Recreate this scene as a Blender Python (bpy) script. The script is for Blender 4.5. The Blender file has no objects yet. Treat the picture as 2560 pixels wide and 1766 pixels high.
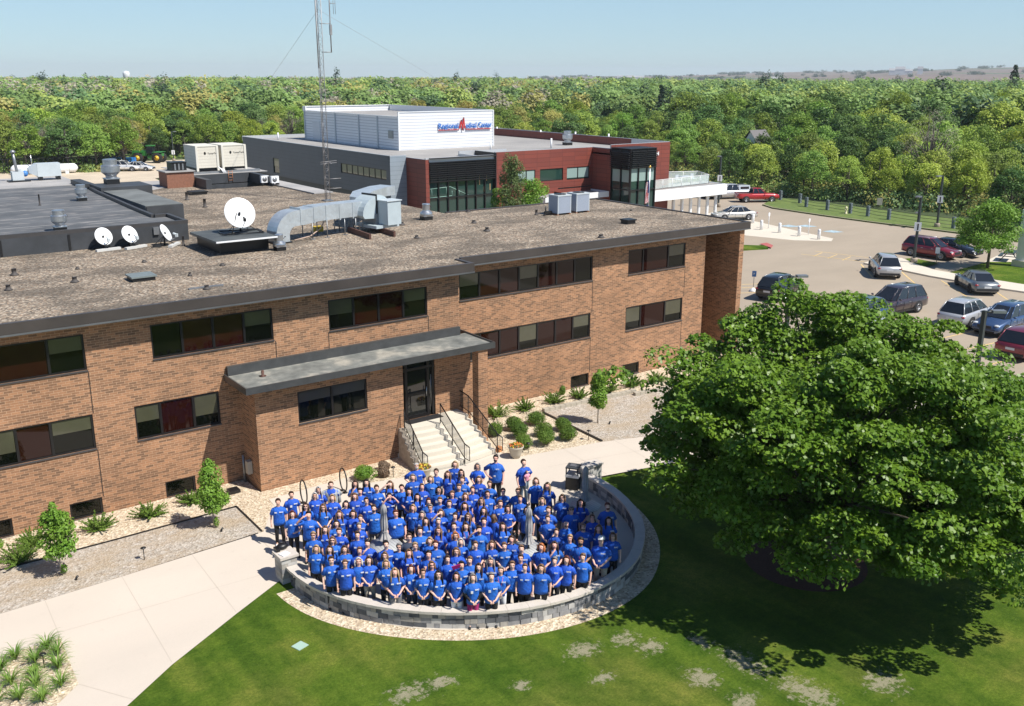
import bpy, bmesh, math, random
import numpy as np
from mathutils import Vector, Matrix, Euler
R_ = math.radians
random.seed(7)
SC = bpy.context.scene
COL = SC.collection

# ------------------------------------------------------------------ camera
F_, PI_, RO_, YA_, H_ = 2438.4248, 0.278046461, 0.00216, 0.633234865, 15.0
_fw = np.array([math.sin(YA_)*math.cos(PI_), math.cos(YA_)*math.cos(PI_), -math.sin(PI_)])
_r = np.array([math.cos(YA_), -math.sin(YA_), 0.0]); _u = np.cross(_r, _fw)
_c, _s = math.cos(RO_), math.sin(RO_)
_R = _c*_r+_s*_u; _U = -_s*_r+_c*_u; _O = np.array([0, 0, H_])
cam = bpy.data.cameras.new('camera'); camo = bpy.data.objects.new('camera', cam); COL.objects.link(camo)
cam.sensor_width = 36; cam.lens = F_/2560*36; cam.clip_start = 0.5; cam.clip_end = 30000
camo.matrix_world = Matrix(((_R[0], _U[0], -_fw[0], 0), (_R[1], _U[1], -_fw[1], 0), (_R[2], _U[2], -_fw[2], H_), (0, 0, 0, 1)))
SC.camera = camo
# ------------------------------------------------------------------ sky, sun, exposure
SUN_AZ, SUN_EL = -64.0, 53.0          # direction towards the sun
w = bpy.data.worlds.new('World'); SC.world = w; w.use_nodes = True
nt = w.node_tree; nt.nodes.clear()
sky = nt.nodes.new('ShaderNodeTexSky'); sky.sky_type = 'NISHITA'; sky.sun_disc = False
sky.sun_elevation = R_(SUN_EL); sky.sun_rotation = R_(90-SUN_AZ); sky.altitude = 200; sky.air_density = 1.0; sky.dust_density = 0.0; sky.ozone_density = 4.0
bg = nt.nodes.new('ShaderNodeBackground'); bg.inputs[1].default_value = 0.070
wo = nt.nodes.new('ShaderNodeOutputWorld'); tint = nt.nodes.new('ShaderNodeMix'); tint.data_type = 'RGBA'; tint.blend_type = 'MULTIPLY'; tint.inputs[0].default_value = 1; tint.inputs[7].default_value = (.88, 1.04, 1.2, 1); nt.links.new(sky.outputs[0], tint.inputs[6]); mix2 = nt.nodes.new('ShaderNodeMix'); mix2.data_type = 'RGBA'; mix2.inputs[7].default_value = (6.1, 8.6, 10.2, 1)
# low sky a paler haze blue, the zenith stays the deeper Nishita blue
gz_ = nt.nodes.new('ShaderNodeNewGeometry'); sz_ = nt.nodes.new('ShaderNodeSeparateXYZ'); nt.links.new(gz_.outputs['Incoming'], sz_.inputs[0])
mz_ = nt.nodes.new('ShaderNodeMapRange'); mz_.inputs[1].default_value = -.45; mz_.inputs[2].default_value = -.10; mz_.inputs[3].default_value = .0; mz_.inputs[4].default_value = .5; nt.links.new(sz_.outputs[2], mz_.inputs[0]); nt.links.new(mz_.outputs[0], mix2.inputs[0]); nt.links.new(tint.outputs[2], mix2.inputs[6]); nt.links.new(mix2.outputs[2], bg.inputs[0]); nt.links.new(bg.outputs[0], wo.inputs[0])
sl = bpy.data.lights.new('sun', 'SUN'); sl.energy = 5.0; sl.angle = R_(0.5); sl.color = (1.0, 0.95, 0.87)
so = bpy.data.objects.new('sun', sl); COL.objects.link(so)
sd = Vector((math.cos(R_(SUN_EL))*math.cos(R_(SUN_AZ)), math.cos(R_(SUN_EL))*math.sin(R_(SUN_AZ)), math.sin(R_(SUN_EL))))
so.rotation_euler = sd.to_track_quat('Z', 'Y').to_euler()
SC.view_settings.view_transform = 'Standard'; SC.view_settings.look = 'None'; SC.view_settings.exposure = 0.36; SC.view_settings.gamma = 1
SC.render.engine = 'CYCLES'; SC.cycles.max_bounces = 5; SC.cycles.volume_bounces = 0; SC.cycles.transparent_max_bounces = 6

# photo pixel (2560 wide) -> world point on a plane; used to place measured things
def ray(x, y): return _fw+_R*(x-1280)/F_-_U*(y-883)/F_
def atz(x, y, z=0.0):
    d = ray(x, y); t = (z-H_)/d[2]; return Vector(_O+t*d)
def aty(x, y, Y):
    d = ray(x, y); return Vector(_O+d*Y/d[1])
def atx(x, y, X):
    d = ray(x, y); return Vector(_O+d*X/d[0])

# ------------------------------------------------------------------ materials
MATS = {}
def _n(t, ty, **k):
    n = t.nodes.new(ty)
    for a, b in k.items():
        if hasattr(n, a): setattr(n, a, b)
    return n
def mat(name, col, rough=.7, metal=0.0, vary=0.0, scale=3.0, col2=None, bump=0.0, bscale=None, spec=None, rand=0.0, coat=0.0, trans=0.0, detail=4):
    """principled material; noise between col and col2 in world space, optional bump, per-object value variation"""
    if name in MATS: return MATS[name]
    m = bpy.data.materials.new(name); m.use_nodes = True; MATS[name] = m
    t = m.node_tree; b = t.nodes['Principled BSDF']
    b.inputs['Roughness'].default_value = rough; b.inputs['Metallic'].default_value = metal
    if spec is not None: b.inputs['Specular IOR Level'].default_value = spec
    if coat: b.inputs['Coat Weight'].default_value = coat; b.inputs['Coat Roughness'].default_value = .04
    if trans: b.inputs['Transmission Weight'].default_value = trans
    b.inputs['Base Color'].default_value = (*col, 1)
    src = None
    if vary or col2 is not None or bump:
        tc = _n(t, 'ShaderNodeNewGeometry')
        no = _n(t, 'ShaderNodeTexNoise'); no.inputs['Scale'].default_value = scale; no.inputs['Detail'].default_value = detail
        no.inputs['Roughness'].default_value = .65
        t.links.new(tc.outputs['Position'], no.inputs['Vector'])
    if vary or col2 is not None:
        c2 = col2 if col2 is not None else tuple(c*(1-vary) for c in col)
        c1 = col if col2 is not None else tuple(min(1, c*(1+vary)) for c in col)
        cr = _n(t, 'ShaderNodeValToRGB'); cr.color_ramp.elements[0].position = .32; cr.color_ramp.elements[1].position = .68
        cr.color_ramp.elements[0].color = (*c2, 1); cr.color_ramp.elements[1].color = (*c1, 1)
        t.links.new(no.outputs['Fac'], cr.inputs[0]); src = cr.outputs[0]
    if rand:
        oi = _n(t, 'ShaderNodeObjectInfo'); hs = _n(t, 'ShaderNodeHueSaturation')
        mr = _n(t, 'ShaderNodeMapRange'); mr.inputs[3].default_value = 1-rand; mr.inputs[4].default_value = 1+rand
        t.links.new(oi.outputs['Random'], mr.inputs[0]); t.links.new(mr.outputs[0], hs.inputs['Value'])
        mr2 = _n(t, 'ShaderNodeMapRange'); mr2.inputs[3].default_value = .5+rand*.06; mr2.inputs[4].default_value = .5-rand*.06
        mu = _n(t, 'ShaderNodeMath', operation='MULTIPLY'); mu.inputs[1].default_value = 7.31
        fr = _n(t, 'ShaderNodeMath', operation='FRACT'); t.links.new(oi.outputs['Random'], mu.inputs[0]); t.links.new(mu.outputs[0], fr.inputs[0])
        t.links.new(fr.outputs[0], mr2.inputs[0]); t.links.new(mr2.outputs[0], hs.inputs['Hue'])
        if src: t.links.new(src, hs.inputs['Color'])
        else: hs.inputs['Color'].default_value = (*col, 1)
        src = hs.outputs[0]
    if src: t.links.new(src, b.inputs['Base Color'])
    if bump:
        n2 = _n(t, 'ShaderNodeTexNoise'); n2.inputs['Scale'].default_value = bscale or scale*6; n2.inputs['Detail'].default_value = 3
        t.links.new(tc.outputs['Position'], n2.inputs['Vector'])
        bp = _n(t, 'ShaderNodeBump'); bp.inputs['Strength'].default_value = bump; bp.inputs['Distance'].default_value = .03
        t.links.new(n2.outputs['Fac'], bp.inputs['Height']); t.links.new(bp.outputs[0], b.inputs['Normal'])
    return m
def ramp(t, src, stops):
    cr = _n(t, 'ShaderNodeValToRGB'); e = cr.color_ramp.elements
    e[0].position, e[0].color = stops[0][0], (*stops[0][1], 1)
    e[1].position, e[1].color = stops[-1][0], (*stops[-1][1], 1)
    for p, c in stops[1:-1]:
        k = e.new(p); k.color = (*c, 1)
    t.links.new(src, cr.inputs[0]); return cr.outputs[0]
def newmat(name, rough=.9):
    m = bpy.data.materials.new(name); m.use_nodes = True; MATS[name] = m
    t = m.node_tree; b = t.nodes['Principled BSDF']; b.inputs['Roughness'].default_value = rough
    g = _n(t, 'ShaderNodeNewGeometry'); return m, t, b, g.outputs['Position']
def noise(t, pos, scale, detail=4, rough=.6, stretch=None):
    n = _n(t, 'ShaderNodeTexNoise'); n.inputs['Scale'].default_value = scale; n.inputs['Detail'].default_value = detail; n.inputs['Roughness'].default_value = rough
    if stretch:
        mp = _n(t, 'ShaderNodeMapping'); mp.inputs['Scale'].default_value = stretch[0:3]
        if len(stretch) > 3: mp.inputs['Rotation'].default_value = (0, 0, stretch[3])
        t.links.new(pos, mp.inputs['Vector']); pos = mp.outputs[0]
    t.links.new(pos, n.inputs['Vector']); return n.outputs['Fac']
def mixc(t, fac, a, b, mode='MIX'):
    m = _n(t, 'ShaderNodeMix', data_type='RGBA', blend_type=mode)
    if isinstance(fac, float): m.inputs[0].default_value = fac
    else: t.links.new(fac, m.inputs[0])
    for s, i in ((a, 6), (b, 7)):
        if isinstance(s, tuple): m.inputs[i].default_value = (*s, 1)
        else: t.links.new(s, m.inputs[i])
    return m.outputs[2]
def bumpit(t, b, src, strength=.5, dist=.02):
    bp = _n(t, 'ShaderNodeBump'); bp.inputs['Strength'].default_value = strength; bp.inputs['Distance'].default_value = dist
    t.links.new(src, bp.inputs['Height']); t.links.new(bp.outputs[0], b.inputs['Normal'])

def brick_mat():
    m, t, b, pos = newmat('brick', .9)
    sx = _n(t, 'ShaderNodeSeparateXYZ'); t.links.new(pos, sx.inputs[0])
    ad = _n(t, 'ShaderNodeMath', operation='ADD'); t.links.new(sx.outputs[0], ad.inputs[0]); t.links.new(sx.outputs[1], ad.inputs[1])
    cb = _n(t, 'ShaderNodeCombineXYZ'); t.links.new(ad.outputs[0], cb.inputs[0]); t.links.new(sx.outputs[2], cb.inputs[1])
    br = _n(t, 'ShaderNodeTexBrick'); br.offset = .5; br.inputs['Scale'].default_value = 1
    br.inputs['Brick Width'].default_value = .27; br.inputs['Row Height'].default_value = .084; br.inputs['Mortar Size'].default_value = .0065
    br.inputs['Mortar Smooth'].default_value = .3; br.inputs['Bias'].default_value = -.05
    br.inputs['Color1'].default_value = (.39, .21, .118, 1); br.inputs['Color2'].default_value = (.165, .10, .065, 1); br.inputs['Mortar'].default_value = (.48, .33, .22, 1)
    t.links.new(cb.outputs[0], br.inputs['Vector'])
    n1 = noise(t, pos, .45, 3); n2 = noise(t, pos, 9, 2)
    c = mixc(t, .9, br.outputs['Color'], ramp(t, n1, [(.3, (.86, .84, .82)), (.7, (1.12, 1.1, 1.08))]), 'MULTIPLY')
    c = mixc(t, .6, c, ramp(t, n2, [(.3, (.8, .8, .8)), (.7, (1.15, 1.13, 1.1))]), 'MULTIPLY')
    t.links.new(c, b.inputs['Base Color']); bumpit(t, b, br.outputs['Fac'], -.25, .01)
    b.inputs['Specular IOR Level'].default_value = .2
    return m
def pebble_mat(name, cols, scale, patch=None, patchscale=.35, bumps=.6, rough=.95):
    m, t, b, pos = newmat(name, rough)
    v = _n(t, 'ShaderNodeTexVoronoi'); v.inputs['Scale'].default_value = scale; t.links.new(pos, v.inputs['Vector'])
    sp = _n(t, 'ShaderNodeSeparateColor'); t.links.new(v.outputs['Color'], sp.inputs[0])
    c = ramp(t, sp.outputs[0], [(i/(len(cols)-1), cc) for i, cc in enumerate(cols)])
    n0 = noise(t, pos, scale*.35, 2)
    c = mixc(t, .7, c, ramp(t, n0, [(.3, (.75, .75, .75)), (.7, (1.2, 1.2, 1.2))]), 'MULTIPLY')
    if patch:
        n1 = noise(t, pos, patchscale, 5, .62, stretch=(1, 1.7, 1))
        c = mixc(t, ramp(t, n1, [(.44, (0, 0, 0)), (.60, (1, 1, 1))]), c, mixc(t, .62, c, patch, 'MIX'), 'MIX')
    t.links.new(c, b.inputs['Base Color']); bumpit(t, b, v.outputs['Distance'], bumps, .03)
    b.inputs['Specular IOR Level'].default_value = .15
    return m
def lawn_mat():
    m, t, b, pos = newmat('lawn_grass', .95)
    n1 = noise(t, pos, .35, 5, .6); n2 = noise(t, pos, 14, 4, .7); n3 = noise(t, pos, 60, 2); n5 = noise(t, pos, 3.3, 5, .7)
    c = ramp(t, n1, [(.3, (.055, .120, .012)), (.5, (.10, .165, .020)), (.72, (.19, .215, .045))])
    st = noise(t, pos, 1.0, 2, .5, stretch=(1.1, .12, 1, R_(18)))
    c = mixc(t, .75, c, ramp(t, st, [(.4, (.72, .80, .7)), (.6, (1.28, 1.2, 1.15))]), 'MULTIPLY')
    c = mixc(t, .9, c, ramp(t, n2, [(.3, (.6, .65, .6)), (.7, (1.35, 1.3, 1.3))]), 'MULTIPLY')
    c = mixc(t, .7, c, ramp(t, n3, [(.3, (.55, .6, .55)), (.7, (1.4, 1.35, 1.3))]), 'MULTIPLY')
    c = mixc(t, .8, c, ramp(t, n5, [(.32, (.62, .74, .6)), (.68, (1.35, 1.22, 1.3))]), 'MULTIPLY')
    # bare sandy patches worn into the turf: near (18.6,14) and small ones around
    def blob(cx, cy, rx, ry, ang=0):
        mp = _n(t, 'ShaderNodeMapping'); mp.vector_type = 'TEXTURE'; mp.inputs['Location'].default_value = (cx, cy, 0); mp.inputs['Scale'].default_value = (rx, ry, 1000); mp.inputs['Rotation'].default_value = (0, 0, ang)
        t.links.new(pos, mp.inputs['Vector']); g = _n(t, 'ShaderNodeTexGradient', gradient_type='SPHERICAL'); t.links.new(mp.outputs[0], g.inputs[0]); return g.outputs['Fac']
    tot = None
    for a in [(18.4, 14.6, .75, 1.6, .0), (18.7, 12.8, .9, 1.6, .1), (18.2, 16.0, .45, .7, 0), (15.3, 17.6, 1.0, .7, 0), (16.6, 17.3, .8, .6, 0), (16.9, 16.6, .8, .6, 0), (14.9, 16.3, .7, .4, 0), (17.0, 14.8, .8, .9, 0), (17.1, 13.5, .9, .6, 0), (10.5, 18.7, 1.0, .7, 0), (11.4, 18.6, .8, .6, 0), (10.1, 17.5, .7, .7, 0), (13.0, 17.3, .5, .4, 0), (20.6, 11.9, 1.0, .9, 0)]:
        f = blob(*a)
        if tot is None: tot = f
        else:
            mx = _n(t, 'ShaderNodeMath', operation='MAXIMUM'); t.links.new(tot, mx.inputs[0]); t.links.new(f, mx.inputs[1]); tot = mx.outputs[0]
    nn = noise(t, pos, 5.0, 7, .78)
    ad = _n(t, 'ShaderNodeMath', operation='MULTIPLY_ADD'); t.links.new(tot, ad.inputs[0]); ad.inputs[1].default_value = .55; 
    sub = _n(t, 'ShaderNodeMath', operation='MULTIPLY_ADD'); t.links.new(nn, sub.inputs[0]); sub.inputs[1].default_value = 1.9; sub.inputs[2].default_value = -.95
    t.links.new(sub.outputs[0], ad.inputs[2])
    mask = ramp(t, ad.outputs[0], [(.28, (0, 0, 0)), (.46, (.92, .92, .92))])
    n4 = noise(t, pos, 30, 3)
    c = mixc(t, mask, c, ramp(t, n4, [(.3, (.28, .26, .16)), (.7, (.47, .43, .30))]))
    t.links.new(c, b.inputs['Base Color']); bumpit(t, b, n3, .9, .05)
    b.inputs['Specular IOR Level'].default_value = .1
    return m
def conc_mat(name, c1, c2, stain=(.30, .27, .23)):
    m, t, b, pos = newmat(name, .85)
    n1 = noise(t, pos, .25, 5, .6, stretch=(.6, 1.2, 1, .3)); n2 = noise(t, pos, 2.5, 5, .7); n3 = noise(t, pos, 45, 2)
    c = ramp(t, n1, [(.3, c2), (.7, c1)])
    c = mixc(t, ramp(t, n2, [(.62, (0, 0, 0)), (.85, (.5, .5, .5))]), c, stain)
    c = mixc(t, .5, c, ramp(t, n3, [(.3, (.93, .93, .93)), (.7, (1.05, 1.05, 1.05))]), 'MULTIPLY')
    t.links.new(c, b.inputs['Base Color']); b.inputs['Specular IOR Level'].default_value = .2
    return m
def stripes_mat(name, col, dark, period, width=.12, axis=2, rough=.5, metal=0.0, vary=.06):
    m, t, b, pos = newmat(name, rough); b.inputs['Metallic'].default_value = metal
    sx = _n(t, 'ShaderNodeSeparateXYZ'); t.links.new(pos, sx.inputs[0])
    d = _n(t, 'ShaderNodeMath', operation='DIVIDE'); t.links.new(sx.outputs[axis], d.inputs[0]); d.inputs[1].default_value = period
    f = _n(t, 'ShaderNodeMath', operation='FRACT'); t.links.new(d.outputs[0], f.inputs[0])
    l = _n(t, 'ShaderNodeMath', operation='LESS_THAN'); t.links.new(f.outputs[0], l.inputs[0]); l.inputs[1].default_value = width
    n1 = noise(t, pos, .8, 3)
    c = mixc(t, l.outputs[0], ramp(t, n1, [(.3, tuple(x*(1-vary) for x in col)), (.7, tuple(x*(1+vary) for x in col))]), dark)
    t.links.new(c, b.inputs['Base Color']); return m
def leaf_mat(name, c1, c2, rand=0.0, attr=False, rough=.55):
    m, t, b, pos = newmat(name, rough)
    if attr:
        a = _n(t, 'ShaderNodeAttribute'); a.attribute_name = 'tint'; n1 = noise(t, pos, .9, 3)
        c = mixc(t, 1.0, a.outputs['Color'], ramp(t, n1, [(.3, (.75, .75, .75)), (.7, (1.25, 1.25, 1.25))]), 'MULTIPLY')
    else:
        n1 = noise(t, pos, 1.1, 3); n2 = noise(t, pos, 11, 2)
        c = ramp(t, n1, [(.3, c1), (.7, c2)])
        c = mixc(t, .8, c, ramp(t, n2, [(.3, (.7, .7, .7)), (.7, (1.3, 1.3, 1.3))]), 'MULTIPLY')
    if rand:
        oi = _n(t, 'ShaderNodeObjectInfo'); hs = _n(t, 'ShaderNodeHueSaturation')
        mr = _n(t, 'ShaderNodeMapRange'); mr.inputs[3].default_value = 1-rand; mr.inputs[4].default_value = 1+rand
        t.links.new(oi.outputs['Random'], mr.inputs[0]); t.links.new(mr.outputs[0], hs.inputs['Value'])
        mu = _n(t, 'ShaderNodeMath', operation='MULTIPLY'); mu.inputs[1].default_value = 7.31
        fr = _n(t, 'ShaderNodeMath', operation='FRACT'); t.links.new(oi.outputs['Random'], mu.inputs[0]); t.links.new(mu.outputs[0], fr.inputs[0])
        mr2 = _n(t, 'ShaderNodeMapRange'); mr2.inputs[3].default_value = .5-rand*.09; mr2.inputs[4].default_value = .5+rand*.05
        t.links.new(fr.outputs[0], mr2.inputs[0]); t.links.new(mr2.outputs[0], hs.inputs['Hue']); t.links.new(c, hs.inputs['Color']); c = hs.outputs[0]
    t.links.new(c, b.inputs['Base Color']); b.inputs['Specular IOR Level'].default_value = .35
    # thin leaves let part of the light through
    tr = _n(t, 'ShaderNodeBsdfTranslucent'); t.links.new(c, tr.inputs[0]); mx = _n(t, 'ShaderNodeMixShader'); mx.inputs[0].default_value = .30
    out = t.nodes['Material Output']; t.links.new(b.outputs[0], mx.inputs[1]); t.links.new(tr.outputs[0], mx.inputs[2]); t.links.new(mx.outputs[0], out.inputs[0])
    return m

# ------------------------------------------------------------------ object helpers
def tag(o, label=None, cat=None, group=None, kind=None):
    if label: o['label'] = label
    if cat: o['category'] = cat
    if group: o['group'] = group
    if kind: o['kind'] = kind
    return o
def thing(name, label, cat, loc=(0, 0, 0), rz=0.0, group=None):
    o = bpy.data.objects.new(name, None); COL.objects.link(o); o.location = loc; o.rotation_euler = (0, 0, rz)
    o.empty_display_size = .3
    return tag(o, label, cat, group)
class MB:
    """collects geometry for ONE mesh object"""
    def __init__(s): s.v = []; s.f = []; s.mi = []; s.sm = []; s.m = 0
    def add(s, vs, fs, smooth=False):
        b = len(s.v); s.v += [tuple(p) for p in vs]; s.f += [tuple(i+b for i in f) for f in fs]; s.mi += [s.m]*len(fs); s.sm += [smooth]*len(fs); return s
    def box(s, x0, x1, y0, y1, z0, z1, rz=0, c=None):
        P = [(x0, y0, z0), (x1, y0, z0), (x1, y1, z0), (x0, y1, z0), (x0, y0, z1), (x1, y0, z1), (x1, y1, z1), (x0, y1, z1)]
        if rz:
            cx, cy = c if c else ((x0+x1)/2, (y0+y1)/2); ca, sa = math.cos(rz), math.sin(rz)
            P = [(cx+(x-cx)*ca-(y-cy)*sa, cy+(x-cx)*sa+(y-cy)*ca, z) for x, y, z in P]
        return s.add(P, [(0, 3, 2, 1), (4, 5, 6, 7), (0, 1, 5, 4), (1, 2, 6, 5), (2, 3, 7, 6), (3, 0, 4, 7)])
    def prism(s, pts, z0, z1):
        n = len(pts); P = [(x, y, z0) for x, y in pts]+[(x, y, z1) for x, y in pts]
        return s.add(P, [tuple(range(n-1, -1, -1)), tuple(range(n, 2*n))]+[(i, (i+1) % n, n+(i+1) % n, n+i) for i in range(n)])
    def quad(s, a, b, c, d): return s.add([a, b, c, d], [(0, 1, 2, 3)])
    def tube(s, pts, r, n=8, closed=False, cap=True):
        pts = [Vector(p) for p in pts]; N = len(pts); rr = r if isinstance(r, (list, tuple)) else [r]*N
        vs = []; up = None
        for i, p in enumerate(pts):
            a = pts[(i+1) % N] if (closed or i < N-1) else p; b = pts[i-1] if (closed or i > 0) else p
            d = (a-b).normalized()
            if up is None: up = Vector((0, 0, 1)) if abs(d.z) < .9 else Vector((1, 0, 0))
            x = d.cross(up)
            if x.length < 1e-4: x = d.cross(Vector((0, 1, .01)))
            x.normalize(); y = x.cross(d).normalized(); up = y
            for k in range(n):
                t_ = 2*math.pi*k/n; vs.append(p+(x*math.cos(t_)+y*math.sin(t_))*rr[i])
        fs = []
        for i in range(N if closed else N-1):
            j = (i+1) % N
            for k in range(n): fs.append((i*n+k, i*n+(k+1) % n, j*n+(k+1) % n, j*n+k))
        if cap and not closed: fs += [tuple(range(n-1, -1, -1)), tuple((N-1)*n+k for k in range(n))]
        return s.add(vs, fs, True)
    def lathe(s, prof, c=(0, 0, 0), n=20, cap=True, smooth=True):
        vs = []; 
        for r, z in prof:
            for k in range(n): a = 2*math.pi*k/n; vs.append((c[0]+r*math.cos(a), c[1]+r*math.sin(a), c[2]+z))
        fs = [(i*n+k, i*n+(k+1) % n, (i+1)*n+(k+1) % n, (i+1)*n+k) for i in range(len(prof)-1) for k in range(n)]
        if cap: fs += [tuple(range(n-1, -1, -1)), tuple((len(prof)-1)*n+k for k in range(n))]
        return s.add(vs, fs, smooth)
    def ball(s, c, r, nu=10, nv=7):
        rx, ry, rz = r if isinstance(r, (tuple, list)) else (r, r, r)
        vs = [(c[0], c[1], c[2]-rz)]
        for i in range(1, nv):
            p = -math.pi/2+math.pi*i/nv
            for k in range(nu): a = 2*math.pi*k/nu; vs.append((c[0]+rx*math.cos(p)*math.cos(a), c[1]+ry*math.cos(p)*math.sin(a), c[2]+rz*math.sin(p)))
        vs.append((c[0], c[1], c[2]+rz)); L = len(vs)-1
        fs = [(0, 1+(k+1) % nu, 1+k) for k in range(nu)]
        for i in range(nv-2):
            for k in range(nu): a = 1+i*nu; fs.append((a+k, a+(k+1) % nu, a+nu+(k+1) % nu, a+nu+k))
        a = 1+(nv-2)*nu; fs += [(a+k, a+(k+1) % nu, L) for k in range(nu)]
        return s.add(vs, fs, True)
    def xf(s, M):
        s.v = [tuple(M @ Vector(p)) for p in s.v]; return s
    def mesh(s, name, mats):
        me = bpy.data.meshes.new(name); me.from_pydata(s.v, [], s.f)
        for m in (mats if isinstance(mats, (list, tuple)) else [mats]): me.materials.append(m)
        me.polygons.foreach_set('material_index', s.mi); me.polygons.foreach_set('use_smooth', s.sm); me.update(); return me
    def build(s, name, mats, parent=None, recalc=False):
        me = s.mesh(name, mats)
        if recalc:
            bm = bmesh.new(); bm.from_mesh(me); bmesh.ops.recalc_face_normals(bm, faces=bm.faces); bm.to_mesh(me); bm.free()
        o = bpy.data.objects.new(name, me); COL.objects.link(o)
        if parent: o.parent = parent
        return o
def copy_tree(o, parent=None):
    c = o.copy(); COL.objects.link(c)
    if parent: c.parent = parent
    for ch in o.children: copy_tree(ch, c)
    return c
def struct(name, mb, m): return tag(mb.build(name, m), kind='structure')
def sheet(name, pts, z, m):
    """flat sheet, normal up"""
    a = sum(pts[i][0]*pts[(i+1) % len(pts)][1]-pts[(i+1) % len(pts)][0]*pts[i][1] for i in range(len(pts)))
    if a < 0: pts = pts[::-1]
    from mathutils.geometry import tessellate_polygon
    V = [Vector((x, y, z)) for x, y in pts]; T = [t[::-1] if (V[t[1]]-V[t[0]]).cross(V[t[2]]-V[t[0]]).z < 0 else t for t in tessellate_polygon([V])]
    me = bpy.data.meshes.new(name); me.from_pydata([v[:] for v in V], [], T); me.materials.append(m)
    o = bpy.data.objects.new(name, me); COL.objects.link(o); return tag(o, kind='structure')
def leafmesh(name, P, N, size, mats, tint=None, mi=None, asp=.7, rng=None, jit=.5):
    """numpy cloud of leaf quads. P centres, N rough normals"""
    n = len(P); rng = rng or np.random.default_rng(3)
    N = N+rng.normal(0, jit, (n, 3)); N /= np.linalg.norm(N, axis=1)[:, None]+1e-9
    T = np.cross(N, rng.normal(0, 1, (n, 3))); T /= np.linalg.norm(T, axis=1)[:, None]+1e-9; B = np.cross(N, T)
    s = size*rng.uniform(.7, 1.3, n)[:, None] if np.isscalar(size) else size[:, None]
    # kite-shaped leaf, slightly folded
    v = np.stack([P-T*s*.55, P-B*s*asp*.45-N*s*.08, P+T*s*.6, P+B*s*asp*.45-N*s*.08], 1).reshape(-1, 3)
    me = bpy.data.meshes.new(name); me.vertices.add(4*n); me.vertices.foreach_set('co', v.astype(np.float32).ravel())
    me.loops.add(4*n); me.loops.foreach_set('vertex_index', np.arange(4*n, dtype=np.int32))
    me.polygons.add(n); me.polygons.foreach_set('loop_start', np.arange(0, 4*n, 4, dtype=np.int32)); 
    for m in (mats if isinstance(mats, (list, tuple)) else [mats]): me.materials.append(m)
    if mi is not None: me.polygons.foreach_set('material_index', mi.astype(np.int32))
    if tint is not None:
        a = me.color_attributes.new('tint', 'FLOAT_COLOR', 'CORNER'); c = np.concatenate([np.repeat(tint, 4, 0), np.ones((4*n, 1))], 1); a.data.foreach_set('color', c.astype(np.float32).ravel())
    me.update(calc_edges=True); return me
def mkobj(name, me, parent=None):
    o = bpy.data.objects.new(name, me); COL.objects.link(o)
    if parent: o.parent = parent
    return o
FONT = {}
def text_mesh(txt, size, extrude, m, bold=0.0, shear=0.0):
    cu = bpy.data.curves.new('lettering', 'FONT'); cu.body = txt; cu.size = size; cu.extrude = extrude; cu.offset = bold; cu.shear = shear; cu.resolution_u = 2
    o = bpy.data.objects.new('lettering_source', cu); COL.objects.link(o)
    dg = bpy.context.evaluated_depsgraph_get(); dg.update(); me = bpy.data.meshes.new_from_object(o.evaluated_get(dg)); me.materials.clear(); me.materials.append(m)
    bpy.data.objects.remove(o); return me
def text(name, txt, size, loc, rot, m, parent, extrude=.01, bold=0.0, shear=0.0, sx=1.0):
    me = text_mesh(txt, size, extrude, m, bold, shear); o = mkobj(name, me, parent); o.location = loc; o.rotation_euler = rot; o.scale = (sx, 1, 1); return o
# ================================================================== materials used by the place
BR = brick_mat()
M_roofgrav = pebble_mat('roof_gravel', [(.075, .062, .05), (.21, .17, .13), (.35, .285, .215), (.13, .11, .09), (.56, .48, .38), (.30, .205, .135), (.21, .195, .17)], 14, patch=(.085, .074, .062), patchscale=.30)
M_rock = pebble_mat('river_rock', [(.42, .33, .22), (.68, .57, .42), (.52, .42, .30), (.76, .67, .52), (.36, .26, .17), (.64, .54, .41)], 15, bumps=1.0)
M_mulch = pebble_mat('grey_mulch', [(.30, .25, .20), (.48, .43, .365), (.38, .33, .27), (.56, .51, .45), (.35, .28, .21)], 15, patch=(.40, .31, .21), patchscale=.6, bumps=1.0)
M_lawn = lawn_mat()
M_path = conc_mat('pale_concrete', (.62, .545, .46), (.56, .495, .42), (.40, .35, .29))
M_patio = conc_mat('patio_concrete', (.60, .535, .45), (.54, .48, .40), (.42, .37, .30))
M_lot = conc_mat('lot_concrete', (.39, .325, .25), (.34, .285, .22), (.245, .205, .16))
M_white_conc = conc_mat('white_concrete', (.66, .60, .50), (.60, .54, .45), (.5, .45, .38))
M_stair = conc_mat('stair_concrete', (.66, .61, .52), (.56, .52, .44), (.42, .38, .32))
M_bronze = mat('bronze_fascia', (.055, .046, .042), .45, vary=.15, scale=.8)
M_greymetal = mat('grey_drip_edge', (.13, .135, .14), .4, metal=.3, vary=.2, scale=.7)
M_black = mat('black_metal', (.012, .012, .013), .4)
M_joint = mat('dark_joint', (.03, .022, .018), .9)
M_frame = mat('dark_window_frame', (.018, .017, .018), .35, metal=.3)
M_sill = mat('window_sill_grey', (.09, .09, .095), .4, metal=.4)
M_gbrown = mat('bronze_glass', (.018, .0045, .003), .03, spec=.36)
M_ggreen = mat('green_black_glass', (.003, .004, .0025), .03, spec=.34)
M_blind = mat('drawn_blind', (.062, .062, .038), .2, coat=.6, vary=.08, scale=2)
M_membrane = mat('black_membrane', (.035, .038, .042), .55, col2=(.055, .060, .068), scale=.9)
M_galv = mat('galvanised_steel', (.52, .54, .56), .32, metal=.85, vary=.12, scale=3)
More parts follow.
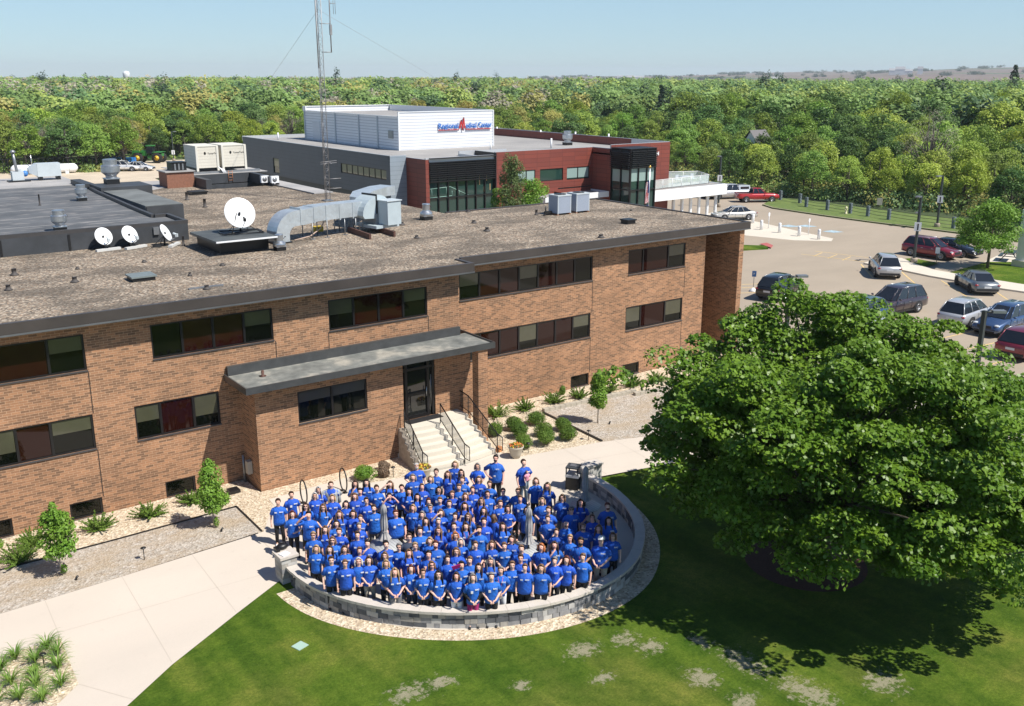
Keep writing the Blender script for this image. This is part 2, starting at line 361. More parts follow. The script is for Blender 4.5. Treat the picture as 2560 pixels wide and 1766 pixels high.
M_galvd = mat('dull_steel', (.30, .31, .32), .45, metal=.7, vary=.15, scale=3)
M_white = mat('white_paint', (.78, .79, .80), .4)
M_ltgrey = mat('light_grey_paint', (.50, .55, .57), .4, vary=.04)
M_rust = mat('rusty_brown_steel', (.10, .045, .032), .7, vary=.3, scale=4)
M_wood = mat('weathered_wood', (.40, .27, .15), .8, vary=.2, scale=5)
def membrane_top():
    m, t, b, pos = newmat('roof_membrane_top', .8)
    n1 = noise(t, pos, .5, 4); n2 = noise(t, pos, 1.6, 3, .5, stretch=(.55, 2.0, 1, R_(-6)))
    c = ramp(t, n1, [(.3, (.075, .080, .085)), (.7, (.135, .14, .145))])
    c = mixc(t, ramp(t, n2, [(.56, (0, 0, 0)), (.66, (.8, .8, .8))]), c, (.27, .25, .235))
    sx = _n(t, 'ShaderNodeSeparateXYZ'); t.links.new(pos, sx.inputs[0])
    d = _n(t, 'ShaderNodeMath', operation='DIVIDE'); t.links.new(sx.outputs[1], d.inputs[0]); d.inputs[1].default_value = 3.1
    f = _n(t, 'ShaderNodeMath', operation='FRACT'); t.links.new(d.outputs[0], f.inputs[0])
    l = _n(t, 'ShaderNodeMath', operation='LESS_THAN'); t.links.new(f.outputs[0], l.inputs[0]); l.inputs[1].default_value = .035
    c = mixc(t, l.outputs[0], c, (.30, .285, .27))
    t.links.new(c, b.inputs['Base Color']); return m
M_memtop = membrane_top()
M_lightroof = mat('light_roof_membrane', (.42, .40, .38), .8, col2=(.30, .295, .29), scale=.35)
M_newroof = mat('pale_gravel_roof', (.36, .345, .325), .9, col2=(.27, .26, .25), scale=.22)
def annex_roof():
    m, t, b, pos = newmat('stained_annex_roof', .7)
    n1 = noise(t, pos, .75, 5, .6); n2 = noise(t, pos, 3, 4)
    c = ramp(t, n1, [(.32, (.13, .14, .132)), (.5, (.205, .212, .195)), (.60, (.33, .315, .27)), (.8, (.43, .40, .335))])
    c = mixc(t, .7, c, ramp(t, n2, [(.3, (.75, .75, .75)), (.7, (1.15, 1.15, 1.15))]), 'MULTIPLY')
    t.links.new(c, b.inputs['Base Color']); return m
M_annexroof = annex_roof()

# ================================================================== ground
def terrain():
    m, t, b, pos = newmat('open_ground', .95)
    n1 = noise(t, pos, .004, 4); n2 = noise(t, pos, .05, 4)
    near = ramp(t, n2, [(.3, (.030, .050, .014)), (.7, (.065, .095, .03))])
    # far fields: stretched brown plough land with green strips
    n3 = noise(t, pos, .0022, 4, .5, stretch=(1, .35, 1, R_(-50)))
    far = ramp(t, n3, [(.36, (.06, .10, .035)), (.44, (.20, .14, .11)), (.62, (.15, .11, .09)), (.72, (.24, .19, .14))])
    ln = _n(t, 'ShaderNodeVectorMath', operation='LENGTH'); t.links.new(pos, ln.inputs[0])
    mr = _n(t, 'ShaderNodeMapRange'); mr.inputs[1].default_value = 1300; mr.inputs[2].default_value = 1600; t.links.new(ln.outputs['Value'], mr.inputs[0])
    c = mixc(t, mr.outputs[0], near, far); t.links.new(c, b.inputs['Base Color'])
    rs = [0, 60, 120, 250, 400, 650, 900, 1200, 1500, 1900, 2400, 3000, 3700, 4500, 5500, 7000, 8800]
    na = 144; vs = [(0, 0, -.06)]; fs = []
    for r in rs[1:]:
        for k in range(na):
            a = 2*math.pi*k/na; vs.append((r*math.cos(a), r*math.sin(a), ground_z(r, a)))
    for k in range(na): fs.append((0, 1+k, 1+(k+1) % na))
    for i in range(len(rs)-2):
        for k in range(na): A = 1+i*na; fs.append((A+k, A+na+k, A+na+(k+1) % na, A+(k+1) % na))
    mb = MB(); mb.add(vs, fs, True); return struct('ground', mb, m)
def ground_z(r, a):
    """flat round the hospital, falling away to the left of the view and rising to fields on the right"""
    px = math.degrees(math.pi/2-a-YA_)       # angle right of the view axis
    if px > 180: px -= 360
    if px < -180: px += 360
    if r < 900: return -.06-min(1, max(0, (r-200)/400))*1.5
    s = max(-30, min(32, px)); 
    tgt = (-.36 if s < -6 else -.36+(s+6)/38*.86)       # apparent elevation in degrees at 5.5 km
    zt = 15+math.tan(math.radians(tgt))*5500-6*0
    f = min(1, (r-900)/4600)
    z = -1.56+(zt+1.56)*(f*f*(3-2*f))
    z += 5*math.sin(a*31+r*.0011)*f*(.4+.6*(s > 0))
    if r > 5600: z = z-(r-5600)*.004
    return z
G_ = terrain()
lawn = [(-14, 6), (-14, 22), (2.5, 20.6), (3.22, 21.4), (4.63, 22.32), (6.08, 23.42), (8.43, 24.89), (10.2, 25.95), (12, 26.2), (23, 26.2), (25.6, 25.82), (40.5, 22.7), (40.5, -8), (10, -12)]
sheet('lawn', lawn, 0.0, M_lawn)
# front path (pale concrete), with joints cut in it
path = [(-14, 28.3), (-14, 22), (2.5, 20.6), (3.22, 21.4), (4.63, 22.32), (6.08, 23.42), (8.43, 24.89), (10.2, 25.95), (11.5, 26.0), (22.5, 26.45), (23.64, 26.23), (25.6, 25.82), (40.5, 22.7), (40.5, 26.0), (28.58, 28.23), (26.09, 29.01), (22.36, 29.70), (21.75, 30.62), (19.9, 30.32), (17.9, 30.55), (15.5, 31.06), (12.2, 31.2), (11.1, 29.4), (6.34, 29.06), (2.5, 28.85)]
sheet('path', path, .008, M_path)
M_jt = mat('path_joint', (.48, .42, .35), .9)
jm = MB()
def jline(a, b, wd=.016, z=.011):
    a = Vector((*a, 0)); b = Vector((*b, 0)); d = (b-a).normalized(); n = Vector((-d.y, d.x, 0))*wd/2
    jm.add([(*(a-n).xy, z), (*(b-n).xy, z), (*(b+n).xy, z), (*(a+n).xy, z)], [(0, 1, 2, 3)])
for a, b in [((4.1, 28.9), (4.01, 26.55)), ((6.34, 29.06), (6.12, 23.55)), ((8.58, 29.19), (8.43, 24.95)), ((1.0, 26.95), (10.3, 26.6)), ((3.89, 23.98), (4.83, 22.5)), ((1.8, 28.8), (1.7, 26.9)), ((10.8, 29.3), (10.8, 26.1)), ((22.5, 28.2), (40, 24.6)), ((24.2, 29.3), (23.9, 26.3)), ((26.6, 28.8), (26.2, 25.8)), ((29, 28.1), (28.6, 25.3))]: jline(a, b)
struct('path_joints', jm, M_jt)
CX, CY = 16.5, 25.26
WPTS = [(10.37,25.37),(10.5,23.91),(11.06,22.71),(11.73,21.81),(12.65,20.88),(13.74,20.06),(14.8,19.52),(16.19,19.22),(17.54,19.17),(18.79,19.51),(20.7,20.9),(21.2,21.5),(21.64,22.2),(22.06,23.3),(22.3,24.2),(22.59,25.2)]
_wp = sorted((math.atan2(y-CY, x-CX) if math.atan2(y-CY, x-CX) < .5 else math.atan2(y-CY, x-CX)-2*math.pi, math.hypot(x-CX, y-CY)) for x, y in WPTS)
def rwall(a):
    """outer radius of the patio wall: nearly a circle, smoothed through the measured points"""
    ws = [math.exp(-((a-t_)/.30)**2) for t_, _ in _wp]; return sum(w_*r_ for w_, (_, r_) in zip(ws, _wp))/max(1e-9, sum(ws))
def arc(r, a0, a1, n=64, cx=CX, cy=CY): return [(cx+r*math.cos(a0+(a1-a0)*i/n), cy+r*math.sin(a0+(a1-a0)*i/n)) for i in range(n+1)]
sheet('patio', arc(5.95, -math.pi*1.02, math.pi*.03)+[(22.5, 26.6), (10.9, 26.6)], .013, M_patio)
sheet('patio_gravel_ring', [(CX+(rwall(a_)+.58)*math.cos(a_), CY+(rwall(a_)+.58)*math.sin(a_)) for a_ in [-math.pi+math.pi*i/80 for i in range(81)]], .0045, M_rock)
# beds by the wall
sheet('rock_bed', [(10.9, 29.2), (13, 29.6), (18.4, 30.2), (18.3, 32.5), (11.2, 32.5)], .002, M_rock)
sheet('rock_bed', [(-14, 31.6), (-14, 34.2), (12.3, 34.2), (12.3, 32.6), (18.5, 32.6), (18.2, 30.5), (15.76, 31.0), (15.8, 31.95), (12.3, 31.85), (11.9, 30.9), (11.15, 29.45), (11.03, 29.49), (11.06, 31.85), (6.9, 31.72)], .004, M_rock)
sheet('mulch_bed', [(-14, 31.55), (6.9, 31.72), (11.06, 31.85), (11.03, 29.45), (6.34, 29.06), (2.5, 28.85), (-14, 28.3)], .012, M_mulch)
sheet('rock_bed', [(21.7, 30.6), (22.36, 29.70), (26.09, 29.0), (26.35, 33.5), (31.7, 33.08), (31.4, 32.75), (42, 31.6), (42, 36.5), (21.7, 36.5)], .004, M_rock)
sheet('mulch_bed', [(26.09, 29.0), (28.58, 28.23), (40.4, 26.0), (40.4, 31.75), (31.4, 32.72), (31.7, 33.05), (26.35, 33.45)], .012, M_mulch)
sheet('plant_bed', [(-3, 26.3), (2.49, 26.46), (4.01, 26.55), (3.89, 23.98), (3.22, 23.35), (1.0, 21.9), (-3, 21.5)], .0125, M_rock)
sheet('tree_mulch_ring', arc(1.9, 0, 2*math.pi, 40, 24.3, 17.2)[:-1], .005, mat('red_brown_mulch', (.085, .04, .028), .95, vary=.3, scale=12))
ed = MB()
def edge(pts, wd=.05, h=.05):
    for a, b in zip(pts, pts[1:]):
        a = Vector((*a, 0)); b = Vector((*b, 0)); d = (b-a).normalized(); n = Vector((-d.y, d.x, 0))*wd/2
        ed.prism([(a-n).xy[:], (b-n).xy[:], (b+n).xy[:], (a+n).xy[:]], .0, h)
edge([(-14, 31.57), (6.9, 31.72), (11.06, 31.87)]); edge([(11.09, 31.9), (11.06, 29.45)]); ed_l = ed; ed = MB(); edge([(26.3, 33.4), (26.07, 29.05)], .09, .07); tag(ed.build('garden_edging', M_black), 'black garden edging right of the round shrubs', 'edging'); ed = ed_l
tag(ed.build('garden_edging', M_black), 'black garden edging on the left between white rock and mulch', 'edging')
# low retaining course of grey blocks behind the right mulch bed
rw = MB()
def blocks(a, b, h=.16, wd=.22, L=.3):
    a = Vector((*a, 0)); b = Vector((*b, 0)); n = int((b-a).length/L); d = (b-a)/n; nn = Vector((-d.y, d.x, 0)).normalized()*wd/2; e = d*.03
    for i in range(n):
        p = a+d*i+e; q = a+d*(i+1)-e; hh = h+random.uniform(-.008, .008)
        rw.prism([(p-nn).xy[:], (q-nn).xy[:], (q+nn).xy[:], (p+nn).xy[:]], 0, hh)
blocks((26.4, 33.52), (31.85, 33.15)); blocks((31.45, 32.8), (41, 31.7))
tag(rw.build('retaining_edge', mat('tan_block', (.40, .36, .29), .9, vary=.15, scale=5)), 'low tan block edging wall behind the right mulch bed', 'retaining wall')

# parking lot and everything flat beyond
sheet('parking_lot', [(43, -30), (43, 31.5), (41.5, 36), (41.5, 60), (44, 140), (150, 175), (130, 130), (112, 100), (97.86, 78.62), (93.2, 76.5), (91.9, 74), (91.4, 66.6), (91.4, 60.4), (92.2, 46), (92, 10), (92, -30)], .01, M_lot)
sheet('sidewalk', [(40.45, -20), (40.45, 31.7), (43.05, 31.5), (43.05, -20)], .006, M_path)
sheet('plaza', [(74.11, 62.55), (75.6, 58.0), (78.0, 55.6), (79.5, 56.5), (80.2, 60), (83.0, 71), (84, 76), (76, 73)], .016, M_white_conc)
def kerbed(name, pts, m, h=.13):
    mb = MB(); mb.prism(pts, -.02, h); return struct(name, mb, m)
kerbed('sidewalk', [(70.4, 46.9), (70.3, 43.5), (69.9, 40.7), (69.9, 38.4), (69.8, 35.3), (70.1, 33.4), (70.4, 20), (70.4, 0), (73.0, 0), (72.9, 20), (72.6, 34.7), (72.3, 39.2), (72.4, 41.8), (73.6, 44.3), (75.0, 46.4), (73.2, 47.3)], M_white_conc)
sheet('grass_island', [(72.9, 43.0), (73.8, 44.6), (74.9, 46.0), (75.6, 45.8), (75.4, 43.2)], .137, M_lawn)
kerbed('sidewalk', [(72.32, 41.8), (72.32, 40.57), (79.0, 41.2), (79.4, 43.3), (75.5, 43.1)], M_lot, .125)
kerbed('grass_verge', [(72.45, 40.5), (79.17, 41.13), (83, 38.4), (90, 36), (90, 0), (72.9, 0), (72.65, 34.7)], M_lawn, .125)
sheet('picnic_pad', [(79.0, 41.3), (82.2, 38.7), (87, 39.4), (84, 42.5)], .133, M_white_conc)
kerbed('grass_verge', [(98.5, 79.3), (93.4, 76.7), (92.0, 74), (91.5, 66.6), (91.5, 60.4), (92.3, 46), (92.1, 10), (100, 10), (101, 79)], mat('rough_grass', (.15, .20, .045), .95, col2=(.09, .14, .03), scale=1.2), .12)
kerbed('grass_verge', [(64, 60), (67.35, 56.96), (69.66, 56.17), (70.6, 57.2), (67.5, 60.5), (64.8, 62.5)], M_lawn, .12)
kb = MB()
for a, b in [((93.4, 76.7), (92.0, 74)), ((92.0, 74), (91.5, 66.6)), ((91.5, 66.6), (91.5, 60.4)), ((91.5, 60.4), (92.3, 46)), ((92.3, 46), (92.1, 10))]:
    a = Vector((*a, 0)); b = Vector((*b, 0)); d = (b-a).normalized(); n = Vector((-d.y, d.x, 0))*.2; kb.prism([(a+n*.1).xy[:], (b+n*.1).xy[:], (b+n).xy[:], (a+n).xy[:]], -.01, .15)
struct('kerb', kb, M_lot)
sheet('red_kerb_ramp', [(70.0, 56.1), (71.2, 56.9), (71.9, 58.2), (70.9, 58.2)], .125, mat('red_ramp', (.42, .11, .10), .8, vary=.1))
pm = MB()
def pl(a, b, wd=.11, z=.015):
    a = Vector((*a, 0)); b = Vector((*b, 0)); d = (b-a).normalized(); n = Vector((-d.y, d.x, 0))*wd/2
    pm.add([(*(a-n).xy, z), (*(b-n).xy, z), (*(b+n).xy, z), (*(a+n).xy, z)], [(0, 1, 2, 3)])
for a, b in [((70.07, 52.9), (71.4, 47.5)), ((72.3, 53.2), (73.4, 48.2)), ((70.1, 51.6), (72.2, 52.3)), ((70.25, 50.3), (72.4, 50.9)), ((70.5, 49), (72.5, 49.6)),
             ((70.25, 43.4), (65.7, 38.9)), ((69.4, 39.4), (65.7, 35.3)), ((69.4, 35.4), (65.6, 31.6)), ((69.5, 31.4), (65.6, 27.6)), ((70.2, 47), (66, 43)),
             ((53.1, 30.0), (56.6, 29.8)), ((51.1, 27.9), (56.6, 27.5)), ((50.6, 33.0), (56.8, 32.3)), ((50.3, 25.4), (56.4, 25.1)), ((50.6, 36.0), (57, 35)), ((56.6, 29.8), (60.5, 29.6)), ((56.6, 27.5), (60.5, 27.3)), ((56.8, 32.3), (60.6, 32)),
             ((55.9, 47.3), (59.4, 45.7)), ((55.0, 46.5), (57.6, 45.2)), ((53.5, 45.4), (57.6, 43.2)), ((50.5, 44.5), (56.5, 48.4))]: pl(a, b)
struct('parking_lines', pm, mat('faded_yellow_paint', (.66, .47, .20), .8, vary=.12, scale=2))
sb = MB(); pm = sb
for q in [(466, 480), (590, 480), (780, 520), (100, 430)]:
    p = atz(1800+(q[0]+40)/2.901, 400+(q[1]+3)/2.901, 0); sb.add([(p.x-.45, p.y-.45, .019), (p.x+.75, p.y-.75, .019), (p.x+.75, p.y+.75, .019), (p.x-.75, p.y+.75, .019)], [(0, 1, 2, 3)])
struct('accessible_bay_markings', sb, mat('pale_blue_paint', (.36, .47, .52), .8, vary=.3, scale=3))
sheet('construction_yard', [(15, 74.5), (36, 74.5), (44, 150), (60, 158), (66, 180), (30, 184), (18, 168)], .0, mat('sandy_ground', (.62, .52, .39), .95, col2=(.48, .40, .30), scale=.3))

# ================================================================== brick building
def wall(mb, axis, c, a0, a1, z0, z1, openings=(), reveal=.12, face=-1):
    """wall sheet in plane axis=c with openings (a0,a1,z0,z1) and reveals going inward"""
    A = sorted({a0, a1, *[v for o in openings for v in o[:2] if a0 <= v <= a1]}); Z = sorted({z0, z1, *[v for o in openings for v in o[2:4] if z0 <= v <= z1]})
    P = (lambda a, z, d=0: (a, c-face*d, z)) if axis == 'y' else (lambda a, z, d=0: (c-face*d, a, z))
    flip = (axis == 'x') != (face > 0)
    for i in range(len(A)-1):
        for j in range(len(Z)-1):
            am, zm = (A[i]+A[i+1])/2, (Z[j]+Z[j+1])/2
            if any(o[0] < am < o[1] and o[2] < zm < o[3] for o in openings): continue
            q = [P(A[i], Z[j]), P(A[i+1], Z[j]), P(A[i+1], Z[j+1]), P(A[i], Z[j+1])]
            mb.add(q[::-1] if flip else q, [(0, 1, 2, 3)])
    for o in openings:
        x0, x1, y0, y1 = o[:4]
        for (p, q) in (((x0, y0), (x1, y0)), ((x1, y0), (x1, y1)), ((x1, y1), (x0, y1)), ((x0, y1), (x0, y0))):
            qd = [P(*p), P(*p, reveal), P(*q, reveal), P(*q)]; mb.add(qd[::-1] if flip else qd, [(0, 1, 2, 3)])
bld = thing('brick_building', 'long three-storey tan brick hospital wing with gravel roof and dark ribbon windows', 'building', (0, 0, 0))
YL, YR = 34.1, 35.4
GL, GB, BL = M_ggreen, M_gbrown, M_blind
# window: x0,x1,z0,z1, list of (right edge x, kind) kind: b brown g green h half blind f full blind
WL = [(1.6, 7.13, 5.32, 6.58, [(3.4, 'h'), (5.97, 'b'), (7.13, 'h')]), (9.33, 13.84, 5.32, 6.56, [(10.42, 'g'), (11.56, 'b'), (12.72, 'b'), (13.84, 'h')]),
      (16.14, 20.64, 5.31, 6.54, [(17.24, 'h'), (18.37, 'b'), (19.51, 'b'), (20.64, 'h')]),
      (1.6, 7.12, 2.48, 3.73, [(3.2, 'b'), (4.68, 'f'), (5.75, 'b'), (7.12, 'h')]), (8.51, 11.56, 2.45, 3.72, [(9.41, 'h'), (10.60, 'b'), (11.56, 'f')]),
      (6.02, 7.1, .02, .64, [(7.1, 'g')]), (9.31, 10.41, .02, .63, [(10.41, 'g')]), (3.1, 4.2, .02, .64, [(4.2, 'g')])]
def even(x0, x1, kinds): n = len(kinds); return [(x0+(x1-x0)*(i+1)/n, k) for i, k in enumerate(kinds)]
WR = [(23.08, 30.85, 5.35, 6.55, even(23.08, 30.85, 'hbbhbbg')), (23.12, 30.78, 2.5, 3.72, even(23.12, 30.78, 'fbbfbbh')),
      (33.2, 37.25, 5.35, 6.58, [(34.25, 'b'), (36.03, 'b'), (37.25, 'h')]), (33.14, 37.2, 2.44, 3.66, [(34.2, 'f'), (35.95, 'b'), (37.2, 'f')]),
      (29.6, 30.76, .03, .64, [(30.76, 'g')]), (33.05, 34.2, .06, .64, [(34.2, 'g')])]
WA = [(14.0, 16.9, 2.35, 3.6, [(15.42, 'n'), (16.9, 'n')])]
doorop = (18.75, 20.42, 1.22, 3.75)
XE = 38.75
# (the left facade is cut in two at x=12.3 only below the annex roof; above it runs on)
mb = MB()
wall(mb, 'y', YL, -14, 22.2, -.1, 7.1, [w_[:4] for w_ in WL])
wall(mb, 'x', 22.2, YL, YR, -.1, 7.1, face=1)
wall(mb, 'y', YR, 22.2, XE, -.1, 7.1, [w_[:4] for w_ in WR])
wall(mb, 'x', XE, YR, 37.6, -.1, 7.1, face=1)
wall(mb, 'y', 37.6, XE, 40.8, -.1, 7.1, [(XE+.35, XE+1.1, 1.0, 3.4), (XE+.35, XE+1.1, 4.4, 6.6)])
wall(mb, 'x', 40.8, 34.85, 37.6, -.1, 7.1, face=-1)
wall(mb, 'y', 34.85, 40.8, 41.15, -.1, 7.1)
wall(mb, 'x', 41.15, 34.85, 47.2, -.1, 7.1, face=1)
wall(mb, 'y', 47.2, 29.8, 41.15, -.1, 7.1, face=1)
wall(mb, 'x', 29.8, 47.2, 67, -.1, 7.1, face=1)
# annex walls
YA2 = 32.6
wall(mb, 'y', YA2, 12.35, 18.52, -.1, 4.1, [w_[:4] for w_ in WA])
wall(mb, 'x', 12.35, YA2, YL, -.1, 4.1, face=-1)
wall(mb, 'x', 18.52, YA2, 33.25, -.1, 4.1, face=1)
wall(mb, 'y', 33.25, 18.52, 20.6, 1.0, 4.1, [(18.75, 20.42, 1.2, 3.78)], reveal=.1)
wall(mb, 'y', 33.25, 20.6, 22.2, -.1, 4.1)
wall(mb, 'x', 22.2, 33.25, YL, -.1, 4.1, face=1)
mb.box(21.75, 22.22, 31.98, 32.42, -.1, 4.1)         # the brick pier under the canopy
wl = mb.build('wall', BR, bld)
def windows(lst, Y, parent):
    for (x0, x1, z0, z1, panes) in lst:
        f = MB(); d = Y+.03
        f.box(x0, x1, d, d+.09, z0, z0+.06); f.box(x0, x1, d, d+.09, z1-.06, z1); f.box(x0, x0+.06, d, d+.09, z0+.06, z1-.06); f.box(x1-.07, x1, d, d+.09, z0+.06, z1-.06)
        for e, k in panes[:-1]: f.box(e-.042, e+.042, d-.002, d+.09, z0+.06, z1-.06)
        wo_ = f.build('window', M_frame, parent)
        s = MB(); s.box(x0-.01, x1+.01, Y-.045, Y+.028, z0-.045, z0-.001); s.build('sill', M_sill, wo_)
        px = x0
        for e, k in panes:
            a, b = px+.04, e-.03
            p = MB(); p.box(a, b, Y+.07, Y+.10, z0+.05, z1-.05); p.build('pane', {'b': GB, 'n': M_ggreen}.get(k, GL), wo_)
            if k in 'hfn':
                zz = z1-.05-(z1-z0)*{'h': .38+.12*random.random(), 'f': .62, 'n': .32}[k]
                q = MB(); q.box(a+.02, b-.02, Y+.062, Y+.069, zz, z1-.06); q.build('blind', M_blind if k != 'n' else mat('grey_blind', (.045, .048, .045), .25, coat=.6), wo_)
            px = e
windows(WL, YL, bld); windows(WR, YR, bld); windows(WA, YA2, bld)
windows([(XE+.35, XE+1.1, 1.0, 3.4, [(XE+1.1, 'g')]), (XE+.35, XE+1.1, 4.4, 6.6, [(XE+1.1, 'g')])], 37.6, bld)
sm = MB()
for x, Y, z0, z1 in [(7.15, YL, .66, 2.43), (7.15, YL, 3.75, 5.27), (30.87, YR, 3.74, 5.3), (30.80, YR, .66, 2.45), (37.27, YR, 3.7, 5.3), (37.2, YR, .0, 2.4), (13.9, YL, 4.6, 5.27), (16.1, YL, 4.6, 5.26), (20.68, YL, 4.6, 5.26)]: sm = MB(); sm.box(x-.016, x+.016, Y-.004, Y+.02, z0, z1); sm.build('expansion_joint', M_joint, bld)
# fascia and soffit
def fascia(parent, pts, z0, z1, th=.16, lip=.06, name='fascia', m=M_bronze, flip=1):
    f = MB(); l = MB()
    for (a, b) in zip(pts, pts[1:]):
        a = Vector((*a, 0)); b = Vector((*b, 0)); d = (b-a).normalized(); n = Vector((-d.y, d.x, 0))*flip
        f.prism([p.xy[:] for p in (a, b, b+n*th, a+n*th)][::flip], z0+lip, z1)
        l.prism([p.xy[:] for p in (a-n*.03, b-n*.03, b+n*th*.6, a+n*th*.6)][::flip], z0, z0+lip-.003)
    fo = f.build(name, m, parent, recalc=True); l.build('drip_edge', M_greymetal, fo, recalc=True)
fascia(bld, [(-14, 33.42), (22.58, 33.42)], 7.0, 7.42); fascia(bld, [(22.58, 33.44), (22.58, 34.72)], 7.003, 7.417); fascia(bld, [(22.75, 34.72), (41.45, 34.72)], 7.0, 7.42); fascia(bld, [(41.45, 34.74), (41.45, 47.4)], 7.002, 7.418); fascia(bld, [(41.3, 47.4), (30.0, 47.4)], 7.0, 7.42)
sf = MB(); sf.prism([(-14, 33.5), (22.45, 33.5), (22.45, 34.8), (41.3, 34.8), (41.3, 47.25), (29.9, 47.25), (29.9, 58), (28.5, 67), (27.5, 66.8), (23.2, 66.9), (23.4, 70), (14.5, 70), (14.5, 55), (-14, 55)], 7.02, 7.36)
rf = sf.build('roof', [M_roofgrav], bld, recalc=True)
# canopy / annex roof
cp = MB(); cp.prism([(11.83, 31.95), (22.5, 31.95), (22.5, 34.06), (11.9, 34.06)], 4.12, 4.26)
co = cp.build('canopy_roof', M_annexroof, bld, recalc=True)
cf = MB(); cf.box(11.78, 22.55, 31.89, 31.95, 4.08, 4.33); cf.box(11.78, 11.83, 31.951, 34.06, 4.081, 4.33); cf.box(22.5, 22.55, 31.951, 34.9, 4.081, 4.33); cf.build('canopy_fascia', mat('charcoal_fascia', (.075, .078, .08), .4, metal=.3, vary=.15), bld)
cf = MB(); cf.box(11.9, 22.15, 33.92, 34.07, 4.262, 4.62); cf.build('canopy_flashing', mat('charcoal_fascia', (.1, .1, .1)), bld)
dp = MB(); dp.lathe([(.12, 0), (.13, .02), (.05, .03), (.055, .2), (.02, .24)], (12.95, 33.2, 4.262), 12); dp.build('roof_drain', M_rust, bld)
# entrance doors, seen in the shadow of the canopy
dr = MB(); Yd = 33.30
for a, b in ((18.76, 18.86), (20.30, 20.41), (19.0, 19.12), (20.05, 20.17)): dr.box(a, b, Yd, Yd+.07, 1.22, 3.76)
dr.box(18.86, 20.30, Yd+.001, Yd+.069, 3.3, 3.4); dr.box(18.86, 20.3, Yd+.001, Yd+.069, 3.68, 3.76); dr.box(19.12, 20.05, Yd+.002, Yd+.068, 1.22, 1.36); dr.box(19.12, 20.05, Yd+.002, Yd+.068, 2.2, 2.34)
do = dr.build('door', M_frame, bld); g = MB(); g.box(18.87, 20.29, Yd+.075, Yd+.09, 1.23, 3.7); g.build('glass', mat('door_glass', (.012, .013, .012), .02, spec=.8), do)
h = MB(); h.tube([(20.0, Yd-.04, 2.1), (20.0, Yd-.04, 2.5)], .018); h.tube([(20.22, Yd-.03, 1.6), (20.22, Yd-.03, 3.0)], .012); h.build('handle', M_galv, do)
nb = MB(); nb.box(18.66, 18.72, 33.22, 33.247, 2.45, 2.75); nb.build('notice', M_white, bld)
# stairs: landing 1.2 m up, six risers, treads bowed outward
st = MB(); zt = 1.22; nst = 7; 
xl0, xr0 = 18.52, 21.72
def bow(y, x0, x1, b=.22, n=14): return [(x0+(x1-x0)*i/n, y-b*(1-(2*i/n-1)**2)) for i in range(n+1)]
for i in range(nst):
    z1 = zt-i*zt/nst; y = 32.40-i*.29
    x0 = 18.45-.045*i; x1 = 21.5+.03*i
    st.prism(bow(y, x0, x1)+[(x1, 33.24), (x0, 33.24)], (-.05 if i == nst-1 else zt-(i+1)*zt/nst-.02), z1-i*.0005)
sto = st.build('steps', M_stair, bld, recalc=True)
ck = MB()
for i in range(nst):
    z1 = zt-i*zt/nst-.03; y = 32.45-i*.29; ck.box(18.16-.045*i, 18.40-.045*i, y-.27, y+.02-.001*i, -.05, max(.08, z1))
ck.box(18.24, 18.44, 32.47, 32.59, -.05, zt+.02); ck.build('cheek_wall', mat('rough_tan_stone', (.36, .31, .25), .9, vary=.2, scale=6), bld)
mt = MB(); mt.box(18.85, 20.5, 32.75, 33.2, zt+.002, zt+.02); tag(mt.build('door_mat', mat('black_rubber', (.012, .012, .014), .9)), 'black door mat on the landing below the entrance doors', 'door mat')
def railing(p0, p1, name_label, ext=None, flat=None):
    """sloping rail from p0 (top, on landing) to p1 (foot) with balusters; posts touch the steps"""
    r = thing('stair_railing', name_label, 'railing', (0, 0, 0), group='black steel stair railings')
    p0 = Vector(p0); p1 = Vector(p1); H = .84
    rail = MB(); pts = ([flat+Vector((0, 0, H))] if flat is not None else [])+[p0+Vector((0, 0, H)), p1+Vector((0, 0, H))]
    ee = p1+Vector((0, -.35, 0)) if ext is None else ext
    pts += [ee+Vector((0, 0, H-.05))]
    rail.tube(pts, .024, 8); rail.tube([ee+Vector((0, 0, H-.05)), ee+Vector((0, 0, .22)), p1+Vector((0, 0, .22)), p0+Vector((0, 0, .16))]+([flat+Vector((0, 0, .16))] if flat is not None else []), .018, 8)
    rail.build('rail', M_black, r)
    b = MB(); n = 24
    for i in range(1, n):
        q = p0+(p1-p0)*i/n; b.tube([q+Vector((0, 0, .2)), q+Vector((0, 0, H))], .0085, 5)
    for i in (1, 2): q = p1+(ee-p1)*i/3; b.tube([q+Vector((0, 0, .22)), q+Vector((0, 0, H-.02))], .0085, 5)
    if flat is not None:
        for i in range(1, 9): q = flat+(p0-flat)*i/9; b.tube([q+Vector((0, 0, .16)), q+Vector((0, 0, H))], .0085, 5)
    b.build('balusters', M_black, r)
    for i in (0, 3, 6):
        q = p0+(p1-p0)*i/6; s = MB(); s.tube([q+Vector((0, 0, -.12 if i == 3 else 0)), q+Vector((0, 0, H))], .02, 6); s.build('post', M_black, r)
railing((18.42, 32.42, zt), (18.18, 30.62, .02), 'black steel stair railing nearest the annex window, left side of the steps')
railing((19.98, 32.18, zt), (20.0, 30.42, .02), 'black steel stair railing down the middle of the concrete steps')
railing((21.48, 32.35, zt), (21.7, 30.55, .02), 'black steel railing on the right of the steps, running on past the brick pier', flat=Vector((21.6, 33.2, zt)))
